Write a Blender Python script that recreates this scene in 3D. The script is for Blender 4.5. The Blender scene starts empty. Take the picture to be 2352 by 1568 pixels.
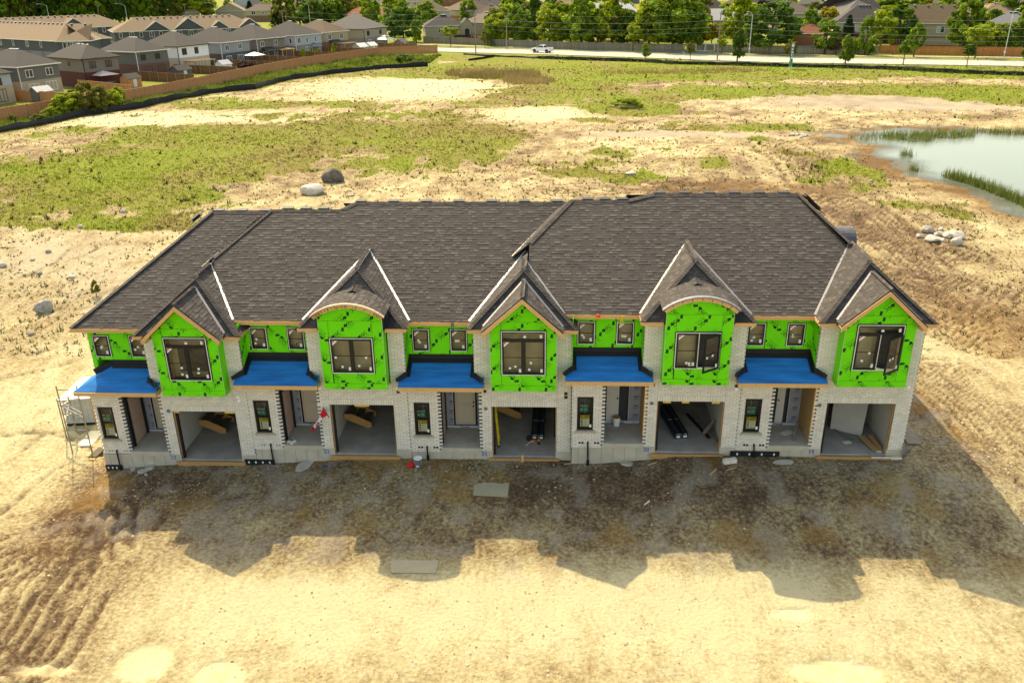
import bpy, bmesh, math, random
import numpy as np
from mathutils import Vector, Matrix

random.seed(7)
RNG = np.random.default_rng(7)
sc = bpy.context.scene
COL = sc.collection

# ------------------------------------------------------------------ camera, sky, sun, exposure
CAM = np.array([2.258, -29.078, 17.611]); PITCH = math.radians(23.382); YAW = math.radians(-2.797); ROLL = math.radians(-0.686); FPX = 1930.0
_fw = np.array([math.sin(YAW) * math.cos(PITCH), math.cos(YAW) * math.cos(PITCH), -math.sin(PITCH)])
_r0 = np.array([math.cos(YAW), -math.sin(YAW), 0.0]); _u0 = np.cross(_r0, _fw)
_rt = math.cos(ROLL) * _r0 + math.sin(ROLL) * _u0; _up = -math.sin(ROLL) * _r0 + math.cos(ROLL) * _u0
cam = bpy.data.cameras.new('camera'); camo = bpy.data.objects.new('camera', cam); COL.objects.link(camo)
cam.sensor_width = 36.0; cam.sensor_fit = 'HORIZONTAL'; cam.lens = FPX / 2352.0 * 36.0
cam.clip_start = 0.5; cam.clip_end = 5000.0
camo.matrix_world = Matrix(((_rt[0], _up[0], -_fw[0], CAM[0]), (_rt[1], _up[1], -_fw[1], CAM[1]), (_rt[2], _up[2], -_fw[2], CAM[2]), (0, 0, 0, 1)))
sc.camera = camo

SUN_DIR = Vector((-0.45, 0.83, 1.0)).normalized()          # towards the sun
SUN_EL = math.asin(SUN_DIR.z); SUN_AZ = math.atan2(SUN_DIR.x, SUN_DIR.y)
world = bpy.data.worlds.new('World'); sc.world = world; world.use_nodes = True
wn = world.node_tree.nodes; wl = world.node_tree.links; wn.clear()
sky = wn.new('ShaderNodeTexSky'); sky.sky_type = 'NISHITA'; sky.sun_disc = False
sky.sun_elevation = SUN_EL; sky.sun_rotation = SUN_AZ; sky.altitude = 200; sky.dust_density = 2.5; sky.ozone_density = 0.6
bg = wn.new('ShaderNodeBackground'); bg.inputs['Strength'].default_value = 0.15
wo = wn.new('ShaderNodeOutputWorld'); wl.new(sky.outputs[0], bg.inputs[0]); wl.new(bg.outputs[0], wo.inputs[0])
sun = bpy.data.lights.new('sun', 'SUN'); suno = bpy.data.objects.new('sun', sun); COL.objects.link(suno)
sun.energy = 2.35; sun.angle = math.radians(0.5); sun.color = (1.0, 0.93, 0.80)
suno.rotation_euler = SUN_DIR.to_track_quat('Z', 'Y').to_euler(); suno.location = (-40, 60, 80)
sc.view_settings.view_transform = 'Standard'; sc.view_settings.look = 'None'
sc.view_settings.exposure = 1.42; sc.view_settings.gamma = 1.0
sc.view_settings.use_curve_mapping = False
sc.view_settings.use_white_balance = True; sc.view_settings.white_balance_temperature = 8900; sc.view_settings.white_balance_tint = 7
sc.cycles.max_bounces = 6; sc.cycles.transparent_max_bounces = 12

def at(px, py, z):
    """the place at height z that the pixel (2352 px wide photo) looks at"""
    d = _fw + (px - 1176.0) / FPX * _rt - (py - 784.0) / FPX * _up
    t = (z - CAM[2]) / d[2]
    return Vector(CAM + t * d)
def on_y(px, py, y):
    d = _fw + (px - 1176.0) / FPX * _rt - (py - 784.0) / FPX * _up
    t = (y - CAM[1]) / d[1]
    return Vector(CAM + t * d)

# ------------------------------------------------------------------ ground height
def vnoise(x, y, seed):
    rs = np.random.default_rng(seed); T = rs.random((256, 256))
    xi = np.floor(x).astype(int); yi = np.floor(y).astype(int); fx = x - xi; fy = y - yi
    fx = fx * fx * (3 - 2 * fx); fy = fy * fy * (3 - 2 * fy)
    a = T[xi % 256, yi % 256]; b = T[(xi + 1) % 256, yi % 256]; c = T[xi % 256, (yi + 1) % 256]; d = T[(xi + 1) % 256, (yi + 1) % 256]
    return (a * (1 - fx) + b * fx) * (1 - fy) + (c * (1 - fx) + d * fx) * fy
def fbm(x, y, scale, seed, octv=4, gain=0.55):
    x = np.asarray(x, float) / scale; y = np.asarray(y, float) / scale; s = 0; a = 1; n = 0
    for k in range(octv):
        s = s + a * vnoise(x * 2 ** k + 17.3 * k, y * 2 ** k + 5.1 * k, seed + k); n += a; a *= gain
    return s / n
def sstep(a, b, x):
    t = np.clip((np.asarray(x, float) - a) / (b - a), 0, 1); return t * t * (3 - 2 * t)
POND = [at(px, py, -0.6) for px, py in ((1900, 309), (1960, 301), (2040, 297), (2110, 293), (2200, 297), (2290, 301), (2420, 303), (2560, 330), (2560, 560), (2420, 525), (2345, 498), (2280, 474), (2205, 446), (2130, 414), (2070, 390), (2010, 358), (1962, 333), (1925, 318))]
_pp = np.array([(p.x, p.y) for p in POND])
def pond_sd(x, y):
    return pond_sd0(x, y) + (fbm(x, y, 5.0, 611, 4) - 0.5) * 7.0
def pond_sd0(x, y):
    """signed distance to the pond's shore, negative inside"""
    x = np.asarray(x, float); y = np.asarray(y, float); d = np.full(x.shape, 1e9); ins = np.zeros(x.shape, bool); n = len(_pp)
    for i in range(n):
        ax, ay = _pp[i]; bx, by = _pp[(i + 1) % n]; ex, ey = bx - ax, by - ay
        t = np.clip(((x - ax) * ex + (y - ay) * ey) / (ex * ex + ey * ey), 0, 1)
        d = np.minimum(d, np.hypot(x - ax - t * ex, y - ay - t * ey))
        cond = ((ay > y) != (by > y)) & (x < (bx - ax) * (y - ay) / (by - ay + 1e-12) + ax)
        ins ^= cond
    return np.where(ins, -d, d)
def gz(x, y):
    x = np.asarray(x, float); y = np.asarray(y, float)
    front = np.interp(x, [-24, -17.5, -16, -13, -10, -6.8, -6.2, -3, 4.0, 6.4, 7, 9, 16, 19, 24], [-0.85, -0.95, -0.92, -0.62, -0.55, -0.33, -0.2, -0.16, -0.14, 0.1, 0.3, 0.34, 0.26, 0.1, -0.3])
    base = -0.6 - 0.5 * sstep(40, 110, y)
    w = sstep(-6.5, -0.6, y) * (1 - sstep(14, 26, y))
    z = base * (1 - w) + front * w
    far = sstep(20, 60, y)
    z = z + (fbm(x, y, 9, 3) - 0.5) * (0.25 + 0.5 * far) + (fbm(x, y, 1.3, 9, 3) - 0.5) * 0.10 * (1 - 0.5 * far)
    bx = np.where((x > -17) & (x < 17) & (y > -1.2) & (y < 13), 1.0, 0.0)
    z = np.where(bx > 0, base * (1 - w) + front * w, z)
    flat = sstep(-3, 5, (y + 0.36 * x) - 176.5)                     # the street and what lies beyond
    z = z * (1 - flat) + (-1.1) * flat
    lot = sstep(2, -3, x + 76.5 - (y - 89.7) * 0.415)                # the gardens behind the cedar fence
    z = z * (1 - lot) + (-1.1) * lot
    sd = pond_sd(x, y)
    z = np.where(sd < 6, z + (-0.62 - z) * sstep(6, 0.5, sd), z)
    z = z - 0.35 * sstep(0.0, -5.0, sd)
    return z
def gzs(x, y): return float(gz(np.array([x]), np.array([y]))[0])
def on_ground(px, py):
    z = -0.6
    for _ in range(5):
        p = at(px, py, z); z = gzs(p.x, p.y)
    p = at(px, py, z); return p

# ------------------------------------------------------------------ materials
MATS = {}
def lin(c):                                                           # 0-255 sRGB to linear
    return tuple((v / 255 / 12.92) if v / 255 <= 0.04045 else ((v / 255 + 0.055) / 1.055) ** 2.4 for v in c)
def M(name, col, rough=0.8, var=0.12, scale=6.0, bump=0.0, bscale=None, metal=0.0, hi=None, spec=0.3, stretch=None, trans=0.0, coord='Object'):
    if name in MATS: return MATS[name]
    m = bpy.data.materials.new(name); m.use_nodes = True; nt = m.node_tree; N = nt.nodes; L = nt.links
    b = N['Principled BSDF']; b.inputs['Roughness'].default_value = rough; b.inputs['Metallic'].default_value = metal
    b.inputs['Specular IOR Level'].default_value = spec
    tc = N.new('ShaderNodeTexCoord'); mp = N.new('ShaderNodeMapping'); L.new(tc.outputs[coord], mp.inputs[0])
    if stretch: mp.inputs['Scale'].default_value = stretch
    nz = N.new('ShaderNodeTexNoise'); nz.inputs['Scale'].default_value = scale; nz.inputs['Detail'].default_value = 5; L.new(mp.outputs[0], nz.inputs[0])
    src = None
    if hi is not None:
        a = N.new('ShaderNodeAttribute'); a.attribute_name = 'tint'
        mx = N.new('ShaderNodeMix'); mx.data_type = 'RGBA'; L.new(a.outputs['Fac'], mx.inputs[0])
        mx.inputs[6].default_value = (*col, 1); mx.inputs[7].default_value = (*hi, 1); src = mx.outputs[2]
    mr = N.new('ShaderNodeMapRange'); mr.inputs[1].default_value = 0.25; mr.inputs[2].default_value = 0.75
    mr.inputs[3].default_value = 1 - var; mr.inputs[4].default_value = 1 + var; L.new(nz.outputs['Fac'], mr.inputs[0])
    mu = N.new('ShaderNodeMix'); mu.data_type = 'RGBA'; mu.blend_type = 'MULTIPLY'; mu.inputs[0].default_value = 1.0
    if src: L.new(src, mu.inputs[6])
    else: mu.inputs[6].default_value = (*col, 1)
    L.new(mr.outputs[0], mu.inputs[7]); L.new(mu.outputs[2], b.inputs['Base Color'])
    if bump:
        bp = N.new('ShaderNodeBump'); bp.inputs['Strength'].default_value = bump; bp.inputs['Distance'].default_value = 0.03
        if bscale:
            n2 = N.new('ShaderNodeTexNoise'); n2.inputs['Scale'].default_value = bscale; n2.inputs['Detail'].default_value = 4; L.new(mp.outputs[0], n2.inputs[0]); L.new(n2.outputs['Fac'], bp.inputs['Height'])
        else: L.new(nz.outputs['Fac'], bp.inputs['Height'])
        L.new(bp.outputs[0], b.inputs['Normal'])
    if trans:
        out = N['Material Output']; tr = N.new('ShaderNodeBsdfTranslucent'); L.new(mu.outputs[2], tr.inputs[0])
        ms = N.new('ShaderNodeMixShader'); ms.inputs[0].default_value = trans; L.new(b.outputs[0], ms.inputs[1]); L.new(tr.outputs[0], ms.inputs[2]); L.new(ms.outputs[0], out.inputs[0])
    MATS[name] = m; return m
def glass_mat(name, tint, refl):
    if name in MATS: return MATS[name]
    m = bpy.data.materials.new(name); m.use_nodes = True; N = m.node_tree.nodes; L = m.node_tree.links; N.clear()
    o = N.new('ShaderNodeOutputMaterial'); t = N.new('ShaderNodeBsdfTransparent'); t.inputs[0].default_value = (*tint, 1)
    g = N.new('ShaderNodeBsdfGlossy'); g.inputs['Roughness'].default_value = 0.03; g.inputs[0].default_value = (0.9, 0.95, 1, 1)
    f = N.new('ShaderNodeFresnel'); f.inputs[0].default_value = 1.5
    ma = N.new('ShaderNodeMath'); ma.operation = 'MULTIPLY'; ma.inputs[1].default_value = refl; L.new(f.outputs[0], ma.inputs[0])
    x = N.new('ShaderNodeMixShader'); L.new(ma.outputs[0], x.inputs[0]); L.new(t.outputs[0], x.inputs[1]); L.new(g.outputs[0], x.inputs[2]); L.new(x.outputs[0], o.inputs[0])
    MATS[name] = m; return m

brick_m = M('pale_brick', (0.62, 0.565, 0.48), 0.85, 0.07, 2.5, 0.15, bscale=14, hi=(0.76, 0.70, 0.60))
mortar_m = M('mortar', (0.26, 0.235, 0.20), 0.95, 0.1, 20)
green_m = M('green_sheathing', (0.115, 0.66, 0.020), 0.75, 0.05, 3, spec=0.15)
greenedge_m = M('sheathing_edge', (0.42, 0.55, 0.25), 0.8)
print_m = M('dark_print', (0.012, 0.05, 0.015), 0.8)
printlight_m = M('faint_print', (0.03, 0.28, 0.02), 0.8)
pine_m = M('pine_board', (0.62, 0.36, 0.15), 0.75, 0.14, 5, 0.1, stretch=(1, 6, 6))
osb_m = M('strand_board', (0.42, 0.25, 0.10), 0.85, 0.3, 30, 0.2)
plank_m = M('form_board', (0.46, 0.24, 0.085), 0.8, 0.2, 6, 0.1, stretch=(0.6, 6, 6))
conc_m = M('concrete', (0.46, 0.41, 0.32), 0.9, 0.14, 2.2, 0.1)
slab_m = M('garage_slab', (0.34, 0.305, 0.255), 0.8, 0.25, 1.3, 0.03)
shingle_m = M('shingle', (0.047, 0.041, 0.037), 0.92, 0.16, 60, 0.25, hi=(0.112, 0.100, 0.091))
cap_m = M('cap_shingle', (0.050, 0.043, 0.039), 0.92, 0.12, 50, 0.2, hi=(0.085, 0.074, 0.067))
deck_m = M('roof_deck', (0.02, 0.018, 0.017), 0.95)
felt_m = M('black_felt', (0.012, 0.012, 0.014), 0.6, 0.25, 8, 0.15)
blue_m = M('blue_membrane', (0.001, 0.165, 0.46), 0.7, 0.32, 2.5, 0.4, spec=0.10, stretch=(0.3, 2, 2))
metal_m = M('galvanised', (0.62, 0.62, 0.60), 0.38, 0.06, 5, metal=0.75)
black_m = M('black_frame', (0.010, 0.010, 0.011), 0.45, 0.05)
alu_m = M('alu_trim', (0.72, 0.72, 0.70), 0.4)
inner_m = M('interior_board', (0.52, 0.42, 0.26), 0.8, 0.2, 1.5)
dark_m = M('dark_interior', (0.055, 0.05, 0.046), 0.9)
drywall_m = M('drywall', (0.48, 0.45, 0.39), 0.9, 0.06, 2)
wrap_m = M('house_wrap', (0.33, 0.33, 0.37), 0.55, 0.12, 3, 0.1)
wrapprint_m = M('wrap_print', (0.07, 0.08, 0.16), 0.7)
door_m = M('primer_door', (0.56, 0.46, 0.33), 0.6, 0.04)
doorpink_m = M('pink_door', (0.50, 0.33, 0.25), 0.6, 0.05)
doorwhite_m = M('white_door', (0.62, 0.59, 0.53), 0.6, 0.04)
white_m = M('white_paint', (0.80, 0.80, 0.77), 0.6, 0.04)
red_m = M('red_cloth', (0.62, 0.015, 0.02), 0.8, 0.1)
paint_m = M('blue_spray', (0.003, 0.11, 0.42), 0.8, 0.2, 30)
sill_m = M('stone_sill', (0.42, 0.36, 0.27), 0.9, 0.15, 8, 0.1)
glass_m = glass_mat('window_glass', (0.80, 0.82, 0.78), 1.0)
stick_m = M('paper', (0.72, 0.72, 0.66), 0.7, 0.03)
yellow_m = M('yellow', (0.70, 0.52, 0.02), 0.6, 0.05)
teal_m = M('teal_sign', (0.01, 0.25, 0.18), 0.6, 0.03)
steel_m = M('steel_tube', (0.24, 0.23, 0.21), 0.4, 0.15, 8, metal=0.7)
grey_m = M('grey_plastic', (0.13, 0.135, 0.145), 0.5, 0.08)
orange_m = M('orange_plastic', (0.72, 0.18, 0.02), 0.5, 0.08)

# ------------------------------------------------------------------ mesh helper
class MB:
    def __init__(s): s.v = []; s.f = []; s.m = []; s.t = []
    def add(s, vs, fs, m=0, t=0.5):
        n = len(s.v); s.v += [tuple(p) for p in vs]
        for f in fs: s.f.append(tuple(n + i for i in f)); s.m.append(m); s.t.append(t)
        return s
    def box(s, x0, x1, y0, y1, z0, z1, m=0, t=0.5):
        return s.add([(x0, y0, z0), (x1, y0, z0), (x1, y1, z0), (x0, y1, z0), (x0, y0, z1), (x1, y0, z1), (x1, y1, z1), (x0, y1, z1)],
              [(0, 3, 2, 1), (4, 5, 6, 7), (0, 1, 5, 4), (1, 2, 6, 5), (2, 3, 7, 6), (3, 0, 4, 7)], m, t)
    def obox(s, c, sx, sy, sz, rot=0.0, m=0, t=0.5, mat=None):
        R = mat if mat else Matrix.Rotation(rot, 3, 'Z'); c = Vector(c)
        pts = [c + R @ Vector((a * sx / 2, b * sy / 2, d * sz / 2)) for d in (-1, 1) for a, b in ((-1, -1), (1, -1), (1, 1), (-1, 1))]
        return s.add(pts, [(0, 3, 2, 1), (4, 5, 6, 7), (0, 1, 5, 4), (1, 2, 6, 5), (2, 3, 7, 6), (3, 0, 4, 7)], m, t)
    def bar(s, p, q, w, h, m=0, t=0.5, up=(0, 0, 1)):
        p = Vector(p); q = Vector(q); d = (q - p).normalized(); u = Vector(up); sd = d.cross(u)
        if sd.length < 1e-4: sd = d.cross(Vector((1, 0, 0)))
        sd.normalize(); u = sd.cross(d)
        pts = [c + sd * (a * w / 2) + u * (b * h / 2) for c in (p, q) for a, b in ((-1, -1), (1, -1), (1, 1), (-1, 1))]
        return s.add(pts, [(0, 1, 2, 3), (7, 6, 5, 4), (0, 4, 5, 1), (1, 5, 6, 2), (2, 6, 7, 3), (3, 7, 4, 0)], m, t)
    def tube(s, p, q, r, r2=None, n=8, m=0, caps=True, t=0.5):
        p = Vector(p); q = Vector(q); r2 = r if r2 is None else r2; d = (q - p).normalized(); a = d.orthogonal().normalized(); b = d.cross(a)
        vs = [p + (a * math.cos(k * 2 * math.pi / n) + b * math.sin(k * 2 * math.pi / n)) * r for k in range(n)] + [q + (a * math.cos(k * 2 * math.pi / n) + b * math.sin(k * 2 * math.pi / n)) * r2 for k in range(n)]
        fs = [(k, (k + 1) % n, n + (k + 1) % n, n + k) for k in range(n)]
        if caps: fs += [tuple(range(n - 1, -1, -1)), tuple(range(n, 2 * n))]
        return s.add(vs, fs, m, t)
    def path(s, pts, r, n=6, m=0):
        for a, b in zip(pts[:-1], pts[1:]): s.tube(a, b, r, n=n, m=m)
        return s
    def poly(s, pts, m=0, t=0.5): return s.add(pts, [tuple(range(len(pts)))], m, t)
    def slab(s, pts, off, m=0, t=0.5):
        """a flat polygon given the thickness vector off"""
        n = len(pts); o = Vector(off); vs = [Vector(p) for p in pts]; vs = vs + [p + o for p in vs]
        return s.add(vs, [tuple(range(n)), tuple(range(2 * n - 1, n - 1, -1))] + [(k, n + k, n + (k + 1) % n, (k + 1) % n) for k in range(n)], m, t)
    def mesh(s, name, mats):
        me = bpy.data.meshes.new(name); me.from_pydata(s.v, [], s.f)
        for m in (mats if isinstance(mats, (list, tuple)) else [mats]): me.materials.append(m)
        me.polygons.foreach_set('material_index', s.m)
        a = me.attributes.new('tint', 'FLOAT', 'FACE'); a.data.foreach_set('value', s.t)
        me.update(); return me
    def build(s, name, mats, parent=None, off=None, smooth=False, **kw):
        if off is not None: s.v = [(x - off[0], y - off[1], z - off[2]) for x, y, z in s.v]
        return put(name, s.mesh(name, mats), parent, smooth=smooth, **kw)
def put(name, me, parent=None, loc=(0, 0, 0), rotz=0.0, smooth=False, scale=None, **kw):
    o = bpy.data.objects.new(name, me); COL.objects.link(o); o.location = loc; o.rotation_euler = (0, 0, rotz)
    if scale: o.scale = scale
    if parent: o.parent = parent
    if smooth and me: me.polygons.foreach_set('use_smooth', [True] * len(me.polygons))
    for k, v in kw.items(): o[k] = v
    return o
def thing(name, label, cat, loc=(0, 0, 0), rotz=0.0, group=None):
    o = put(name, None, None, loc, rotz, label=label, category=cat); o.empty_display_size = 0.5
    if group: o['group'] = group
    return o
def np_mesh(name, V, F, mat, tint=None, nv=4):
    """a mesh from numpy arrays of equal-sided faces"""
    me = bpy.data.meshes.new(name); me.vertices.add(len(V)); me.vertices.foreach_set('co', np.asarray(V, np.float32).ravel())
    nf = len(F); me.loops.add(nf * nv); me.polygons.add(nf)
    me.loops.foreach_set('vertex_index', np.asarray(F, np.int32).ravel())
    me.polygons.foreach_set('loop_start', np.arange(nf, dtype=np.int32) * nv); me.polygons.foreach_set('loop_total', np.full(nf, nv, np.int32))
    me.materials.append(mat)
    if tint is not None:
        a = me.attributes.new('tint', 'FLOAT', 'FACE'); a.data.foreach_set('value', np.asarray(tint, np.float32))
    me.update(calc_edges=True); me.validate(); return me
_tcache = {}
def text_polys(s, size):
    """flat letters: vertices and faces in the x-y plane, centred"""
    k = (s, size)
    if k in _tcache: return _tcache[k]
    cu = bpy.data.curves.new('letters', 'FONT'); cu.body = s; cu.size = size; cu.align_x = 'CENTER'; cu.align_y = 'CENTER'; cu.resolution_u = 2
    o = bpy.data.objects.new('letters', cu); COL.objects.link(o); dg = bpy.context.evaluated_depsgraph_get()
    me = bpy.data.meshes.new_from_object(o.evaluated_get(dg)); vs = [tuple(v.co[:2]) for v in me.vertices]; fs = [tuple(p.vertices) for p in me.polygons]
    bpy.data.objects.remove(o); bpy.data.curves.remove(cu); bpy.data.meshes.remove(me)
    _tcache[k] = (vs, fs); return vs, fs
def add_text(mb, s, size, origin, ex, ez, m=0, bold=0.0):
    vs, fs = text_polys(s, size); o = Vector(origin); ex = Vector(ex); ez = Vector(ez)
    mb.add([o + ex * x + ez * y for x, y in vs], fs, m)
    if bold: mb.add([o + ex * (x + bold) + ez * (y + bold) + ex.cross(ez) * 0.0015 for x, y in vs], fs, m)

# ================================================================== SETTING: ground
def ellipses(X, Y, lst):
    s = np.zeros_like(X)
    for px, py, rx, ry, a in lst:
        c = at(px, py, -0.6); ex = abs(at(px + rx, py, -0.6).x - c.x); ey = 0.5 * (at(px, max(py - ry, -20), -0.6).y - at(px, py + ry, -0.6).y)
        d = ((X - c.x) / ex) ** 2 + ((Y - c.y) / ey) ** 2
        s = s + a * np.exp(-d ** 1.3)
    return s
FENCE_PX = [(-140, 306), (0, 282), (100, 265), (240, 245), (400, 215), (588, 174), (700, 152), (800, 137), (870, 127), (1005, 121)]
FENCE = [at(x, y, -1.0) for x, y in FENCE_PX]
SILT = [on_ground(x, y) for x, y in ((-60, 315), (0, 305), (85, 290), (220, 263), (350, 242), (480, 216), (588, 205), (640, 190), (750, 172), (880, 158), (983, 153))]
SILT2 = [on_ground(x, y) for x, y in ((1235, 135), (1340, 139), (1480, 143), (1550, 148), (1700, 151), (1764, 153), (1900, 156), (2060, 161), (2150, 166), (2230, 170), (2370, 175))]
def line_x(pts, y):
    return np.interp(y, [p.y for p in pts], [p.x for p in pts])
def dist_poly(X, Y, pts):
    d = np.full(X.shape, 1e9)
    for a, b in zip(pts[:-1], pts[1:]):
        ex, ey = b[0] - a[0], b[1] - a[1]; t = np.clip(((X - a[0]) * ex + (Y - a[1]) * ey) / (ex * ex + ey * ey + 1e-9), 0, 1)
        d = np.minimum(d, np.hypot(X - a[0] - t * ex, Y - a[1] - t * ey))
    return d
GRASS = [(1120, 143, 200, 8, .95), (1400, 150, 320, 8, .8), (700, 255, 160, 8, .3), (1330, 268, 80, 6, .4), (1500, 250, 260, 8, .35), (1750, 285, 180, 8, .3), (1560, 365, 120, 9, .3), (1250, 372, 90, 8, .3), (1800, 345, 90, 12, .3), (200, 470, 330, 55, .62), (60, 400, 300, 60, .40), (450, 400, 330, 65, .40), (500, 330, 300, 32, .42), (300, 300, 250, 16, .2), (900, 305, 330, 28, .52), (1080, 318, 180, 22, .36),
         (620, 290, 200, 14, .34), (800, 232, 330, 10, .36), (560, 236, 120, 9, .3), (1010, 262, 110, 10, .2), (1240, 212, 180, 22, .5), (1120, 180, 120, 12, .3), (1420, 186, 320, 14, .46), (1650, 165, 800, 12, .9), (1130, 158, 260, 12, .8),
         (1960, 200, 430, 16, .55), (2210, 208, 330, 20, .95), (2352, 215, 200, 25, .9), (1440, 240, 130, 12, .7), (1760, 210, 180, 12, .3), (1330, 395, 80, 9, .5), (1460, 405, 70, 12, .6), (1080, 420, 60, 15, .45),
         (1420, 345, 60, 10, .35), (1660, 380, 60, 16, .45), (2000, 432, 120, 22, .48), (2130, 475, 140, 18, .6), (2270, 500, 100, 16, .4), (1960, 388, 80, 26, .42), (2060, 400, 80, 13, .5), (1900, 368, 80, 26, .3),
         (1740, 310, 34, 6, .9), (2230, 262, 44, 6, .8), (1850, 302, 110, 5, .4), (2250, 590, 70, 10, .42), (2190, 578, 40, 8, .35), (300, 520, 220, 16, .55), (500, 520, 80, 10, .4), (430, 585, 50, 26, .24), (240, 640, 60, 16, .2), (330, 560, 50, 18, .2), (60, 640, 60, 10, .2), (1560, 275, 160, 10, .16), (1100, 350, 150, 16, .2), (1700, 330, 120, 10, .15)]
BARE = [(905, 196, 230, 26, -.75), (1255, 254, 135, 17, -.75), (250, 272, 330, 9, -.45), (480, 250, 260, 8, -.35), (1560, 340, 330, 32, -.22), (1640, 304, 280, 8, -.5), (2000, 228, 360, 20, -.8), (1780, 265, 320, 22, -.22), (1350, 200, 60, 6, -.25), (1550, 188, 190, 7, -.4), (1290, 300, 120, 14, -.2), (820, 355, 90, 6, -.2), (330, 330, 100, 5, -.25), (120, 345, 90, 6, -.3), (1200, 440, 500, 22, -.3)]
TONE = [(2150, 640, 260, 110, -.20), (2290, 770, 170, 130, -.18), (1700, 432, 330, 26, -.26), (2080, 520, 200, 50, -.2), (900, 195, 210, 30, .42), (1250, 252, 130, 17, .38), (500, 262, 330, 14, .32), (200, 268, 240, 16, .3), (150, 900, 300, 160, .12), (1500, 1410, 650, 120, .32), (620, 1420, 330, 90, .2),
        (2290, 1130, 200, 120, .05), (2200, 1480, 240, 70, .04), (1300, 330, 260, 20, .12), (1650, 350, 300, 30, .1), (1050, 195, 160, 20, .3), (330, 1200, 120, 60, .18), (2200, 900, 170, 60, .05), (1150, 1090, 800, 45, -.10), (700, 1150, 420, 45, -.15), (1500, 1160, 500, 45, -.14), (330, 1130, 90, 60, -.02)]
GREY = [(2010, 226, 330, 18, .75), (1850, 205, 120, 10, .5), (2250, 240, 250, 8, .7), (90, 590, 230, 60, .5), (280, 660, 160, 50, .35), (1640, 304, 280, 6, .65), (1440, 300, 100, 9, .55), (1515, 285, 20, 14, .6), (1480, 1062, 60, 14, .5)]
TRACKS = [[(1880, 470), (1985, 560), (2070, 640), (2180, 700), (2352, 730)], [(1930, 460), (2030, 550), (2120, 620), (2230, 660), (2400, 690)], [(2060, 660), (2150, 750), (2260, 790), (2400, 800)], [(2090, 640), (2200, 720), (2300, 745), (2400, 745)],
          [(1560, 436), (1760, 440), (1900, 470)], [(1300, 440), (1500, 425), (1700, 428)], [(1780, 330), (1850, 370), (1900, 430)], [(2130, 860), (2220, 930), (2290, 1010), (2400, 1090)], [(2180, 850), (2270, 910), (2400, 1010)], [(1990, 480), (2100, 560), (2200, 590)],
          [(0, 1290), (70, 1260), (160, 1230), (215, 1190)], [(215, 1190), (190, 1290), (120, 1400), (60, 1500)], [(60, 1490), (130, 1380), (200, 1290)], [(0, 1450), (60, 1340), (120, 1280)]]
CRACKS = [[(0, 1000), (70, 990), (150, 1000), (240, 1045)], [(120, 1260), (170, 1215), (220, 1200)], [(40, 640), (120, 610), (200, 585), (270, 540), (330, 505)], [(60, 640), (130, 600), (160, 570)], [(100, 720), (200, 690), (300, 650), (360, 610)], [(50, 1400), (120, 1330), (180, 1250)], [(60, 1490), (150, 1390), (200, 1330), (225, 1205)],
          [(20, 1060), (90, 1000), (160, 985)], [(0, 1180), (60, 1130), (120, 1080), (200, 1040)], [(0, 830), (120, 800), (260, 760)], [(0, 870), (90, 850), (200, 820)]]
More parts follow.
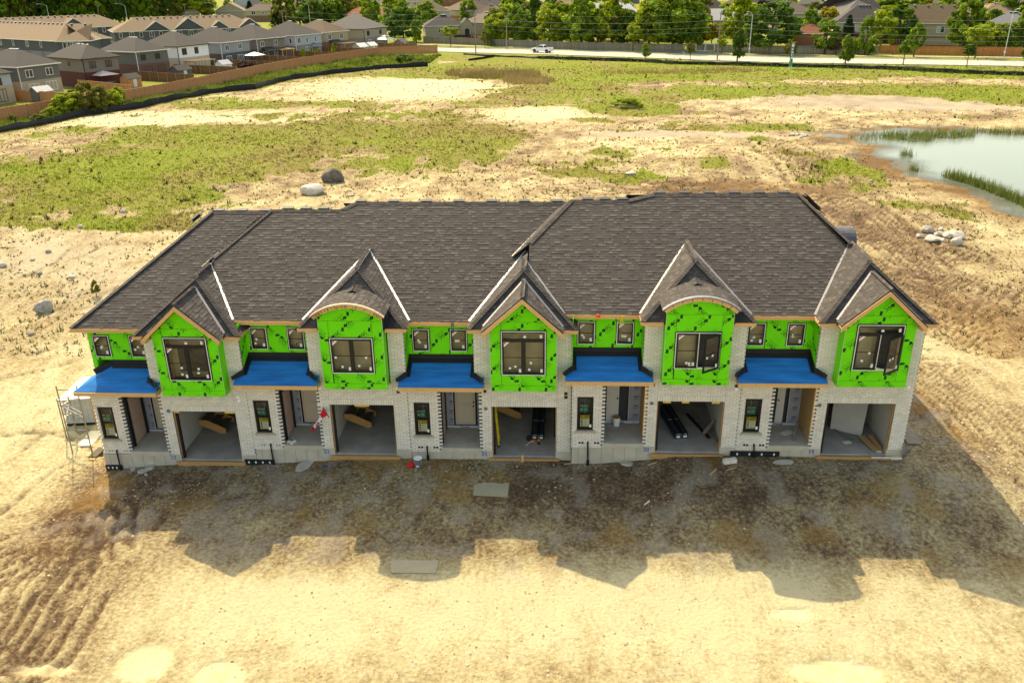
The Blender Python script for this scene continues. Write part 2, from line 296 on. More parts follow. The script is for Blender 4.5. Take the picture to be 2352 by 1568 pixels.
def ground_masks(X, Y):
    far = sstep(15, 60, Y)
    n1 = fbm(X, Y * 0.55, 7.0, 31); n2 = fbm(X, Y * 0.7, 1.7, 41); n3 = fbm(X, Y, 0.5, 51, 3)
    g = ellipses(X, Y, GRASS) + ellipses(X, Y, BARE) + 0.36 * sstep(44, 62, Y) * sstep(190, 165, Y) * sstep(52, 30, X) * (0.55 + 0.9 * fbm(X * 0.45, Y * 1.3, 9.0, 131, 4))
    between = (X > line_x(FENCE, Y) - 1) & (X < line_x(SILT, Y) + 1.0) & (Y > 60) & (Y < 215)
    g = np.where(between, np.maximum(g, 0.85), g)
    mid = np.interp(X, [-70, -30, -10, 0, 30, 95], [225, 190, 184, 180, 166, 139])
    g = np.where(Y > mid, np.maximum(g, 0.95), g)
    lot = X < line_x(FENCE, np.clip(Y, 60, 207)) - 0.5
    g = np.where(lot & (Y > 60), 0.9, g)
    grass = sstep(0.28, 0.78, g * 0.95 + (n1 - 0.5) * 1.0 + (n2 - 0.5) * 0.9 + 0.10 * far - 0.05)
    grass = np.where(g > 0.8, np.maximum(grass, 0.75), grass) * sstep(0.04, 0.16, g)
    sd = pond_sd(X, Y)
    grass = grass * sstep(-0.5, 2.5, sd)
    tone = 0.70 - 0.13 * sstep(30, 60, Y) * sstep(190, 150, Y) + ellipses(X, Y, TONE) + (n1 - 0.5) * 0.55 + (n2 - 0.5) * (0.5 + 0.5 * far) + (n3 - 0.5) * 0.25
    soil_shade = sstep(-6.9, -4.6, Y + (n1 - 0.5) * 4 + (n2 - 0.5) * 2) * sstep(21.5, 18, X + (n2 - .5) * 2) * sstep(-17.5, -15.5, X + (n2 - .5)) * (Y < 12)  # brown soil by the row, stretched to paint in the row's cast shadow
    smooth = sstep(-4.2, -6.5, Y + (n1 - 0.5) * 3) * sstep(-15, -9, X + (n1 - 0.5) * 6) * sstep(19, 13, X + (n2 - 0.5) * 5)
    tone = tone - 0.36 * soil_shade + 0.05 * smooth
    rut = np.zeros_like(X)
    for t in TRACKS:
        d = dist_poly(X, Y, [(on_ground(*p).x, on_ground(*p).y) for p in t]) + (n3 - 0.5) * 0.10 + (n2 - 0.5) * 0.25
        k = 1 + 1.2 * sstep(10, 50, Y)
        for o_ in (0.0, 0.42, 0.85, 1.5): rut = np.maximum(rut, np.exp(-(((d - o_ * k) / (0.10 * k)) ** 2)) * sstep(0.36, 0.56, n2 + 0.3 * n3 - 0.1))
        tone = tone - 0.015 * np.exp(-((d - 0.6) / (1.1 * k)) ** 2)
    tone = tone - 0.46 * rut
    crack = np.zeros_like(X)
    for t in CRACKS:
        d = dist_poly(X, Y, [(on_ground(*p).x, on_ground(*p).y) for p in t]) + (n2 - 0.5) * 0.5
        crack = np.maximum(crack, np.exp(-(d / 0.13) ** 2) * sstep(0.38, 0.52, n2))
    tone = tone - 0.35 * sstep(3.0, 0.0, sd)
    grey = np.clip(ellipses(X, Y, GREY) * 1.2 + (n2 - 0.5) * 0.7 * (ellipses(X, Y, GREY) > 0.1), 0, 1)
    grey = np.maximum(grey, soil_shade * sstep(0.54, 0.66, fbm(X, Y, 0.9, 77)) * 0.6)
    dry = np.clip(fbm(X, Y * .6, 7, 91) * 1.9 - 0.45 - 0.25 * (g > 0.8) + ellipses(X, Y, [(1150, 165, 110, 16, .7), (1240, 205, 140, 16, .4), (800, 300, 500, 60, .12), (2230, 205, 300, 25, -.2)]), 0, 1)
    orange = np.clip(soil_shade * sstep(0.56, 0.66, fbm(X, Y, 2.2, 63)) * 0.9 + sstep(4, 0, sd) * 0.5 + ellipses(X, Y, [(2290, 780, 150, 90, .5), (1750, 430, 260, 20, .4), (440, 1155, 60, 20, .9), (980, 1105, 60, 25, .5)]), 0, 1)
    pool = np.zeros_like(X)
    for px, py, rx, ry in ((328, 1522, 62, 46), (500, 1546, 66, 30), (1925, 1545, 110, 30), (90, 1535, 80, 18), (1820, 1408, 50, 16)):
        c_ = at(px, py, -0.6); ex = abs(at(px + rx, py, -0.6).x - c_.x); ey = 0.5 * (at(px, py - ry, -0.6).y - at(px, py + ry, -0.6).y)
        q = np.sqrt(((X - c_.x) / ex) ** 2 + ((Y - c_.y) / ey) ** 2) + (n2 - 0.5) * 1.0 + (n3 - 0.5) * 0.25; pool = np.maximum(pool, sstep(1.2, 0.7, q))
    return grass, np.clip(tone, 0, 1), grey, dry, orange, crack, np.maximum(rut, crack), pool, smooth

def make_ground():
    nr, nc = 680, 460
    D = np.concatenate([np.array([-90, -40, -12, -2, 4]), np.geomspace(8, 1900, nr - 5)])
    u = np.linspace(-1, 1, nc); U = np.sign(u) * np.abs(u) ** 1.05
    Yg = np.repeat((D - 29)[:, None], nc, 1); half = np.maximum(np.maximum(D, 9) * 0.80 + 9, 16)
    half[:5] = 120
    Xg = U[None, :] * half[:, None] + 1.5 - 0.03 * np.maximum(D, 0)[:, None]
    Z = gz(Xg, Yg)
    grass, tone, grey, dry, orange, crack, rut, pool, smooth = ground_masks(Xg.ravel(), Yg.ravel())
    Z = Z.ravel() - 0.13 * rut + 0.05 * (fbm(Xg.ravel(), Yg.ravel(), 0.45, 171, 3) - 0.5) * (1 - pool)
    V = np.stack([Xg.ravel(), Yg.ravel(), Z], 1)
    i = np.arange(nr - 1)[:, None] * nc + np.arange(nc - 1)[None, :]
    F = np.stack([i, i + 1, i + 1 + nc, i + nc], -1).reshape(-1, 4)
    m = bpy.data.materials.new('earth_and_grass'); m.use_nodes = True; nt = m.node_tree; N = nt.nodes; L = nt.links
    me = np_mesh('ground', V, F, m)
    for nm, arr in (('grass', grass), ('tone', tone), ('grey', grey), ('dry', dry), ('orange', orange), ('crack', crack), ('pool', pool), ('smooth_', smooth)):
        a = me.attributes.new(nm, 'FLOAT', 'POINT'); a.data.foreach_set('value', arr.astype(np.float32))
    b = N['Principled BSDF']; b.inputs['Roughness'].default_value = 0.95; b.inputs['Specular IOR Level'].default_value = 0.1
    tc = N.new('ShaderNodeTexCoord')
    def noise(scale, det=6, rough=0.6, st=None):
        n = N.new('ShaderNodeTexNoise'); n.inputs['Scale'].default_value = scale; n.inputs['Detail'].default_value = det; n.inputs['Roughness'].default_value = rough
        if st:
            mp = N.new('ShaderNodeMapping'); mp.inputs['Scale'].default_value = st[0]; mp.inputs['Rotation'].default_value = (0, 0, st[1]); L.new(tc.outputs['Object'], mp.inputs[0]); L.new(mp.outputs[0], n.inputs[0])
        else: L.new(tc.outputs['Object'], n.inputs[0])
        return n.outputs['Fac']
    def attr(nm):
        a = N.new('ShaderNodeAttribute'); a.attribute_name = nm; return a.outputs['Fac']
    def math_(op, a, b_, clamp=False):
        n = N.new('ShaderNodeMath'); n.operation = op; n.use_clamp = clamp
        for k, x in enumerate((a, b_)):
            if isinstance(x, (int, float)): n.inputs[k].default_value = x
            else: L.new(x, n.inputs[k])
        return n.outputs[0]
    def mix(f, a, b_, mode='MIX'):
        n = N.new('ShaderNodeMix'); n.data_type = 'RGBA'; n.blend_type = mode
        if isinstance(f, (int, float)): n.inputs[0].default_value = f
        else: L.new(f, n.inputs[0])
        for k, x in ((6, a), (7, b_)):
            if isinstance(x, tuple): n.inputs[k].default_value = (*x, 1)
            else: L.new(x, n.inputs[k])
        return n.outputs[2]
    nA = noise(0.9, 8, 0.65); nB = noise(7.0, 8, 0.7); nC = noise(2.6, 8, 0.7, ((1, 0.28, 1), 0.5)); nD = noise(28.0, 4, 0.7)
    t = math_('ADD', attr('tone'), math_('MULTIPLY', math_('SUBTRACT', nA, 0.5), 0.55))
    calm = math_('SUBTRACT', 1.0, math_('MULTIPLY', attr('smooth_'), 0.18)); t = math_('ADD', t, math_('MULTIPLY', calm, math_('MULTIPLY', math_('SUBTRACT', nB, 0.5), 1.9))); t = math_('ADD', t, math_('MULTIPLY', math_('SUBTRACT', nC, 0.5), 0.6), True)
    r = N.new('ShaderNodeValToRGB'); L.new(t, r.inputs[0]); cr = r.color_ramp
    cr.elements[0].position = 0.0; cr.elements[0].color = (0.095, 0.056, 0.034, 1); cr.elements[1].position = 1.0; cr.elements[1].color = (0.60, 0.535, 0.33, 1)
    for p, c in ((0.25, (0.175, 0.115, 0.066)), (0.5, (0.335, 0.255, 0.135)), (0.72, (0.465, 0.39, 0.215))):
        e = cr.elements.new(p); e.color = (*c, 1)
    c = mix(math_('MULTIPLY', attr('orange'), 0.55), r.outputs[0], mix(nB, (0.22, 0.12, 0.03), (0.42, 0.25, 0.07)))
    c = mix(math_('MULTIPLY', attr('grey'), 0.8), c, mix(nB, (0.24, 0.20, 0.15), (0.52, 0.45, 0.35)))
    c = mix(math_('MULTIPLY', attr('crack'), 0.85), c, (0.07, 0.045, 0.025))
    nE = noise(5.0, 8, 0.75); dk = N.new('ShaderNodeMapRange'); dk.inputs[1].default_value = 0.60; dk.inputs[2].default_value = 0.68; L.new(nE, dk.inputs[0])
    c = mix(math_('MULTIPLY', math_('MULTIPLY', dk.outputs[0], math_('MULTIPLY', calm, 0.5)), math_('SUBTRACT', 1.0, attr('pool'))), c, (0.13, 0.085, 0.045))
    # pebbles, light and dark specks
    vo = N.new('ShaderNodeTexVoronoi'); vo.inputs['Scale'].default_value = 5.5; L.new(tc.outputs['Object'], vo.inputs[0])
    pe = N.new('ShaderNodeMapRange'); pe.inputs[1].default_value = 0.10; pe.inputs[2].default_value = 0.17; pe.inputs[3].default_value = 1; pe.inputs[4].default_value = 0; L.new(vo.outputs['Distance'], pe.inputs[0])
    sel = N.new('ShaderNodeMath'); sel.operation = 'GREATER_THAN'; sel.inputs[1].default_value = 0.62; sv = N.new('ShaderNodeSeparateColor'); L.new(vo.outputs['Color'], sv.inputs[0]); L.new(sv.outputs[0], sel.inputs[0])
    c = mix(math_('MULTIPLY', math_('MULTIPLY', pe.outputs[0], sel.outputs[0]), 0.5), c, mix(sv.outputs[1], (0.16, 0.11, 0.07), (0.66, 0.60, 0.50)))
    c = mix(math_('MULTIPLY', attr('pool'), 0.6), c, mix(nA, (0.47, 0.40, 0.22), (0.60, 0.52, 0.31)))
    gcol = mix(nB, (0.115, 0.15, 0.014), (0.25, 0.285, 0.04)); gcol = mix(math_('MULTIPLY', attr('dry'), 0.75), gcol, mix(nB, (0.15, 0.10, 0.035), (0.30, 0.235, 0.085)))
    gm = math_('ADD', math_('ADD', attr('grass'), math_('MULTIPLY', math_('SUBTRACT', nA, 0.5), 1.3)), math_('MULTIPLY', math_('SUBTRACT', nC, 0.5), 1.2)); gm2 = N.new('ShaderNodeMapRange'); gm2.inputs[1].default_value = 0.38; gm2.inputs[2].default_value = 0.62; L.new(gm, gm2.inputs[0])
    c = mix(gm2.outputs[0], c, gcol)
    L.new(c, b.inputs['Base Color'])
    bp = N.new('ShaderNodeBump'); bp.inputs['Strength'].default_value = 0.8; bp.inputs['Distance'].default_value = 0.22
    h = math_('ADD', math_('MULTIPLY', nB, 0.9), math_('ADD', math_('MULTIPLY', nC, 0.4), math_('MULTIPLY', nD, 0.2)))
    hs = math_('MULTIPLY', calm, math_('SUBTRACT', 1.0, attr('pool'))); L.new(math_('MULTIPLY', h, hs), bp.inputs['Height']); L.new(bp.outputs[0], b.inputs['Normal'])
    return put('ground', me, smooth=True, kind='structure')
ground = make_ground()

# the pond
wm = bpy.data.materials.new('pond_water'); wm.use_nodes = True
b = wm.node_tree.nodes['Principled BSDF']; b.inputs['Base Color'].default_value = (0.15, 0.185, 0.145, 1); b.inputs['Roughness'].default_value = 0.10; b.inputs['IOR'].default_value = 1.33; b.inputs['Specular IOR Level'].default_value = 0.12
nz = wm.node_tree.nodes.new('ShaderNodeTexNoise'); nz.inputs['Scale'].default_value = 0.8; nz.inputs['Detail'].default_value = 3
tcw = wm.node_tree.nodes.new('ShaderNodeTexCoord'); wm.node_tree.links.new(tcw.outputs['Object'], nz.inputs[0])
bpw = wm.node_tree.nodes.new('ShaderNodeBump'); bpw.inputs['Strength'].default_value = 0.06; wm.node_tree.links.new(nz.outputs['Fac'], bpw.inputs['Height']); wm.node_tree.links.new(bpw.outputs[0], b.inputs['Normal'])
_x = np.linspace(_pp[:, 0].min() - 4, _pp[:, 0].max() + 4, 150); _y = np.linspace(_pp[:, 1].min() - 4, _pp[:, 1].max() + 4, 120); _X, _Y = np.meshgrid(_x, _y); _sd = pond_sd(_X.ravel(), _Y.ravel())
_i = np.arange(119)[:, None] * 150 + np.arange(149)[None, :]; _F = np.stack([_i, _i + 1, _i + 151, _i + 150], -1).reshape(-1, 4); _F = _F[_sd[_F].min(1) < 1.5]
_me = np_mesh('pond_water', np.stack([_X.ravel(), _Y.ravel(), np.full(_X.size, -0.64)], 1), _F, wm); _a = _me.attributes.new('depth', 'FLOAT', 'POINT'); _a.data.foreach_set('value', sstep(0.5, -5.0, _sd).astype(np.float32)); put('pond_water', _me, kind='structure')
_N = wm.node_tree.nodes; _L = wm.node_tree.links; _at = _N.new('ShaderNodeAttribute'); _at.attribute_name = 'depth'; _tr = _N.new('ShaderNodeBsdfTransparent'); _tr.inputs[0].default_value = (0.80, 0.80, 0.76, 1); _mx = _N.new('ShaderNodeMixShader'); _mr = _N.new('ShaderNodeMapRange'); _mr.inputs[3].default_value = 0.25; _mr.inputs[4].default_value = 1.0
_L.new(_at.outputs['Fac'], _mr.inputs[0]); _L.new(_mr.outputs[0], _mx.inputs[0]); _L.new(_tr.outputs[0], _mx.inputs[1]); _L.new(b.outputs[0], _mx.inputs[2]); _L.new(_mx.outputs[0], _N['Material Output'].inputs[0])
# the street, its kerbs and footpath
road_m = M('road_concrete', (0.40, 0.37, 0.30), 0.9, 0.10, 0.5); kerb_m = M('kerb_concrete', (0.45, 0.42, 0.34), 0.9, 0.08, 1)
RZ = -1.085
def ext(pts, a, b): return [Vector(a)] + pts + [Vector(b)]
near = ext([at(x, y, RZ) for x, y in ((1010, 120), (1300, 127.5), (1764, 144.5), (2352, 153.5))], (-190, 300, RZ), (230, 104, RZ))
farr = ext([at(x, y, RZ) for x, y in ((1010, 110), (1300, 116), (1764, 131.5), (2352, 140.5))], (-186, 318, RZ), (236, 118, RZ))
def resample(pts, n=40):
    L = [0]
    for a, b in zip(pts[:-1], pts[1:]): L.append(L[-1] + (b - a).length)
    out = []
    for k in range(n):
        s = L[-1] * k / (n - 1); j = min(max(np.searchsorted(L, s) - 1, 0), len(pts) - 2); f = (s - L[j]) / (L[j + 1] - L[j]); out.append(pts[j].lerp(pts[j + 1], f))
    return out
near = resample(near); farr = resample(farr)
def strip(a, b, z, mb, m=0):
    for k in range(len(a) - 1): mb.poly([(a[k].x, a[k].y, z), (a[k + 1].x, a[k + 1].y, z), (b[k + 1].x, b[k + 1].y, z), (b[k].x, b[k].y, z)], m)
mb = MB(); strip(near, farr, RZ + 0.02, mb); mb.build('road', road_m, kind='structure')
def kerb(pts, side):
    mb = MB()
    for a, b in zip(pts[:-1], pts[1:]): mb.bar((a.x, a.y, RZ + 0.03), (b.x, b.y, RZ + 0.03), 0.3, 0.26)
    return mb.build('kerb', kerb_m, kind='structure')
kerb(near, -1); kerb(farr, 1)
walk = resample(ext([at(x, y, RZ) for x, y in ((963, 103.3), (1200, 109.6), (1601, 122.6), (1764, 127.0), (2352, 133.2))], (-150, 300, RZ), (225, 131, RZ)))
w2 = []
for k, p in enumerate(walk):
    d = (walk[min(k + 1, len(walk) - 1)] - walk[max(k - 1, 0)]).normalized(); w2.append(p + Vector((-d.y, d.x, 0)) * 1.7)
mb = MB(); strip(walk, w2, RZ + 0.035, mb); mb.build('footpath', kerb_m, kind='structure')

# ================================================================== THE TOWNHOUSE ROW
ZO = [-0.371, 0.018, 0.0, 0.454, 0.446]; YO = [0.023, 0.0, 0.0, -0.26, -0.26]; PITCHX = 6.4
town = thing('townhouse_row', 'unfinished row of five townhouses with dark shingle roof, bright green sheathing and pale brick', 'townhouses')
def P(i, u, y, z): return ((i - 2) * PITCHX + u, YO[i] + y, ZO[i] + z)
def BX(mb, i, u0, u1, y0, y1, z0, z1, m=0, t=0.5):
    a = P(i, u0, y0, z0); b_ = P(i, u1, y1, z1); return mb.box(a[0], b_[0], a[1], b_[1], a[2], b_[2], m, t)

# ---- bricks
BL, BH, JT = 0.248, 0.0806, 0.011
brick_protos = []
def brick_mesh(w, h, t):
    mb = MB(); d = 0.085; e = 0.0025
    mb.add([(-w / 2, 0, -h / 2), (w / 2, 0, -h / 2), (w / 2, 0, h / 2), (-w / 2, 0, h / 2), (-w / 2, d, -h / 2), (w / 2, d, -h / 2), (w / 2, d, h / 2), (-w / 2, d, h / 2)],
           [(0, 1, 2, 3), (3, 2, 6, 7), (4, 5, 1, 0), (4, 0, 3, 7), (1, 5, 6, 2)], 0, t)
    return mb.mesh('brick', brick_m)
BRICKS = []                                                            # (x, y, z, w, h, tint, shown)
def lay(i, u0, u1, z0, z1, y=0.0, tooth_l=False, tooth_r=False, holes=(), shown=True):
    """courses of running bond over a rectangle, clipped at its ends and round its holes"""
    n = int(round((z1 - z0) / BH)); ch = (z1 - z0) / n
    for k in range(n):
        zc = z0 + (k + 0.5) * ch; a = u0 + (0.11 if tooth_l and k % 2 else 0); b_ = u1 - (0.11 if tooth_r and k % 2 else 0)
        spans = [(a, b_)]
        for h0, h1, hz0, hz1 in holes:
            if hz0 - 0.01 < zc < hz1 + 0.01: spans = [s for (p, q) in spans for s in ((p, min(q, h0)), (max(p, h1), q)) if s[1] - s[0] > 0.03]
        off = 0.5 * BL if k % 2 else 0.0
        for p, q in spans:
            s = math.floor((p - off) / BL) * BL + off
            while s < q - 0.02:
                e0 = max(s, p); e1 = min(s + BL, q)
                if e1 - e0 > 0.035:
                    x, yy, zz = P(i, (e0 + e1) / 2, y + random.uniform(-0.003, 0.003), zc)
                    BRICKS.append((x, yy, zz, e1 - e0 - JT, ch - JT, min(1, max(0, random.gauss(0.5, 0.22))), shown))
                s += BL
def soldier(i, u0, u1, z0, z1):
    n = int(round((u1 - u0) / 0.0945)); w = (u1 - u0) / n
    for k in range(n):
        x, yy, zz = P(i, u0 + (k + 0.5) * w, -0.004 + random.uniform(-0.002, 0.002), (z0 + z1) / 2)
        BRICKS.append((x, yy, zz, w - JT, z1 - z0 - JT, min(1, max(0, random.gauss(0.5, 0.2))), True))
wallmb = MB()
VENTS = []
for i in range(5):
    zb = 0.25
    ul = -3.25 if i == 0 else -3.27
    win = (-3.06, -2.44, 0.93, 2.37)
    lay(i, ul, -1.98, 0.16 if i else 0.25, 3.2, tooth_l=(i == 0), tooth_r=True, holes=(win, (-3.10, -2.40, 0.80, 0.93)))
    lay(i, -0.50, 0.0, 0.25, 2.24, tooth_l=True)
    lay(i, -0.50, 0.0, 2.24, 3.2, tooth_l=True)
    lay(i, 0.0, 2.55, 2.49, 3.2)
    soldier(i, 0.0, 2.55, 2.24, 2.49)
    lay(i, -0.64, 0.05, 3.2, 5.55)
    lay(i, 2.55, 3.13, 0.25, 3.2); lay(i, 2.50, 3.13, 3.2, 5.55)
    # mortar backing, a little behind the bricks' faces
    for u0, u1, z0, z1 in ((ul + 0.12, -3.06, 0.2, 3.2), (-2.44, -2.10, 0.2, 3.2), (-3.06, -2.44, 0.2, 0.93), (-3.06, -2.44, 2.37, 3.2), (-0.38, 0.0, 0.25, 2.24), (-0.38, 2.55, 2.26, 3.2), (-0.64, 0.06, 3.2, 5.55), (2.55, 3.13, 0.25, 3.2), (2.49, 3.13, 3.2, 5.55)):
        BX(wallmb, i, u0, u1, 0.012, 0.09, z0, z1)
    if i < 4 and abs(ZO[i + 1] - ZO[i]) > -1:                          # brick strip between this house's garage and the next one's window
        lay(i, 3.13, 3.15, 0.3, 3.0)
wallmb.build('mortar_bed', mortar_m, town)
BRICKS.sort(key=lambda b: (Vector(b[:3]) - Vector(CAM)).length)
shown = [b for b in BRICKS if b[6] and b[3] > 0.15 or b[4] > 0.2][:300]
shown_ids = set(id(b) for b in shown)
cache = {}
for b in shown:
    key = (round(b[3], 2), round(b[4], 2), round(b[5] * 5) / 5)
    if key not in cache: cache[key] = brick_mesh(b[3], b[4], key[2])
    put('brick', cache[key], town, b[:3])
mb = MB()
for b in BRICKS:
    if id(b) in shown_ids: continue
    x, y, z, w, h, t, _ = b; d = 0.085
    mb.add([(x - w / 2, y, z - h / 2), (x + w / 2, y, z - h / 2), (x + w / 2, y, z + h / 2), (x - w / 2, y, z + h / 2), (x - w / 2, y + d, z - h / 2), (x + w / 2, y + d, z - h / 2), (x + w / 2, y + d, z + h / 2), (x - w / 2, y + d, z + h / 2)],
           [(0, 1, 2, 3), (3, 2, 6, 7), (4, 5, 1, 0), (4, 0, 3, 7), (1, 5, 6, 2)], 0, t)
mb.build('brickwork', brick_m, town, kind='stuff')

# ---- shell: foundation, floors, garage and room walls
fmb = MB()
for i in range(5):
    BX(fmb, i, -3.24, 0.02, 0.015, 0.3, -2.0, 0.245 if i == 0 else 0.155); BX(fmb, i, 2.53, 3.14, 0.015, 0.3, -2.0, 0.245); BX(fmb, i, -0.6, 0.02, 0.018, 0.3, 0.0, 0.247)
    BX(fmb, i, 0.0, 2.55, 0.03, 0.3, -2.0, -0.12)
fmb.build('foundation', conc_m, town)
FJ = MB()                                                              # form-joint lines left on the concrete
for i in range(5):
    for k in range(7):
        u = -3.0 + k * 0.46
        if u < -0.1: BX(FJ, i, u, u + 0.012, 0.008, 0.016, -0.8, 0.14)
FJ.build('form_joint', M('joint_line', (0.25, 0.23, 0.19)), town)
for i in range(5):
    s = MB(); BX(s, i, -0.12, 2.68, 0.06, 6.2, -0.2, 0.0); s.build('garage_floor', slab_m, town)
    s = MB(); BX(s, i, -0.24, -0.12, 0.12, 6.2, -0.2, 2.6, 0); BX(s, i, 2.68, 2.80, 0.12, 6.2, -0.2, 2.6, 0); BX(s, i, -0.12, 2.68, 6.1, 6.2, -0.2, 2.6, 0); BX(s, i, -0.24, 2.8, 0.12, 6.2, 2.6, 2.7, 0); s.build('garage_lining', drywall_m, town)
    s = MB(); BX(s, i, -2.06, -0.44, -0.03, 1.9, 0.18, 0.37); s.build('porch_slab', conc_m, town)
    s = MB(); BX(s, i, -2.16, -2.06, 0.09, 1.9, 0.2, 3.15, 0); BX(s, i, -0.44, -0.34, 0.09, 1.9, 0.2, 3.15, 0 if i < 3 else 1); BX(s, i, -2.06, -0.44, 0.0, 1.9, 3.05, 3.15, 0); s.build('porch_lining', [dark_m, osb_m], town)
    # room behind the small ground-floor window
    s = MB(); BX(s, i, -3.2, -2.2, 0.55, 0.6, 0.3, 2.7); s.build('room_partition', inner_m, town)
# outer end walls, rear wall and party walls: closes the volume
s = MB(); s.box(15.80, 15.93, -0.16, 12.0, -1.2, 5.95); s.build('end_wall', brick_m, town)
s = MB(); s.box(-16.02, -15.9, 0.12, 12.0, -1.5, 2.9, 1); s.box(-16.02, -15.9, 0.83, 12.0, 2.9, 5.2, 0); s.build('end_wall', [green_m, brick_m], town)
s = MB(); s.box(-16.0, 15.9, 12.0, 12.12, -1.4, 5.5); s.build('rear_wall', brick_m, town)
s = MB(); s.box(-16.0, 15.9, 7.5, 7.6, -1.0, 5.5); s.box(-15.9, 15.8, 0.9, 7.5, 2.95, 3.05); s.build('inner_floor', dark_m, town)

# ---- green sheathing with its printing
def arrow_polys(sz):
    a = sz
    return [[(-0.95 * a, -0.25 * a), (-0.35 * a, 0.30 * a), (0.0, 0.02 * a), (-0.55 * a, -0.62 * a)], [(0.05 * a, 0.0), (0.42 * a, 0.34 * a), (1.05 * a, 0.12 * a), (0.62 * a, -0.30 * a)]]
def logo_mesh(poly, y, seed, dens=1.0):
    """the board maker's repeating print, cut off at the edges of one board (poly: convex, counter-clockwise, in u-z)"""
    rs = random.Random(seed); bm = bmesh.new()
    x0 = min(p[0] for p in poly); x1 = max(p[0] for p in poly); z0 = min(p[1] for p in poly); z1 = max(p[1] for p in poly)
    ang = math.radians(40) * (1 if rs.random() < 0.65 else -1); flip = math.pi if rs.random() < 0.5 else 0
    ox, oz = rs.uniform(0, 0.9), rs.uniform(0, 0.5)
    pieces = []
    vs, fs = text_polys('CGC', 0.18); pieces.append((vs, fs, -0.02, 0.02, 0)); pieces.append(([(x + 0.008, z + 0.006) for x, z in vs], fs, -0.02, 0.02, 0))
    vs2, fs2 = text_polys('SECUROCK', 0.068); pieces.append((vs2, fs2, 0.02, -0.10, 0))
    va, fa = text_polys('Sheathing / Revetement', 0.045); pieces.append((va, fa, 0.03, -0.165, 1))
    for pl in arrow_polys(0.195): pieces.append((pl, [(0, 1, 2, 3)], 0.42, 0.05, 0))
    r = -2
    row = 0; zz = z0 - 0.5 + oz
    while zz < z1 + 0.3:
        uu = x0 - 1.3 + ox + (0.52 if row % 2 else 0)
        while uu < x1 + 0.4:
            a = ang + flip
            for vv, ff, du, dz, mi in pieces:
                nv = [bm.verts.new((uu + math.cos(a) * (x + du) - math.sin(a) * (z + dz), 0, zz + math.sin(a) * (x + du) + math.cos(a) * (z + dz))) for x, z in vv]
                for f in ff:
                    try: fc = bm.faces.new([nv[k] for k in f]); fc.material_index = mi
                    except ValueError: pass
            uu += 1.0 / dens
        zz += 0.46 / dens; row += 1
    n = len(poly)
    for k in range(n):
        a, b_ = poly[k], poly[(k + 1) % n]; ex, ez = b_[0] - a[0], b_[1] - a[1]
        nl = math.hypot(ex, ez); no = (ez / nl, 0, -ex / nl)              # outward for a counter-clockwise polygon
        bmesh.ops.bisect_plane(bm, geom=bm.verts[:] + bm.edges[:] + bm.faces[:], plane_co=(a[0] - no[0] * 0.004, 0, a[1] - no[2] * 0.004), plane_no=no, clear_outer=True)
    vs = [(v.co.x, y, v.co.z) for v in bm.verts]; idx = {v: k for k, v in enumerate(bm.verts)}
    fs = [tuple(idx[v] for v in f.verts) for f in bm.faces]; ms = [f.material_index for f in bm.faces]; bm.free()
    return vs, fs, ms
def panel(i, polys, y, seed, thick=0.013, dens=1.0):
    """one sheet of sheathing (one or more convex pieces) at depth y with its print"""
    mb = MB(); pr = MB()
    for k, pl in enumerate(polys):
        g = 0.003
        cx = sum(p[0] for p in pl) / len(pl); cz = sum(p[1] for p in pl) / len(pl)
        q = [(p[0] - math.copysign(g, p[0] - cx), p[1] - math.copysign(g, p[1] - cz)) for p in pl]
        mb.slab([P(i, a, y, b_) for a, b_ in q], (0, thick, 0))
        vs, fs, ms = logo_mesh(q, 0, seed, dens)
        n = len(pr.v); pr.v += [P(i, v[0], y - 0.003, v[2]) for v in vs]
        for f, m_ in zip(fs, ms): pr.f.append(tuple(n + x for x in f)); pr.m.append(m_); pr.t.append(0.5)
    o = mb.build('sheathing_panel', green_m, town)
    if pr.f: pr.build('printing', [print_m, printlight_m], o)
def R(u0, u1, z0, z1): return [(u0, z0), (u1, z0), (u1, z1), (u0, z1)]
GS = 0.905                                                            # slope of the small gables
def gtop(u): return 5.50 + GS * (1.49 - abs(u - 1.26))
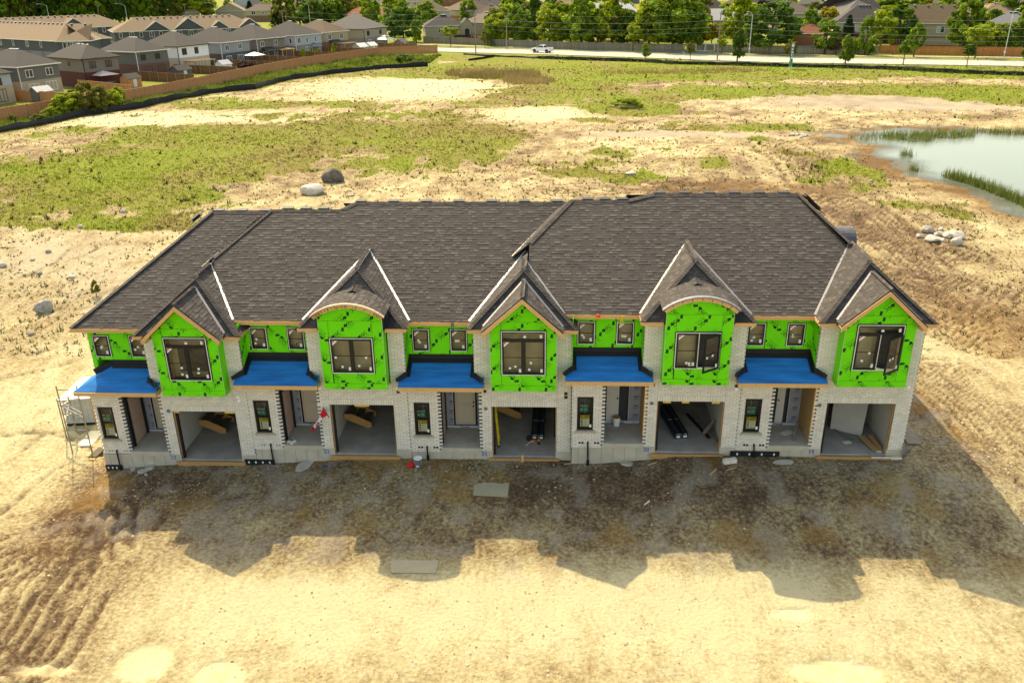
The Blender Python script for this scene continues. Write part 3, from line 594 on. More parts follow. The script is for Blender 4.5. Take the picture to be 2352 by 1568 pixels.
for i in range(5):
    gable = i in (0, 2, 4); yb = -0.55
    wt = 5.69 if gable else 5.34
    panel(i, [R(0.04, 2.52, 3.20, 3.445)], yb, 100 + i)
    top = 6.02
    if gable:
        panel(i, [[(0.04, 3.45), (0.45, 3.45), (0.45, gtop(0.45)), (0.04, gtop(0.04))]], yb, 110 + i)
        panel(i, [[(2.12, 3.45), (2.52, 3.45), (2.52, gtop(2.52)), (2.12, gtop(2.12))]], yb, 120 + i)
        panel(i, [R(0.455, 2.115, 5.70, 6.02)], yb, 130 + i)
        panel(i, [[(1.26 - (1.49 - (6.025 - 5.5) / GS), 6.025), (1.26 + (1.49 - (6.025 - 5.5) / GS), 6.025), (1.26, gtop(1.26))]], yb, 140 + i)
    else:
        panel(i, [R(0.04, 0.42, 3.45, 6.015)], yb, 110 + i); panel(i, [R(2.06, 2.46, 3.45, 6.015)], yb, 120 + i)
        panel(i, [R(0.425, 2.055, 5.345, 6.015)], yb, 130 + i)
        arc = [(1.25 + 2.06 * math.sin(a), 4.50 + 2.06 * math.cos(a)) for a in np.linspace(math.asin(1.21 / 2.06), -math.asin(1.21 / 2.06), 13)]
        panel(i, [[(0.04, 6.02), (2.46, 6.02)] + arc], yb, 140 + i)
    panel(i, [R(0.455, 2.06 if not gable else 2.115, 3.45, 3.885)], yb, 150 + i)
    # the box's sides and underside
    ur = 2.52 if gable else 2.46
    s = MB(); ztop = 5.75 if gable else 6.3
    BX(s, i, 0.04, 0.055, yb + 0.014, 0.012, 3.2, ztop); BX(s, i, ur - 0.015, ur, yb + 0.014, 0.012, 3.2, ztop); BX(s, i, 0.055, ur - 0.015, yb + 0.014, 0.012, 3.2, 3.215); s.build('box_side', green_m, town)
    s = MB(); BX(s, i, 0.036, 0.052, yb - 0.006, yb + 0.012, 3.2, ztop); BX(s, i, ur - 0.012, ur + 0.004, yb - 0.006, yb + 0.012, 3.2, ztop); s.build('corner_bead', greenedge_m, town)
    # the set-back wall of the bay beside it
    yw = 0.80; ul = -3.25 if i == 0 else -3.27
    lowL = 4.11
    panel(i, [R(ul, -3.09, lowL if i else 3.7, 5.56), R(-3.09, -2.42, lowL, 4.245), R(-3.09, -2.42, 5.175, 5.56), R(-2.42, -2.38, lowL, 5.56)], yw, 160 + i, dens=1.0)
    panel(i, [R(-2.375, -1.61, lowL, 5.56), R(-1.61, -0.95, lowL, 4.245), R(-1.61, -0.95, 5.175, 5.56), R(-0.95, -0.64, lowL, 5.56)], yw, 170 + i)
    for uu, sgn in ((-0.64, 1), (-3.27, -1)):                          # returns of the pillars on each side of the bay
        if i == 0 and sgn < 0: continue
        zb2 = 3.3
        s = MB(); BX(s, i, min(uu, uu + sgn * 0.015), max(uu, uu + sgn * 0.015), 0.092, yw, zb2, 5.56); o = s.build('sheathing_return', green_m, town)
        pl = [(0.1, 4.15), (0.78, 4.15), (0.78, 5.5), (0.1, 5.5)]; vs, fs, ms = logo_mesh(pl, 0, 180 + i * 2 + (sgn > 0)); pr = MB()
        pr.v = [P(i, uu - sgn * 0.003, v[0], v[2]) for v in vs]; pr.f = fs; pr.m = ms; pr.t = [0.5] * len(fs); pr.build('printing', [print_m, printlight_m], o)
s = MB(); BX(s, 0, -3.27, -3.255, 0.8, 1.2, 2.9, 5.5); s.build('sheathing_return', greenedge_m, town)

# ---- windows
def sash(o_parent, M4, w, h, fr=0.055, bars=(), t=0.05, glass=True, stickers=(), rs=None):
    """frame w x h standing in the local x-z plane of M4, with muntins, pane and stickers as pieces of the window"""
    mb = MB(); f = fr
    for a in ((0, f, 0, h), (w - f, w, 0, h), (f, w - f, 0, f), (f, w - f, h - f, h)): mb.box(a[0], a[1], -t / 2, t / 2, a[2], a[3])
    for kind, q in bars:
        if kind == 'h': mb.box(f, w - f, -0.012, 0.012, q - 0.011, q + 0.011)
        else: mb.box(q - 0.011, q + 0.011, -0.012, 0.012, f, h - f)
    mb.v = [tuple(M4 @ Vector(p)) for p in mb.v]; mb.build('sash', black_m, o_parent)
    if glass:
        g = MB(); g.poly([(f, 0.0, f), (w - f, 0.0, f), (w - f, 0.0, h - f), (f, 0.0, h - f)]); g.v = [tuple(M4 @ Vector(p)) for p in g.v]; g.build('pane', glass_m, o_parent)
    for x, z, a, b_, m_ in stickers:
        g = MB(); g.box(x - a / 2, x + a / 2, -0.022, -0.016, z - b_ / 2, z + b_ / 2); g.v = [tuple(M4 @ Vector(p)) for p in g.v]; g.build('sticker', m_, o_parent)
def corner_label(o_parent, M4, x, z):
    g = MB(); g.slab([(x, -0.024, z), (x, -0.024, z - 0.20), (x + 0.21, -0.024, z)], (0, 0.003, 0)); g.slab([(x + 0.01, -0.028, z - 0.01), (x + 0.01, -0.028, z - 0.10), (x + 0.11, -0.028, z - 0.01)], (0, 0.003, 0), 1)
    g.v = [tuple(M4 @ Vector(p)) for p in g.v]; g.build('corner_label', [stick_m, red_m], o_parent)
def T(i, u, y, z, rz=0.0): return Matrix.Translation(P(i, u, y, z)) @ Matrix.Rotation(rz, 4, 'Z')
def window(i, u0, u1, z0, z1, y, trim=True, depth=0.35, back=inner_m, backlift=0.0):
    mb = MB(); e = 0.028
    if trim:
        BX(mb, i, u0, u0 + e, y - 0.022, y + 0.05, z0, z1, 0); BX(mb, i, u1 - e, u1, y - 0.022, y + 0.05, z0, z1, 0); BX(mb, i, u0 + e, u1 - e, y - 0.022, y + 0.05, z0, z0 + e, 0); BX(mb, i, u0 + e, u1 - e, y - 0.022, y + 0.05, z1 - e, z1, 0)
        BX(mb, i, u0 - 0.03, u0, y - 0.008, y + 0.05, z0 - 0.02, z1 + 0.03, 1); BX(mb, i, u1, u1 + 0.03, y - 0.008, y + 0.05, z0 - 0.02, z1 + 0.03, 1); BX(mb, i, u0, u1, y - 0.008, y + 0.05, z1, z1 + 0.03, 1)
    else:
        BX(mb, i, u0, u1, y, y + 0.06, z1 - 0.015, z1, 1); BX(mb, i, u0, u0 + 0.015, y, y + 0.06, z0, z1, 1); BX(mb, i, u1 - 0.015, u1, y, y + 0.06, z0, z1, 1); BX(mb, i, u0, u1, y, y + 0.06, z0, z0 + 0.015, 1)
    w = mb.build('window', [alu_m, black_m], town)
    s = MB(); BX(s, i, u0 + 0.02, u1 - 0.02, y + depth, y + depth + 0.02, z0 - 0.05, z1 + 0.05)
    for a, b_ in ((u0, u0 + 0.015), (u1 - 0.015, u1)): BX(s, i, a, b_, y + 0.055, y + depth, z0 - 0.05, z1 + 0.05)
    for q in np.arange(u0 + 0.3, u1 - 0.1, 0.4): BX(s, i, q, q + 0.012, y + depth - 0.006, y + depth, z0, z1, 1)
    s.build('room_backing', [back, M('batten', (0.5, 0.42, 0.28))], w)
    return w
rs = random.Random(5)
def stk(w, h, n=3):
    out = [(w - 0.12, 0.17, 0.085, 0.14, stick_m)]
    for k in range(n - 1): out.append((rs.uniform(0.15, w - 0.25), rs.uniform(0.18, h * 0.5), 0.085, 0.085, stick_m))
    return out
for i in range(5):
    for j, (u0, u1) in enumerate(((-3.08, -2.43), (-1.60, -0.955))):
        w = window(i, u0, u1, 4.25, 5.17, 0.80, depth=0.3)
        W_, H_ = u1 - u0 - 0.056, 0.92 - 0.056; rz = -0.16 if (i == 3 and j == 1) else 0.0
        m4 = T(i, u1 - 0.028, 0.79, 4.278, rz) @ Matrix.Translation((-W_, 0, 0)) if rz else T(i, u0 + 0.028, 0.79, 4.278)
        sash(w, m4, W_, H_, 0.052, [('h', H_ * 0.5)], stickers=stk(W_, H_)); corner_label(w, m4, 0.055, H_ - 0.055)
    gable = i in (0, 2, 4); u0, u1 = (0.46, 2.11) if gable else (0.43, 2.05); y = -0.57
    w = window(i, u0, u1, 3.89, 5.68 if gable else 5.335, y, depth=0.45, back=inner_m)
    hb = 5.33 - 3.89 - 0.04; half = (u1 - u0 - 0.056 - 0.02) / 2
    if gable:
        m4 = T(i, u0 + 0.028, y, 5.345); sash(w, m4, u1 - u0 - 0.056, 0.30, 0.03, stickers=[(0.85, 0.12, 0.1, 0.09, stick_m), (u1 - u0 - 0.2, 0.14, 0.085, 0.13, stick_m)])
        s = MB(); BX(s, i, u0 + 0.028, u1 - 0.028, y - 0.02, y + 0.03, 5.305, 5.345); s.build('transom_bar', black_m, w)
    else: hb = 5.335 - 3.89 - 0.056
    m4 = T(i, u0 + 0.028, y, 3.918); sash(w, m4, half, hb, 0.07, [('h', hb * 0.5)], stickers=stk(half, hb)); corner_label(w, m4, 0.072, hb - 0.072)
    s = MB(); BX(s, i, u0 + 0.028 + half, u1 - 0.028 - half, y - 0.02, y + 0.03, 3.918, 3.918 + hb); s.build('mullion', black_m, w)
    if i in (3, 4):
        m4 = T(i, u1 - 0.028, y - 0.03, 3.918, 0.62) @ Matrix.Translation((-half, 0, 0)); sash(w, m4, half, hb, 0.06, [('h', hb * 0.5)], stickers=stk(half, hb, 3))
        s = MB(); f = 0.03; a0 = u0 + 0.048 + half
        BX(s, i, a0, a0 + f, y - 0.015, y + 0.03, 3.918, 3.918 + hb); BX(s, i, a0, u1 - 0.03, y - 0.015, y + 0.03, 3.918, 3.95); s.build('open_jamb', alu_m, w)
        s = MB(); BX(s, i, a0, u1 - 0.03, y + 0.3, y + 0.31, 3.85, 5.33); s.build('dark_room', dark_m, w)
    else:
        m4 = T(i, u0 + 0.048 + half, y, 3.918); sash(w, m4, half, hb, 0.07, [('h', hb * 0.5)], stickers=stk(half, hb))
    if i == 0:
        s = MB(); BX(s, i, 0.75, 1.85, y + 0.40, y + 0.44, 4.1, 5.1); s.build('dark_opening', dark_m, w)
    # ground-floor window with its posters, set back in the brick
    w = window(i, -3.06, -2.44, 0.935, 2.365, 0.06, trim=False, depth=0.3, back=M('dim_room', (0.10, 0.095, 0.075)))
    m4 = T(i, -3.045, 0.06, 0.95); sash(w, m4, 0.59, 1.40, 0.062, [('h', 0.70)], t=0.06)
    g = MB(); g.box(0.09, 0.40, -0.034, -0.030, 0.76, 0.98, 0); add_text(g, 'FOR SALE', 0.075, (0.245, -0.036, 1.03), (1, 0, 0), (0, 0, 1), 1, 0.002)
    vs, fs = [(0.155 + 0.075 * math.cos(a), 0.87 + 0.075 * math.sin(a)) for a in np.linspace(0, 2 * math.pi, 16, endpoint=False)], None
    g.poly([(x, -0.036, z) for x, z in vs], 2); g.box(0.25, 0.375, -0.037, -0.034, 0.82, 0.92, 3); [g.poly([(x0 - 0.03, -0.039, 0.845), (x0 + 0.03, -0.039, 0.845), (x0, -0.039, 0.90)], 1) for x0 in (0.135, 0.175)]
    g.v = [tuple(m4 @ (Vector(p) + Vector((0, 0.046, 0)))) for p in g.v]; g.build('sale_sign', [teal_m, white_m, dark_m, M('teal_pale', (0.05, 0.42, 0.34))], w)
    g = MB(); g.box(0.11, 0.47, -0.034, -0.030, 0.10, 0.62, 0); g.box(0.125, 0.455, -0.037, -0.034, 0.14, 0.45, 1); [g.box(0.135 + 0.037 * k, 0.135 + 0.037 * k + 0.026, -0.037, -0.033, 0.545 + 0.012 * (k % 2), 0.60, 2) for k in range(9) if k != 2]
    g.box(0.13, 0.45, -0.036, -0.033, 0.485, 0.515, 2)
    for k in range(3):
        zc = 0.40 - 0.095 * k; g.poly([(0.18 + 0.036 * math.cos(a), -0.039, zc + 0.036 * math.sin(a)) for a in np.linspace(0, 2 * math.pi, 12, endpoint=False)], 2)
        g.box(0.25, 0.42, -0.040, -0.037, zc + 0.008, zc + 0.018, 3); g.box(0.25, 0.39, -0.040, -0.037, zc - 0.018, zc - 0.008, 3)
    g.box(0.13, 0.45, -0.036, -0.033, 0.11, 0.125, 2)
    g.v = [tuple(m4 @ (Vector(p) + Vector((0, 0.046, 0)))) for p in g.v]; g.build('yellow_poster', [yellow_m, stick_m, dark_m, M('print_grey', (0.35, 0.35, 0.33))], w)
    g = MB(); g.box(0.47, 0.545, -0.034, -0.03, 0.10, 0.23); g.v = [tuple(m4 @ Vector(p)) for p in g.v]; g.build('sticker', stick_m, w)
    s = MB(); BX(s, i, -3.14, -2.32, -0.05, 0.1, 0.82, 0.915); s.build('window_sill', sill_m, town)

# ---- porch doors and house wrap
for i in range(5):
    yd = 1.72
    s = MB(); BX(s, i, -2.06, -0.44, yd, yd + 0.05, 0.37, 3.05); wr = s.build('house_wrap', wrap_m, town)
    pr = MB(); r2 = random.Random(40 + i)
    for zz in np.arange(0.7, 2.9, 0.42):
        for uu in ((-1.88, -1.7) if i < 3 else (-0.72,)):
            for q in range(5): BX(pr, i, uu + 0.04 * q, uu + 0.04 * q + 0.028, yd - 0.004, yd - 0.002, zz - 0.03, zz + 0.04 + 0.02 * (q % 2))
            BX(pr, i, uu, uu + 0.17, yd - 0.004, yd - 0.002, zz - 0.09, zz - 0.075); BX(pr, i, uu, uu + 0.13, yd - 0.004, yd - 0.002, zz - 0.125, zz - 0.112)
    pr.build('wrap_printing', wrapprint_m, wr)
    tp = MB(); BX(tp, i, -2.05, -0.45, yd - 0.08, yd - 0.002, 0.372, 0.47); o = tp.build('sill_membrane', M('pale_membrane', (0.55, 0.55, 0.56), 0.5), town)
    pr = MB(); add_text(pr, 'Tyvek', 0.16, P(i, -1.25, yd - 0.083, 0.411), (1, 0, 0), (0, 0, 1), 0, 0.004); pr.build('membrane_printing', M('purple_print', (0.05, 0.02, 0.13)), o)
    if i < 3:
        d0, d1 = -1.64, -0.80; z0, z1 = 0.50, 2.55
        s = MB(); BX(s, i, d0 - 0.07, d0, yd - 0.05, yd, z0 - 0.05, z1 + 0.06, 0); BX(s, i, d1, d1 + 0.07, yd - 0.05, yd, z0 - 0.05, z1 + 0.06, 0); BX(s, i, d0, d1, yd - 0.05, yd, z1, z1 + 0.06, 0); BX(s, i, d0, d1, yd - 0.05, yd, z0 - 0.05, z0, 0); BX(s, i, d0 - 0.09, d0 - 0.07, yd - 0.055, yd, z0 - 0.05, z1 + 0.06, 1); s.build('door_frame', [black_m, alu_m], town)
        s = MB(); BX(s, i, d0, d1, yd - 0.03, yd - 0.002, z0, z1); BX(s, i, d0 + 0.12, d1 - 0.12, yd - 0.034, yd - 0.028, z0 + 0.15, z0 + 0.9, 1); BX(s, i, d0 + 0.12, d1 - 0.12, yd - 0.034, yd - 0.028, z0 + 1.05, z1 - 0.15, 1); dd = s.build('front_door', [door_m, M('door_panel', (0.60, 0.50, 0.37), 0.6, 0.03)], town)
        for zz in (1.38, 1.56): s = MB(); a = P(i, d1 - 0.07, yd - 0.03, zz); s.tube(a, (a[0], a[1] - 0.06, a[2]), 0.03); s.build('door_knob', black_m, dd)
        # the second door, in the left-hand side of the porch
        s = MB(); BX(s, i, -2.055, -2.03, 0.45, 1.45, 0.40, 2.55, 0); BX(s, i, -2.03, -2.02, 0.60, 1.30, 0.50, 1.25, 1); BX(s, i, -2.03, -2.02, 0.60, 1.30, 1.45, 2.40, 1); dd = s.build('side_door', [doorpink_m, M('pink_panel', (0.54, 0.37, 0.29), 0.6, 0.03)], town)
        s = MB(); BX(s, i, -2.058, -1.99, 0.36, 0.45, 0.38, 2.65); BX(s, i, -2.058, -1.99, 1.45, 1.60, 0.38, 2.65); BX(s, i, -2.058, -1.99, 0.45, 1.45, 2.55, 2.65); s.build('door_frame', black_m, town)
    else:
        d0, d1 = (-1.84, -0.98); z0, z1 = 0.46, 2.62
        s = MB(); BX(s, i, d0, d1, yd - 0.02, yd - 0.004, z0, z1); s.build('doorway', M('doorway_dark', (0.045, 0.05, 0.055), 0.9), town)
        s = MB(); BX(s, i, d0 - 0.05, d0, yd - 0.06, yd, z0, z1, 0); BX(s, i, d1, d1 + 0.05, yd - 0.06, yd, z0, z1, 0); BX(s, i, d1 + 0.05, d1 + 0.065, yd - 0.065, yd, z0, z1, 1); BX(s, i, d0, d1, yd - 0.06, yd, z0 - 0.05, z0, 0); s.build('door_frame', [black_m, alu_m], town)
        m4 = T(i, d0 + 0.02, yd - 0.03, z0, 0.0) if i == 3 else T(i, d1 - 0.42, yd - 0.03, z0, 0.0)
        s = MB(); s.box(0, 0.5 if i == 3 else 0.30, -0.03, 0.008, 0.02, 2.1); s.v = [tuple(m4 @ Vector(p)) for p in s.v]; dd = s.build('open_door', doorwhite_m, town)
        s = MB(); a = m4 @ Vector((0.44 if i == 3 else 0.05, -0.03, 1.05)); s.tube(a, a + Vector((0, -0.06, 0)), 0.03); s.build('door_knob', black_m, dd)
        s = MB(); BX(s, i, -0.50, -0.42, 0.02, 0.10, 0.75 if i == 3 else 1.0, 3.05); s.build('porch_post', pine_m, town)

# ---- garage openings: jambs, lintel blocks, form boards
for i in range(5):
    s = MB(); BX(s, i, 0.0, 0.04, 0.095, 0.20, 0.0, 2.235); s.build('garage_jamb', plank_m, town)
    s = MB(); BX(s, i, 2.51, 2.55, 0.095, 0.20, 0.0, 2.235); s.build('garage_jamb', plank_m, town)
    s = MB(); BX(s, i, 0.04, 2.51, 0.095, 0.20, 2.205, 2.235); s.build('garage_jamb', pine_m, town)
    s = MB(); BX(s, i, 0.04, 0.12, 0.12, 0.24, 0.0, 2.2); s.build('door_track', felt_m, town)
    for u, w in {0: ((2.1, 0.42), (0.02, 0.22)), 1: ((0.98, 0.58),), 2: (), 3: ((0.22, 0.3), (0.94, 0.28), (2.08, 0.3)), 4: ()}[i]:
        s = MB(); BX(s, i, u, u + w, 0.06, 0.094, 2.13, 2.24); s.build('wood_block', M('bright_pine', (0.66, 0.40, 0.10), 0.7, 0.1), town)
    s = MB(); BX(s, i, -0.14, 2.68, -0.10, -0.055, -0.26, -0.04); s.build('form_board', plank_m, town)
for (px, py) in ((1200, 1058),):
    a = on_y(px, 1046, -0.16); s = MB(); s.box(a.x - 0.05, a.x + 0.05, -0.17, -0.105, a.z - 0.35, a.z + 0.02); s.build('stake', pine_m, town)

# ---- painted house numbers, pipes, vents, boxes, drainage membrane
for i, n in enumerate(('23', '22', '21', '20', '19')):
    g = MB(); add_text(g, n, 0.235, P(i, -0.33, 0.010, 0.085), (1, 0, 0), (0, 0, 1), 0, 0.010); g.build('house_number', paint_m, town)
    g = MB(); u = -2.62 + (0.05 if i in (1, 4) else 0); x, y, z = P(i, u, -0.06, 0.42); zg = gzs(x, y)
    g.tube((x, y + 0.08, z), (x, y, z - 0.04), 0.035); g.tube((x, y, z), (x + 0.02, y - 0.01, zg + 0.18), 0.032); g.tube((x + 0.02, y - 0.01, zg + 0.2), (x + 0.02, y - 0.01, zg - 0.1), 0.055); g.build('drain_pipe', black_m, town)
    for u0 in (-2.98, -1.95 - 0.42 + 0.0):
        for du in (0, 0.115):
            g = MB(); BX(g, i, u0 + du, u0 + du + 0.085, -0.006, 0.02, 0.335, 0.415); BX(g, i, u0 + du + 0.02, u0 + du + 0.04, -0.009, -0.006, 0.35, 0.40, 1); g.build('weep_vent', [M('vent_pale', (0.45, 0.42, 0.36)) if i < 2 else black_m, black_m], town)
for i, u, z, m_ in ((0, 2.72, 2.86, white_m), (0, 2.74, 2.70, white_m), (0, -0.20, 2.2, grey_m), (1, -0.36, 2.92, white_m), (1, 2.70, 2.93, white_m), (1, 2.71, 2.78, black_m), (2, -0.30, 2.86, black_m), (2, -0.28, 2.1, grey_m), (2, 2.84, 2.80, black_m), (2, 2.84, 2.64, black_m), (3, -0.27, 2.88, black_m), (3, -0.28, 2.1, grey_m), (3, 2.87, 2.88, black_m), (3, 2.87, 2.74, white_m), (4, -0.33, 2.88, white_m), (4, 2.83, 2.9, white_m), (4, -0.35, 2.1, grey_m)):
    g = MB(); BX(g, i, u, u + 0.12, -0.035, 0.02, z, z + 0.11); g.build('junction_box', m_, town)
for i, u0, u1, dz in ((0, -3.25, -2.55, 0.0), (1, -3.75, -2.60, -0.02), (4, -3.45, -1.55, 0.0)):
    x, y, z = P(i, (u0 + u1) / 2, -0.02, 0); zg = gzs(x, y); g = MB(); k = ZO[i]
    BX(g, i, u0, u1, -0.035, 0.012, zg - 0.3 - k, zg + 0.22 - k); o = g.build('drainage_membrane', felt_m, town)
    for j in range(4):
        uu = u0 + (j + 0.5) * (u1 - u0) / 4; g = MB(); BX(g, i, uu, uu + 0.06, -0.039, -0.035, zg + 0.06 - k, zg + 0.15 - k); g.build('tag', stick_m, o)

# ---- the blue porch roofs
for i in range(5):
    ul = -3.27 if i else -2.45
    t1, t0 = (0.78, 3.87), (-0.5, 3.31)
    sl = (t1[1] - t0[1]) / (t1[0] - t0[0]); zat = lambda y: t0[1] + sl * (y - t0[0])
    for k, (ya, yb_) in enumerate(((0.228, 0.78), (-0.5, 0.21))):
        la = ul if i else np.interp(ya, [-0.5, 0.78], [-3.55, -2.45]); lb = ul if i else np.interp(yb_, [-0.5, 0.78], [-3.55, -2.45])
        if k == 0: pts = [(la, ya), (-0.66, ya), (-0.66, yb_), (lb, yb_)]
        else: pts = [(-3.54, ya), (-0.26, ya), (-0.26, -0.012), (-0.66, -0.012), (-0.66, yb_), (lb, yb_), (lb if i == 0 else ul, -0.012), (-3.54, -0.012)] if i else [(-3.55, ya), (-0.26, ya), (-0.26, -0.012), (-0.66, -0.012), (-0.66, yb_), (lb, yb_)]
        s = MB(); s.slab([P(i, a, b_, zat(b_) + (0.004 if k == 0 else 0.0)) for a, b_ in pts], (0, 0, -0.02)); s.build('porch_roof', blue_m, town)
    if i == 0:
        s = MB(); s.slab([P(0, -3.55, -0.5, 3.31), P(0, -2.45, 0.78, 3.87), P(0, -3.262, 0.80, 3.45), P(0, -3.55, 0.9, 3.31)], (0, 0, -0.02)); s.build('porch_roof', blue_m, town)
    s = MB(); a0 = -3.54 if i else -3.55
    BX(s, i, a0, -0.25, -0.545, -0.50, 3.14, 3.295); BX(s, i, -0.295, -0.25, -0.50, -0.012, 3.14, 3.295); BX(s, i, a0, a0 + 0.045, -0.50, -0.012 if i else 0.9, 3.14, 3.295); s.build('porch_fascia', pine_m, town)
    s = MB(); BX(s, i, a0 + 0.045, -0.3, -0.5, 0.0, 3.15, 3.17); s.build('porch_soffit', pine_m, town)
    s = MB()
    s.slab([P(i, -2.45 if i == 0 else -3.25, 0.62, zat(0.62) + 0.02), P(i, -0.66, 0.62, zat(0.62) + 0.02), P(i, -0.66, 0.775, 3.94), P(i, -2.45 if i == 0 else -3.25, 0.775, 3.94)], (0, 0.0, 0.012)); BX(s, i, -2.45 if i == 0 else -3.25, -0.66, 0.770, 0.792, 3.90, 4.12); s.build('flashing', felt_m, town)
    for sgn, uu in ((1, -0.66), (-1, -3.25)):
        if i == 0 and sgn < 0:
            s = MB(); s.bar(P(0, -2.45, 0.775, 4.0), P(0, -3.30, 0.785, 3.58), 0.03, 0.22); s.build('flashing', felt_m, town); continue
        s = MB(); s.slab([P(i, uu, 0.76, zat(0.76) + 0.016), P(i, uu - sgn * 0.13, 0.76, zat(0.76) + 0.016), P(i, uu - sgn * 0.13, -0.05, zat(-0.05) + 0.016), P(i, uu, -0.05, zat(-0.05) + 0.016)], (0, 0, 0.012))
        s.slab([P(i, uu, 0.76, zat(0.76)), P(i, uu, 0.76, zat(0.76) + 0.22), P(i, uu, -0.02, zat(-0.02) + 0.2), P(i, uu, -0.02, zat(-0.02))], (-sgn * 0.02, 0, 0))
        s.slab([P(i, uu - sgn * 0.06, -0.03, zat(0) + 0.24), P(i, uu + sgn * 0.10, -0.03, zat(0) + 0.16), P(i, uu + sgn * 0.40, -0.30, 3.56), P(i, uu + sgn * 0.33, -0.36, 3.44), P(i, uu - sgn * 0.02, -0.06, zat(-0.06) + 0.02)], (0, -0.03, 0.012))
        s.slab([P(i, uu + sgn * 0.40, -0.30, 3.56), P(i, uu + sgn * 0.05, -0.02, zat(0) + 0.18), P(i, uu + sgn * 0.05, -0.015, zat(0) - 0.0), P(i, uu + sgn * 0.38, -0.28, 3.44)], (0, 0.012, 0))
        s.build('flashing', felt_m, town)
# ---- roofs
SHING = []                                                             # loose shingles: (verts, faces, tint, shown)
EXP = 0.142
def shingle_plane(poly, visible=True, lift=0.0, rs=random.Random(3), deckm=True, thick=0.015):
    """courses of shingles over a flat 3-D polygon whose first edge is the eave (or parallel to it)"""
    pts = [Vector(p) for p in poly]; ex = (pts[1] - pts[0]).normalized()
    n = Vector((0, 0, 0))
    for k in range(len(pts)): n += pts[k].cross(pts[(k + 1) % len(pts)])
    n.normalize()
    if n.z < 0: n = -n
    ey = n.cross(ex)
    if ey.z < 0: ey = -ey
    o = pts[0]; Q = [((p - o).dot(ex), (p - o).dot(ey)) for p in pts]
    t0 = min(q[1] for q in Q); t1 = max(q[1] for q in Q); rows = int(math.ceil((t1 - t0) / EXP))
    W3 = lambda a, b_, h: o + ex * a + ey * b_ + n * (h + lift)
    for r in range(rows):
        ta = t0 + r * EXP; tb = ta + EXP; tm = min(ta + EXP * 0.5, t1 - 1e-4)
        xs = []
        for k in range(len(Q)):
            (xa, ya), (xb, yb_) = Q[k], Q[(k + 1) % len(Q)]
            if (ya > tm) != (yb_ > tm): xs.append(xa + (tm - ya) * (xb - xa) / (yb_ - ya))
        xs.sort()
        for a, b_ in zip(xs[::2], xs[1::2]):
            s = a + rs.uniform(-0.3, 0.0)
            while s < b_:
                w = rs.choice((0.10, 0.13, 0.17, 0.2, 0.24, 0.3)); e0 = max(s, a); e1 = min(s + w, b_); s += w
                if e1 - e0 < 0.02: continue
                up = rs.random(); th = thick * (0.75 + 0.7 * (up > 0.55)); tint = min(1, max(0, (0.08 + 0.30 * rs.random()) if up < 0.76 else rs.uniform(0.40, 0.80)))
                e1g = e1 - 0.004
                vs = [W3(e0, ta - 0.006, 0.004), W3(e1g, ta - 0.006, 0.004), W3(e1g, ta - 0.004, th), W3(e0, ta - 0.004, th), W3(e0, tb + 0.01, 0.006), W3(e1g, tb + 0.01, 0.006)]
                SHING.append((vs, tint, visible, W3((e0 + e1) / 2, ta, 0), e1 - e0))
    return n
DECK = MB()
def roof(poly, visible=True, lift=0.0):
    n = shingle_plane(poly, visible, lift); DECK.slab([Vector(p) + n * (lift - 0.004) for p in poly], -n * 0.05)
def deck_only(poly):
    pts = [Vector(p) for p in poly]; DECK.slab(pts, (0, 0, -0.05))
CAPS = []
def caps(p, q, dl, dr, w=0.15, lift=0.035, step=0.125):
    """overlapping cap shingles from p up to q; dl, dr: unit vectors running down each roof face away from the line"""
    p = Vector(p); q = Vector(q); L = (q - p).length; d = (q - p) / L; dl = Vector(dl).normalized(); dr = Vector(dr).normalized(); k = 0; s = 0.0
    while s < L - 0.02:
        e = min(s + 0.20, L + 0.02); a = p + d * s; b_ = p + d * e; h0 = lift + 0.016; h1 = lift
        u = Vector((0, 0, 1))
        vs = [a + dl * w + u * (h0 - 0.02), a + u * h0, a + dr * w + u * (h0 - 0.02), b_ + dl * w + u * (h1 - 0.02), b_ + u * h1, b_ + dr * w + u * (h1 - 0.02), a + dl * w + u * (h0 - 0.05), a + u * (h0 - 0.045), a + dr * w + u * (h0 - 0.05)]
        fs = [(0, 1, 4, 3), (1, 2, 5, 4), (6, 7, 1, 0), (7, 8, 2, 1)]
        CAPS.append((vs, fs, random.random(), a)); s += step
SL = 0.54
def zA(y): return 5.63 + ZO[0] + SL * (y - 0.42)
def zB(y): return 5.64 + SL * (y - 0.40)
def zC(y): return 6.08 + SL * (y - 0.14)
def pA(x, y): return (x, y, zA(y))
def pB(x, y): return (x, y, zB(y))
def pC(x, y): return (x, y, zC(y))
YA, YBl, YBr, YCl, YCr = 6.18, 5.80, 6.20, 5.58, 5.92
xr = lambda px, py, y: on_y(px, py, y).x
XA1 = xr(485, 487, YA); XBL = xr(622, 484, YBl); XBm = xr(785, 481, YBl); XBm2 = xr(820, 467, YBr); XCL = xr(1310, 463, YCl); XCm = xr(1440, 461, YCl); XCm2 = xr(1500, 448, YCr); XCR = xr(1832, 447, YCr)
hipB = on_y(492, 609, 3.3); hipC = on_y(1216, 590, 3.4)
D23 = -12.8 + 1.25; D22 = -6.4 + 1.25; D21 = 1.25; D20 = 6.4 + 1.25; D19 = 12.8 + 1.25
roof([pA(-16.43, 0.42), pA(D23 - 0.2, 0.42), pA(D23 - 0.2, 3.45), pA(XBL + 0.1, 5.9), pA(XBL + 0.1, YA), pA(XA1, YA)])
HBx, HBy = hipB.x, 3.3
roof([pB(HBx, 0.40), pB(1.9, 0.40), pB(1.9, 3.6), pB(XCL + 0.3, YBr), pB(XBm2, YBr), pB(XBm, YBl), pB(XBL, YBl), pB(HBx, HBy)])
HCx, HCy = hipC.x, 3.4
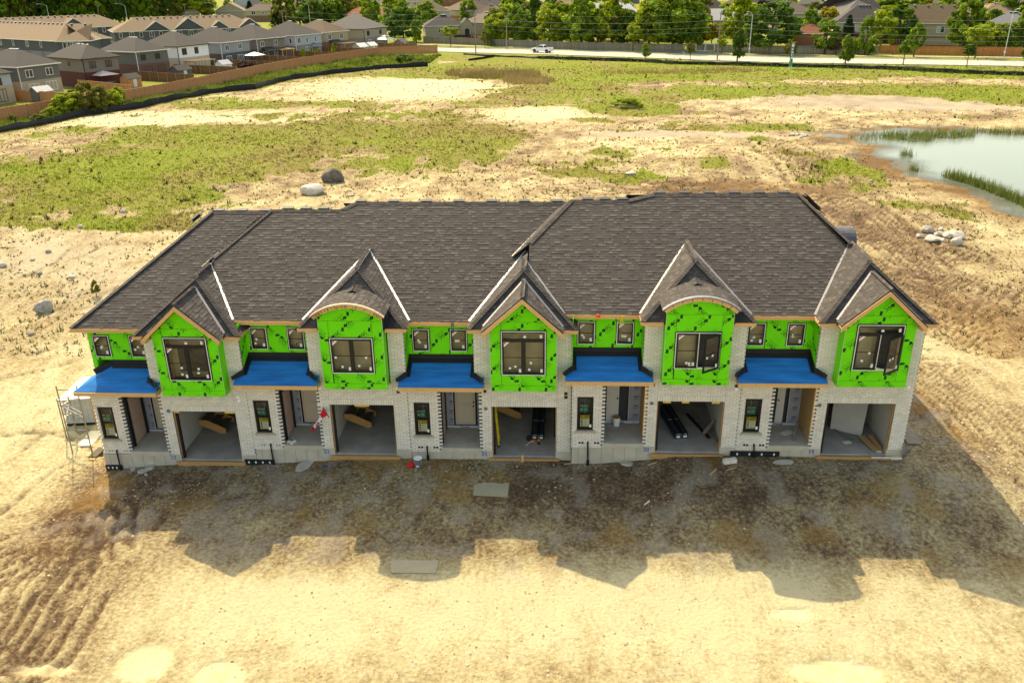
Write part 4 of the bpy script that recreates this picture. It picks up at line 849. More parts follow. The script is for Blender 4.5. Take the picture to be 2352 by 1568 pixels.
roof([pC(HCx, 0.14), pC(D19, 0.14), pC(D19, 3.12), pC(XCR, YCr), pC(XCm2, YCr), pC(XCm, YCl), pC(XCL, YCl), pC(HCx, HCy)])
# narrow hip faces where a higher roof steps over its neighbour
roof([pA(HBx - 0.55, HBy + 0.02), pB(HBx, HBy), pB(XBL, YBl), pA(XBL - 0.55, YBl + 0.1)])
roof([pB(HCx - 0.72, HCy), pC(HCx, HCy), pC(XCL, YCl), pB(XCL - 0.72, YCl + 0.05)])
# side slopes and rear slopes
sA = (zA(YA) - zA(0.42)) / (XA1 + 16.43)
roof([(-16.43, 11.9, zA(0.42)), (-16.43, 0.42, zA(0.42)), (XA1, YA, zA(YA)), (XA1, YA + 0.3, zA(YA))], visible=False)
sC = 0.88; zC0 = 5.65 + ZO[4]; xe = 16.10
def pS(x, y): return (x, y, zC0 + sC * (xe - x))
XCRs = xe - (zC(YCr) - zC0) / sC
roof([pS(xe, -0.61), pS(xe, 12.2), pS(XCRs, YCr + 0.3), pS(XCRs, YCr), pS(D19, 3.12), pS(D19, 1.24)], visible=False)
def back(x0, x1, yr, zr): deck_only([(x0, yr, zr), (x1, yr, zr), (x1, 12.4, 5.6), (x0, 12.4, 5.6)])
back(XA1, XBL, YA, zA(YA)); back(XBL, XBm, YBl, zB(YBl)); back(XBm, XCL, YBr, zB(YBr)); back(XCL, XCm, YCl, zC(YCl)); back(XCm, XCRs, YCr, zC(YCr))
def nrm(v): return Vector(v).normalized()
fd = nrm((0, -1, -SL)); bd = nrm((0, 1, -SL)); ld = nrm((-1, 0, -sA)); rd = nrm((1, 0, -sC))
caps(pA(-16.43, 0.42), pA(XA1, YA), nrm((-0.6, 0.6, -0.2)), nrm((0.7, -0.5, 0.1)))
caps(pA(XA1, YA), pA(XBL, YA), bd, fd); caps(pB(XBL, YBl), pB(XBm, YBl), bd, fd); caps(pB(XBm2, YBr), pB(XCL, YBr), bd, fd); caps(pB(XBm, YBl), pB(XBm2, YBr), nrm((-1, .3, 0)), nrm((1, -.3, -.1)))
caps(pC(XCL, YCl), pC(XCm, YCl), bd, fd); caps(pC(XCm, YCl), pC(XCm2, YCr), nrm((-.5, 1, 0)), nrm((.5, -1, -.3))); caps(pC(XCm2, YCr), pC(XCRs, YCr), bd, fd)
caps(pB(HBx, HBy), pB(XBL, YBl), nrm((-0.8, 0.3, -0.4)), nrm((0.7, -0.7, -0.1))); caps(pC(HCx, HCy), pC(XCL, YCl), nrm((-0.8, 0.3, -0.4)), nrm((0.7, -0.6, -0.1)))
caps(pS(D19, 3.12), pS(XCRs, YCr), nrm((-0.8, -0.5, 0.1)), nrm((0.8, 0.3, -0.6)))
# the front dormers
FLASH = []
def dormer(i, left, right):
    c = 1.25; hw = 2.05; z0 = 5.645; zr = 7.41; yf = -0.35; yr = 1.5; gzr = zr + ZO[i]
    p = lambda u, y, z: P(i, u, y, z)
    def y_on(fn, zz):                                                 # world y where the neighbouring roof reaches height zz
        if fn is None: return None
        z1 = fn(0.0); return (zz - z1) / SL
    sl = (zr - z0) / hw
    for sgn, fn in ((-1, left), (1, right)):
        if fn is None: continue
        yt = y_on(fn, gzr) + 0.05; ze = fn({zA: 0.42, zB: 0.40, zC: 0.14}[fn]); yb_ = {zA: 0.42, zB: 0.40, zC: 0.14}[fn]
        du = max(0.0, (ze - (z0 + ZO[i])) / sl)
        e = p(c + sgn * hw, yf, z0); r0 = p(c, yr, zr); rt_ = (r0[0], yt, r0[2]); v0 = (e[0] - sgn * du, yb_, ze if du > 0 else e[2]); e2 = p(c + sgn * hw, 0.95, z0)
        poly = [e, r0, rt_, v0] if du < 0.02 else [e, r0, rt_, v0, (e[0] - sgn * du * 0.0, 0.85 + YO[i], e[2])]
        base = [p(c + sgn * hw, 0.9, z0), e] if sgn < 0 else [e, p(c + sgn * hw, 0.9, z0)]
        # order with the eave edge first
        rest = [r0, rt_, v0] if sgn < 0 else [v0, rt_, r0]
        roof([base[0], base[1]] + rest if du > 0.02 else ([v0, e, r0, rt_] if sgn < 0 else [e, v0, rt_, r0]))
        FLASH.append((i, sgn, v0, rt_))
    roof([p(c - hw, yf, z0), p(c + hw, yf, z0), p(c, yr, zr)])
    if right is None: pass
    hl = nrm((-1, 0.1, -0.9)); hr = nrm((1, 0.1, -0.9)); fr = nrm((0.0, -1, -0.96))
    lt = nrm((-0.75, 0.55, -0.6)); caps(p(c - hw, yf, z0), p(c, yr, zr), lt, nrm((0.75, -0.55, 0.0)), w=0.14)
    caps(p(c + hw, yf, z0), p(c, yr, zr), nrm((-0.75, -0.55, 0.0)), nrm((0.75, 0.55, -0.6)), w=0.14)
    yl = [y_on(f, gzr) for f in (left, right) if f]
    r0 = p(c, yr, zr); caps(r0, (r0[0], min(yl), r0[2]), hl, hr, w=0.14)
    # fascia boards on the dormer's eaves
    ue = 0.0 if i in (1, 3) else -0.24; ue2 = 2.5 if i in (1, 3) else 2.76
    for a, b_ in ((c - hw, ue), (ue2, c + hw)):
        s = MB(); BX(s, i, a, b_, yf - 0.04, yf, z0 - 0.14, z0 - 0.01); s.build('fascia_board', pine_m, town)
    for u in (c - hw, c + hw):
        s = MB(); BX(s, i, u - 0.02, u + 0.02, yf, 0.78, z0 - 0.14, z0 - 0.015); s.build('fascia_board', pine_m, town)
    s = MB(); BX(s, i, c - hw + 0.02, c + hw - 0.02, yf, 0.1, z0 - 0.12, z0 - 0.10); s.build('soffit', pine_m, town)
    if i in (0, 2, 4):
        gp = 7.055; gu = 1.49; ze = gp - GS * gu; yg = -0.85; sl2 = 0.962
        y_r = yf + (gp - z0) / sl2; y_e = yf + (ze - z0) / sl2
        roof([p(1.26 - gu, y_e, ze), p(1.26 - gu, yg, ze), p(1.26, yg, gp), p(1.26, y_r, gp)], lift=0.02)
        roof([p(1.26 + gu, yg, ze), p(1.26 + gu, y_e, ze), p(1.26, y_r, gp), p(1.26, yg, gp)], lift=0.02)
        caps(p(1.26, yg, gp + 0.02), p(1.26, y_r, gp + 0.02), hl, hr, w=0.13)
        FLASH.append((i, -2, p(1.26 - gu, y_e - 0.02, ze + 0.03), p(1.26, y_r, gp + 0.03))); FLASH.append((i, 2, p(1.26 + gu, y_e - 0.02, ze + 0.03), p(1.26, y_r, gp + 0.03)))
        for sgn in (-1, 1):
            s = MB(); a = [(1.26, gp - 0.01), (1.26 + sgn * gu, ze - 0.01), (1.26 + sgn * gu, ze - 0.19), (1.26, gp - 0.19)]
            s.slab([p(u, yg - 0.045, z) for u, z in a], (0, 0.045, 0)); s.build('barge_board', pine_m, town)
            s = MB(); a = [(1.26, gp - 0.06), (1.26 + sgn * gu, ze - 0.06), (1.26 + sgn * gu, ze - 0.075), (1.26, gp - 0.075)]; s.slab([p(u, yg, z) for u, z in a], (0, 0.34, 0)); s.build('soffit', pine_m, town)
            s = MB(); BX(s, i, 1.26 + sgn * 1.38 - 0.05, 1.26 + sgn * 1.38 + 0.05, yg + 0.02, yf + 0.2, ze - 0.16, ze - 0.03); s.build('bracket', pine_m, town)
    else:
        R_ = 2.14; zc = 6.81 - R_; A = math.asin(1.375 / R_); yg = -0.82
        ang = np.linspace(-A, A, 15); capm = M('pale_ply', (0.55, 0.42, 0.27), 0.7) if i == 1 else M('roof_underlay', (0.22, 0.22, 0.235), 0.6, 0.25)
        s = MB(); rim = 0.06 if i == 1 else 0.12
        for a, b_ in zip(ang[:-1], ang[1:]):
            q = []
            for t in (a, b_):
                u, z = 1.235 + R_ * math.sin(t), zc + R_ * math.cos(t); q.append((u, z, yf + max(0.3, (z - z0) / 0.962 + 0.05)))
            s.slab([p(q[0][0], yg - 0.05, q[0][1]), p(q[1][0], yg - 0.05, q[1][1]), p(q[1][0], yg + rim, q[1][1]), p(q[0][0], yg + rim, q[0][1])], (0, 0, -0.055))
            lo, up_ = (q[0], q[1]) if a + b_ < 0 else (q[1], q[0]); roof([p(lo[0], lo[2], lo[1] - 0.02), p(lo[0], yg + rim - 0.02, lo[1] - 0.02), p(up_[0], yg + rim - 0.02, up_[1] - 0.02), p(up_[0], up_[2], up_[1] - 0.02)], lift=0.0)
        s.build('arched_roof', capm, town)
        for k, (a, b_) in enumerate(zip(np.linspace(-A, A, 9)[:-1], np.linspace(-A, A, 9)[1:])):
            s = MB(); a2, b2 = a + 0.006, b_ - 0.006; r1, r2 = R_ - 0.072, R_ - 0.20; tt = [a2, (a2 + b2) / 2, b2]
            ring = [(1.235 + r1 * math.sin(t), zc + r1 * math.cos(t)) for t in tt] + [(1.235 + r2 * math.sin(t), zc + r2 * math.cos(t)) for t in tt[::-1]]
            s.slab([p(u, yg, z) for u, z in ring], (0, 0.04, 0)); o = s.build('arch_board', osb_m if (i == 1 and k in (0, 7)) else (red_m if False else pine_m), town)
        if i == 1:
            s = MB(); txt = 'DURASTRAND pointSIX'
            for k, ch in enumerate(txt):
                if ch == ' ': continue
                t = -A * 0.86 + k * 0.066; rr = R_ - 0.137; x0 = (1.235 + rr * math.sin(t), zc + rr * math.cos(t)); vs, fs = text_polys(ch, 0.125 if k < 10 else 0.085)
                s.add([p(x0[0] + math.cos(t) * x + math.sin(t) * z, yg - 0.004, x0[1] - math.sin(t) * x + math.cos(t) * z) for x, z in vs], fs)
            s.build('board_printing', dark_m, town)
        # little shingled saddle behind the arch
        roof([p(0.55, 0.55, 6.52), p(1.235, 0.35, 6.85), p(1.235, 0.98, 6.90)], lift=0.03); roof([p(1.235, 0.35, 6.85), p(1.92, 0.55, 6.52), p(1.235, 0.98, 6.90)], lift=0.03)
        s = MB(); BX(s, i, -0.02, 0.03, -0.5, 0.1, 5.62, 6.15); BX(s, i, 2.47, 2.52, -0.5, 0.1, 5.62, 6.15); s.slab([p(2.55, -0.36, 5.66), p(3.0, -0.36, 5.66), p(2.62, 0.25, 6.2)], (0, 0, 0.03)); s.build('flashing', felt_m, town)
dormer(0, zA, zB); dormer(1, zB, zB); dormer(2, zB, zC); dormer(3, zC, zC); dormer(4, zC, None)
bright = {(0, 1), (1, -1), (1, 1), (2, -1)}  # valleys that catch the sun: same metal, the light painted as a paler colour
for i, sgn, a, b_ in FLASH:
    a = Vector(a); b_ = Vector(b_); d = (b_ - a).normalized(); sd = d.cross(Vector((0, 0, 1))).normalized(); w = 0.055 if (i, sgn) in bright else 0.045
    n = Vector((0, 0, 0.035)); s = MB(); s.slab([a + sd * w + n, a - sd * w + n, b_ - sd * w + n, b_ + sd * w + n], (0, 0, 0.006))
    s.build('valley_flashing', M('lit_metal', (0.85, 0.84, 0.80), 0.5, 0.03) if (i, sgn) in bright else M('unlit_metal', (0.26, 0.26, 0.265), 0.45, 0.08, metal=0.3), town)
# long valleys beside the stepped hips
for a, b_ in ((pA(HBx - 0.5, HBy), pA(XBL - 0.5, YBl + 0.1)), (pB(HCx - 0.68, HCy), pB(XCL - 0.68, YCl))):
    a = Vector(a) + Vector((0, 0, 0.04)); b_ = Vector(b_) + Vector((0, 0, 0.04)); s = MB(); s.bar(a, b_, 0.10, 0.01); s.build('valley_flashing', M('pale_metal', (0.5, 0.49, 0.46), 0.5, 0.08), town)
# eave boards of the main roof
for x0, x1, y, z in ((-16.43, D23 - 2.0, 0.42, zA(0.42)), (D23 + 1.6, D22 - 2.03, 0.40, zB(0.40)), (D22 + 2.03, D21 - 2.03, 0.40, zB(0.40)), (D21 + 1.5, D20 - 2.03, 0.14, zC(0.14)), (D20 + 2.03, D19 - 2.03, 0.14, zC(0.14))):
    s = MB(); s.box(x0, x1, y - 0.045, y, z - 0.16, z - 0.012); s.build('fascia_board', pine_m, town)
    s = MB(); s.box(x0, x1, y, y + 0.45, z - 0.15, z - 0.13); s.build('soffit', pine_m, town)
s = MB(); s.box(-16.43, -16.385, 0.42, 12.2, zA(0.42) - 0.16, zA(0.42) - 0.012); s.build('fascia_board', pine_m, town)
s = MB(); s.box(xe - 0.045, xe, -0.61, 12.2, zC0 - 0.16, zC0 - 0.012); s.build('fascia_board', pine_m, town)
s = MB(); s.box(15.9, xe - 0.05, -0.6, 12.2, zC0 - 0.13, zC0 - 0.11); s.build('soffit', pine_m, town)
for xx, zz0, zz1, yy in ((D23 + 1.58, zA(0.42) + 0.02, zB(0.4), 0.42), (D21 + 1.52, zB(0.4) - 0.02, zC(0.14), 0.2)):
    s = MB(); s.slab([(xx - 0.05, yy, zz1 - 0.02), (xx - 0.05, yy + 0.5, zz1 + 0.2), (xx + 0.55, yy + 0.35, zz0 - 0.05), (xx + 0.5, yy, zz0 - 0.05)], (0, 0.01, 0.01)); s.build('flashing', felt_m, town)
DECK.build('roof_deck', deck_m, town)
vis = sorted([s for s in SHING if s[2] and s[4] > 0.15 and s[3].y < 1.4], key=lambda s: (s[3] - Vector(CAM)).length)[:300]
vid = set(id(s) for s in vis)
FSH = [(0, 1, 2, 3), (3, 2, 5, 4), (0, 3, 4), (1, 5, 2)]
for s in vis:
    c = s[3]; mb = MB(); mb.add([v - c for v in s[0]], FSH, 0, s[1]); put('shingle', mb.mesh('shingle', shingle_m), town, c)
mb = MB()
for s in SHING:
    if id(s) not in vid: mb.add(s[0], FSH, 0, s[1])
mb.build('shingles', shingle_m, town, kind='stuff')
CAPS.sort(key=lambda c: (c[3] - Vector(CAM)).length)
for vs, fs, t, a in CAPS[:300]:
    mb = MB(); mb.add([v - a for v in vs], fs, 0, t); put('ridge_cap', mb.mesh('ridge_cap', cap_m), town, a)
mb = MB()
for vs, fs, t, a in CAPS[300:]: mb.add(vs, fs, 0, t)
if mb.f: mb.build('ridge_caps', cap_m, town, kind='stuff')
# roof vents just behind the ridges, and on the hips
def vent(p, rz=0.0):
    s = MB(); s.box(-0.20, 0.20, -0.14, 0.14, 0.0, 0.07); s.box(-0.30, 0.30, -0.24, 0.24, -0.02, 0.003); s.box(-0.23, 0.23, -0.17, 0.17, 0.07, 0.09); o = s.build('roof_vent', felt_m, town); o.location = p; o.rotation_euler = (0, 0, rz); return o
def vents(px0, px1, n, y, fn):
    for k in range(n):
        px = px0 + (px1 - px0) * k / (n - 1); x = on_y(px, 470, y).x; vent((x, y + 0.20, fn(y) - 0.005))
vents(497, 605, 3, YA, zA); vents(658, 740, 3, YBl, zB); vents(828, 1280, 7, YBr, zB); vents(1350, 1430, 3, YCl, zC); vents(1515, 1800, 6, YCr, zC)
for px, py in ((452, 500),):
    v = vent(on_y(px, py, 6.6) + Vector((0, 0, 0.0)), 0.6); v.rotation_euler = (0, -0.6, 0.4)
for px, py in ((1855, 457), (1872, 474)):
    v = vent(on_y(px, py, 5.9), 0.6); v.rotation_euler = (0, 0.7, 0.2)
# the round-topped dormer on the right-hand slope
s = MB(); a = on_y(1935, 535, 6.6); cx, cz = a.x, 6.95
for k, (t0, t1) in enumerate(zip(np.linspace(-1.35, 1.35, 13)[:-1], np.linspace(-1.35, 1.35, 13)[1:])):
    q = [(6.6 + 0.72 * math.sin(t), cz - 0.02 + 0.72 * math.cos(t)) for t in (t0, t1)]
    s.slab([(cx - 0.6, q[0][0], q[0][1]), (cx + 0.42, q[0][0], q[0][1]), (cx + 0.42, q[1][0], q[1][1]), (cx - 0.6, q[1][0], q[1][1])], (0, 0, -0.05), 0)
s.build('arched_dormer', M('dormer_felt', (0.10, 0.10, 0.11), 0.6, 0.25), town)
s = MB(); s.slab([(cx - 0.45, 6.6 + 0.67 * math.sin(t), cz - 0.02 + 0.67 * math.cos(t)) for t in np.linspace(-1.5, 1.5, 12)], (0.7, 0, 0)); s.build('arched_dormer_wall', felt_m, town)
s = MB(); s.box(cx + 0.30, cx + 0.40, 5.75, 5.95, cz - 0.10, cz + 0.05); s.build('bracket', plank_m, town)
# ================================================================== FENCES
GZ = -1.1
cedar_m = M('cedar_fence', (0.4637, 0.1996, 0.0798), 0.85, 0.16, 3, hi=(0.48, 0.225, 0.10)); cedarpost_m = M('cedar_post', (0.40, 0.22, 0.10), 0.85, 0.1)
grey_fence_m = M('weathered_fence', (0.17, 0.145, 0.105), 0.9, 0.2, 3, hi=(0.30, 0.26, 0.19)); brown_fence_m = M('stained_fence', (0.3795, 0.1323, 0.0403), 0.85, 0.16, 3, hi=(0.48, 0.19, 0.07))
whitefence_m = M('white_vinyl', (0.72, 0.70, 0.62), 0.6); 
def picket_mesh(name, w, h, n, mat, rail=True, seed=0):
    rs = random.Random(seed); s = MB(); pw = w / n
    for k in range(n):
        hh = h + rs.uniform(-0.02, 0.02); s.box(k * pw + 0.006, (k + 1) * pw - 0.006, -0.012 + rs.uniform(-.006, .006), 0.012, 0, hh, 0, rs.random())
    if rail:
        for z in (0.3, h - 0.3): s.box(0, w, 0.014, 0.05, z, z + 0.09)
        s.box(-0.02, w + 0.02, -0.05, 0.06, h + 0.02, h + 0.055, 0, 0.8)
    return s.mesh(name, mat)
def fence(name, label, cat, pts, h, bay, mat, postm, n=16, zfun=None, group=None, loc_i=0, rail=True):
    pts = [Vector((p[0], p[1], 0)) for p in pts]; base = pts[loc_i]
    t = thing(name, label, cat, (base.x, base.y, GZ), group=group); protos = [picket_mesh('panel', bay - 0.1, h, n, mat, rail, k) for k in range(3)]
    pm = MB(); pm.box(-0.055, 0.055, -0.055, 0.055, -0.3, h + 0.12); pm = pm.mesh('post', postm); k = 0; carry = 0.0
    for a, b_ in zip(pts[:-1], pts[1:]):
        L = (b_ - a).length; d = (b_ - a) / L; n_ = max(1, int(round(L / bay)))
        st = L / n_; ang = math.atan2(d.y, d.x)
        for j in range(n_):
            p = a + d * (j * st); z = (zfun(p.x, p.y) if zfun else GZ) - GZ
            put('post', pm, t, (p.x - base.x, p.y - base.y, z)); q = p + d * 0.05
            put('panel', protos[k % 3], t, (q.x - base.x, q.y - base.y, z), ang, scale=((st - 0.1) / (bay - 0.1), 1, 1)); k += 1
    p = pts[-1]; put('post', pm, t, (p.x - base.x, p.y - base.y, 0)); return t
fence('cedar_fence', 'long red cedar board fence running behind the row of grey houses', 'fence', [(p.x, p.y) for p in FENCE[1:]] , 2.05, 2.44, cedar_m, cedarpost_m)
fence('cedar_fence', 'near end of the red cedar fence leaving the photo at its left edge', 'fence', [(FENCE[0].x, FENCE[0].y), (FENCE[1].x - 0.02, FENCE[1].y - 0.1)], 1.9, 2.44, cedar_m, cedarpost_m)
def g2(px, py): p = at(px, py, GZ); return (p.x, p.y)
fence('board_fence', 'weathered grey board fence along the far footpath in front of the trees', 'fence', [g2(973, 98.5), g2(1300, 113.5), g2(1572, 119.5)], 1.9, 2.44, grey_fence_m, grey_fence_m, n=15)
fence('board_fence', 'grey board fence between the white panels and the brown fence', 'fence', [g2(1642, 120.2), g2(1764, 123), g2(1850, 124), g2(2016, 123.5)], 1.9, 2.44, grey_fence_m, grey_fence_m, n=15)
fence('stained_fence', 'orange brown stained board fence at the right behind the footpath', 'fence', [g2(2018, 123.6), g2(2200, 128), g2(2420, 132)], 2.0, 2.44, brown_fence_m, brown_fence_m, n=15)
# white framed fence bays
t = thing('white_fence', 'grey board fence bays in white frames beside the footpath', 'fence', (*g2(1577, 118), GZ)); bx = Vector((*g2(1577, 117.5), 0)); ex_ = Vector((*g2(1640, 118.5), 0)); n_ = 3
d = (ex_ - bx) / n_
for k in range(n_ + 1):
    s = MB(); s.obox((d.x * k, d.y * k, 1.0), 0.22, 0.22, 2.3, math.atan2(d.y, d.x)); s.obox((d.x * k, d.y * k, 2.2), 0.32, 0.32, 0.1, math.atan2(d.y, d.x)); s.build('post', whitefence_m, t)
    if k < n_:
        L = d.length; s = MB()
        for q in range(12): s.obox((d.x * (k + (q + 0.5) / 12), d.y * (k + (q + 0.5) / 12), 1.0), L / 12 * 0.94, 0.03, 1.7, math.atan2(d.y, d.x), t=random.random())
        s.build('panel', grey_fence_m, t)
        for z in (0.12, 1.95): s = MB(); s.bar((d.x * k, d.y * k, z), (d.x * (k + 1), d.y * (k + 1), z), 0.1, 0.2); s.build('rail', whitefence_m, t)
# black silt fences
silt_m = M('silt_cloth', (0.012, 0.012, 0.013), 0.7, 0.3, 2, 0.2)
def silt(label, pts, h, seed, lean=0.15):
    rs = random.Random(seed); base = pts[0]; t = thing('silt_fence', label, 'silt fence', (base.x, base.y, gzs(base.x, base.y))); out = []
    for a, b_ in zip(pts[:-1], pts[1:]):
        n_ = max(1, int((b_ - a).length / 1.6))
        for k in range(n_): out.append(a.lerp(b_, k / n_))
    out.append(pts[-1]); s = MB(); prev = None
    for k, p in enumerate(out):
        q = out[min(k + 1, len(out) - 1)] - out[max(k - 1, 0)]; nx = Vector((q.y, -q.x, 0)).normalized(); z = gzs(p.x, p.y); hh = h * rs.uniform(0.72, 1.08)
        c = [p + nx * 0.05, p + nx * rs.uniform(0.0, 0.12), p - nx * rs.uniform(0, lean)]
        row = [Vector((c[0].x, c[0].y, z - 0.25)), Vector((c[1].x, c[1].y, z + hh * 0.5)), Vector((c[2].x, c[2].y, z + hh))]
        if prev:
            for j in range(2): s.add([prev[j] - base - Vector((0, 0, gzs(base.x, base.y) - base.z)), row[j] - base - Vector((0, 0, gzs(base.x, base.y) - base.z)), row[j + 1] - base - Vector((0, 0, gzs(base.x, base.y) - base.z)), prev[j + 1] - base - Vector((0, 0, gzs(base.x, base.y) - base.z))], [(0, 1, 2, 3)])
        prev = row
    s.build('cloth', silt_m, t)
    sm = MB(); sm.box(-0.03, 0.03, -0.03, 0.03, -0.3, h + 0.15); sm = sm.mesh('stake', grey_fence_m)
    for p in out[::2]: put('stake', sm, t, (p.x - base.x - 0.06, p.y - base.y + 0.06, gzs(p.x, p.y) - gzs(base.x, base.y)))
silt('long black silt fence curving along the grass strip below the cedar fence', SILT, 1.0, 3)
silt('low sagging black silt fence running along the near side of the street', SILT2, 0.75, 4)
silt('short black silt fence lying folded in the grass beside the street', [on_ground(1135, 131), on_ground(1110, 136), on_ground(1076, 140)], 0.6, 5)
silt('short black silt fence by the reeds leading on towards the street', [on_ground(1065, 126), on_ground(1120, 130), on_ground(1200, 133), on_ground(1238, 135)], 0.45, 6)

# ================================================================== HOUSES
roof_grey = M('grey_roof', (0.0506, 0.0475, 0.0440), 0.95, 0.18, 3, hi=(0.068, 0.064, 0.06)); roof_tan = M('tan_roof', (0.1980, 0.1419, 0.0891), 0.95, 0.10, 2); roof_brown = M('brown_roof', (0.1120, 0.0812, 0.0504), 0.95, 0.12, 2)
roof_dark = M('charcoal_roof', (0.0510, 0.0492, 0.0480), 0.95, 0.15, 3); roof_red = M('red_roof', (0.1875, 0.0638, 0.0338), 0.95, 0.12, 2); roof_taupe = M('taupe_roof', (0.1238, 0.0950, 0.0691), 0.95, 0.1, 2); roof_pale = M('pale_grey_roof', (0.0992, 0.0942, 0.0868), 0.9, 0.12, 4)
W_ = {}
def wallm(name, c): return M('siding_' + name, c, 0.85, 0.06, 2)
def brickm(name, c, hi): return M('brick_' + name, c, 0.9, 0.25, 14, 0.1, hi=hi)
s_grey = wallm('grey', (0.1443, 0.1326, 0.1209)); s_dark = wallm('dark', (0.1014, 0.0975, 0.0936)); s_white = wallm('white', (0.78, 0.78, 0.77)); s_blue = wallm('blue', (0.2340, 0.2613, 0.2808)); s_lblue = wallm('pale_blue', (0.3588, 0.3900, 0.4212)); s_taupe = wallm('taupe', (0.1872, 0.1560, 0.1326))
s_beige = wallm('beige', (0.3276, 0.2808, 0.1950)); s_sand = wallm('sand', (0.3588, 0.3042, 0.2028)); s_slate = wallm('slate', (0.0780, 0.0819, 0.0858)); s_olive = wallm('olive', (0.2340, 0.2106, 0.1482)); s_pale = wallm('pale', (0.4056, 0.3744, 0.2964))
b_tan = brickm('tan', (0.38, 0.29, 0.19), (0.44, 0.34, 0.23)); b_red = brickm('red', (0.085, 0.025, 0.024), (0.12, 0.04, 0.03)); b_mix = brickm('mixed', (0.12, 0.055, 0.04), (0.19, 0.10, 0.075)); b_beige = brickm('beige', (0.44, 0.38, 0.30), (0.5, 0.43, 0.35)); b_grey = brickm('grey', (0.19, 0.175, 0.16), (0.26, 0.24, 0.22)); b_dark = brickm('dark', (0.075, 0.065, 0.065), (0.1, 0.09, 0.09)); b_brown = brickm('brown', (0.17, 0.10, 0.06), (0.22, 0.13, 0.08)); b_orange = brickm('orange', (0.26, 0.10, 0.05), (0.32, 0.14, 0.08))
pane_m = M('far_glass', (0.025, 0.03, 0.035), 0.12, 0.1, spec=0.6); blind_m = M('blind', (0.40, 0.42, 0.38), 0.5)
gut_w = M('white_gutter', (0.66, 0.65, 0.60), 0.6); gut_d = M('dark_gutter', (0.03, 0.028, 0.026), 0.6); frame_w = M('white_window', (0.72, 0.72, 0.69), 0.6)
def win(root, face, s0, z0, w, h, fm, wa, wb, kind='double', blind=False):
    """face 'a': y = 0, looking to -y; face 'b': x = 0, looking to -x; face 'c': x = wa"""
    def pt(s, dz, out):
        if face == 'a': return (s, -out, dz)
        if face == 'b': return (-out, s, dz)
        return (wa + out, s, dz)
    def bx(mb, s0, s1, za, zb, o0, o1, m=0):
        a = pt(s0, za, o0); b_ = pt(s1, zb, o1); mb.box(min(a[0], b_[0]), max(a[0], b_[0]), min(a[1], b_[1]), max(a[1], b_[1]), za, zb, m)
    f = 0.09; mb = MB(); bx(mb, s0, s0 + f, z0, z0 + h, -0.02, 0.06); bx(mb, s0 + w - f, s0 + w, z0, z0 + h, -0.02, 0.06); bx(mb, s0 + f, s0 + w - f, z0, z0 + f, -0.02, 0.06); bx(mb, s0 + f, s0 + w - f, z0 + h - f, z0 + h, -0.02, 0.06)
    nb = {'double': 2, 'triple': 3, 'single': 1, 'slider': 2, 'quad': 4}[kind]
    for k in range(1, nb): q = s0 + w * k / nb; bx(mb, q - 0.045, q + 0.045, z0 + f, z0 + h - f, -0.02, 0.055)
    o = mb.build('window', fm, root)
    for k in range(nb):
        g = MB(); bx(g, s0 + w * k / nb + 0.05, s0 + w * (k + 1) / nb - 0.05, z0 + 0.06, z0 + h - 0.06, -0.02, 0.025); g.build('pane', blind_m if (blind and k == 0) else pane_m, o)
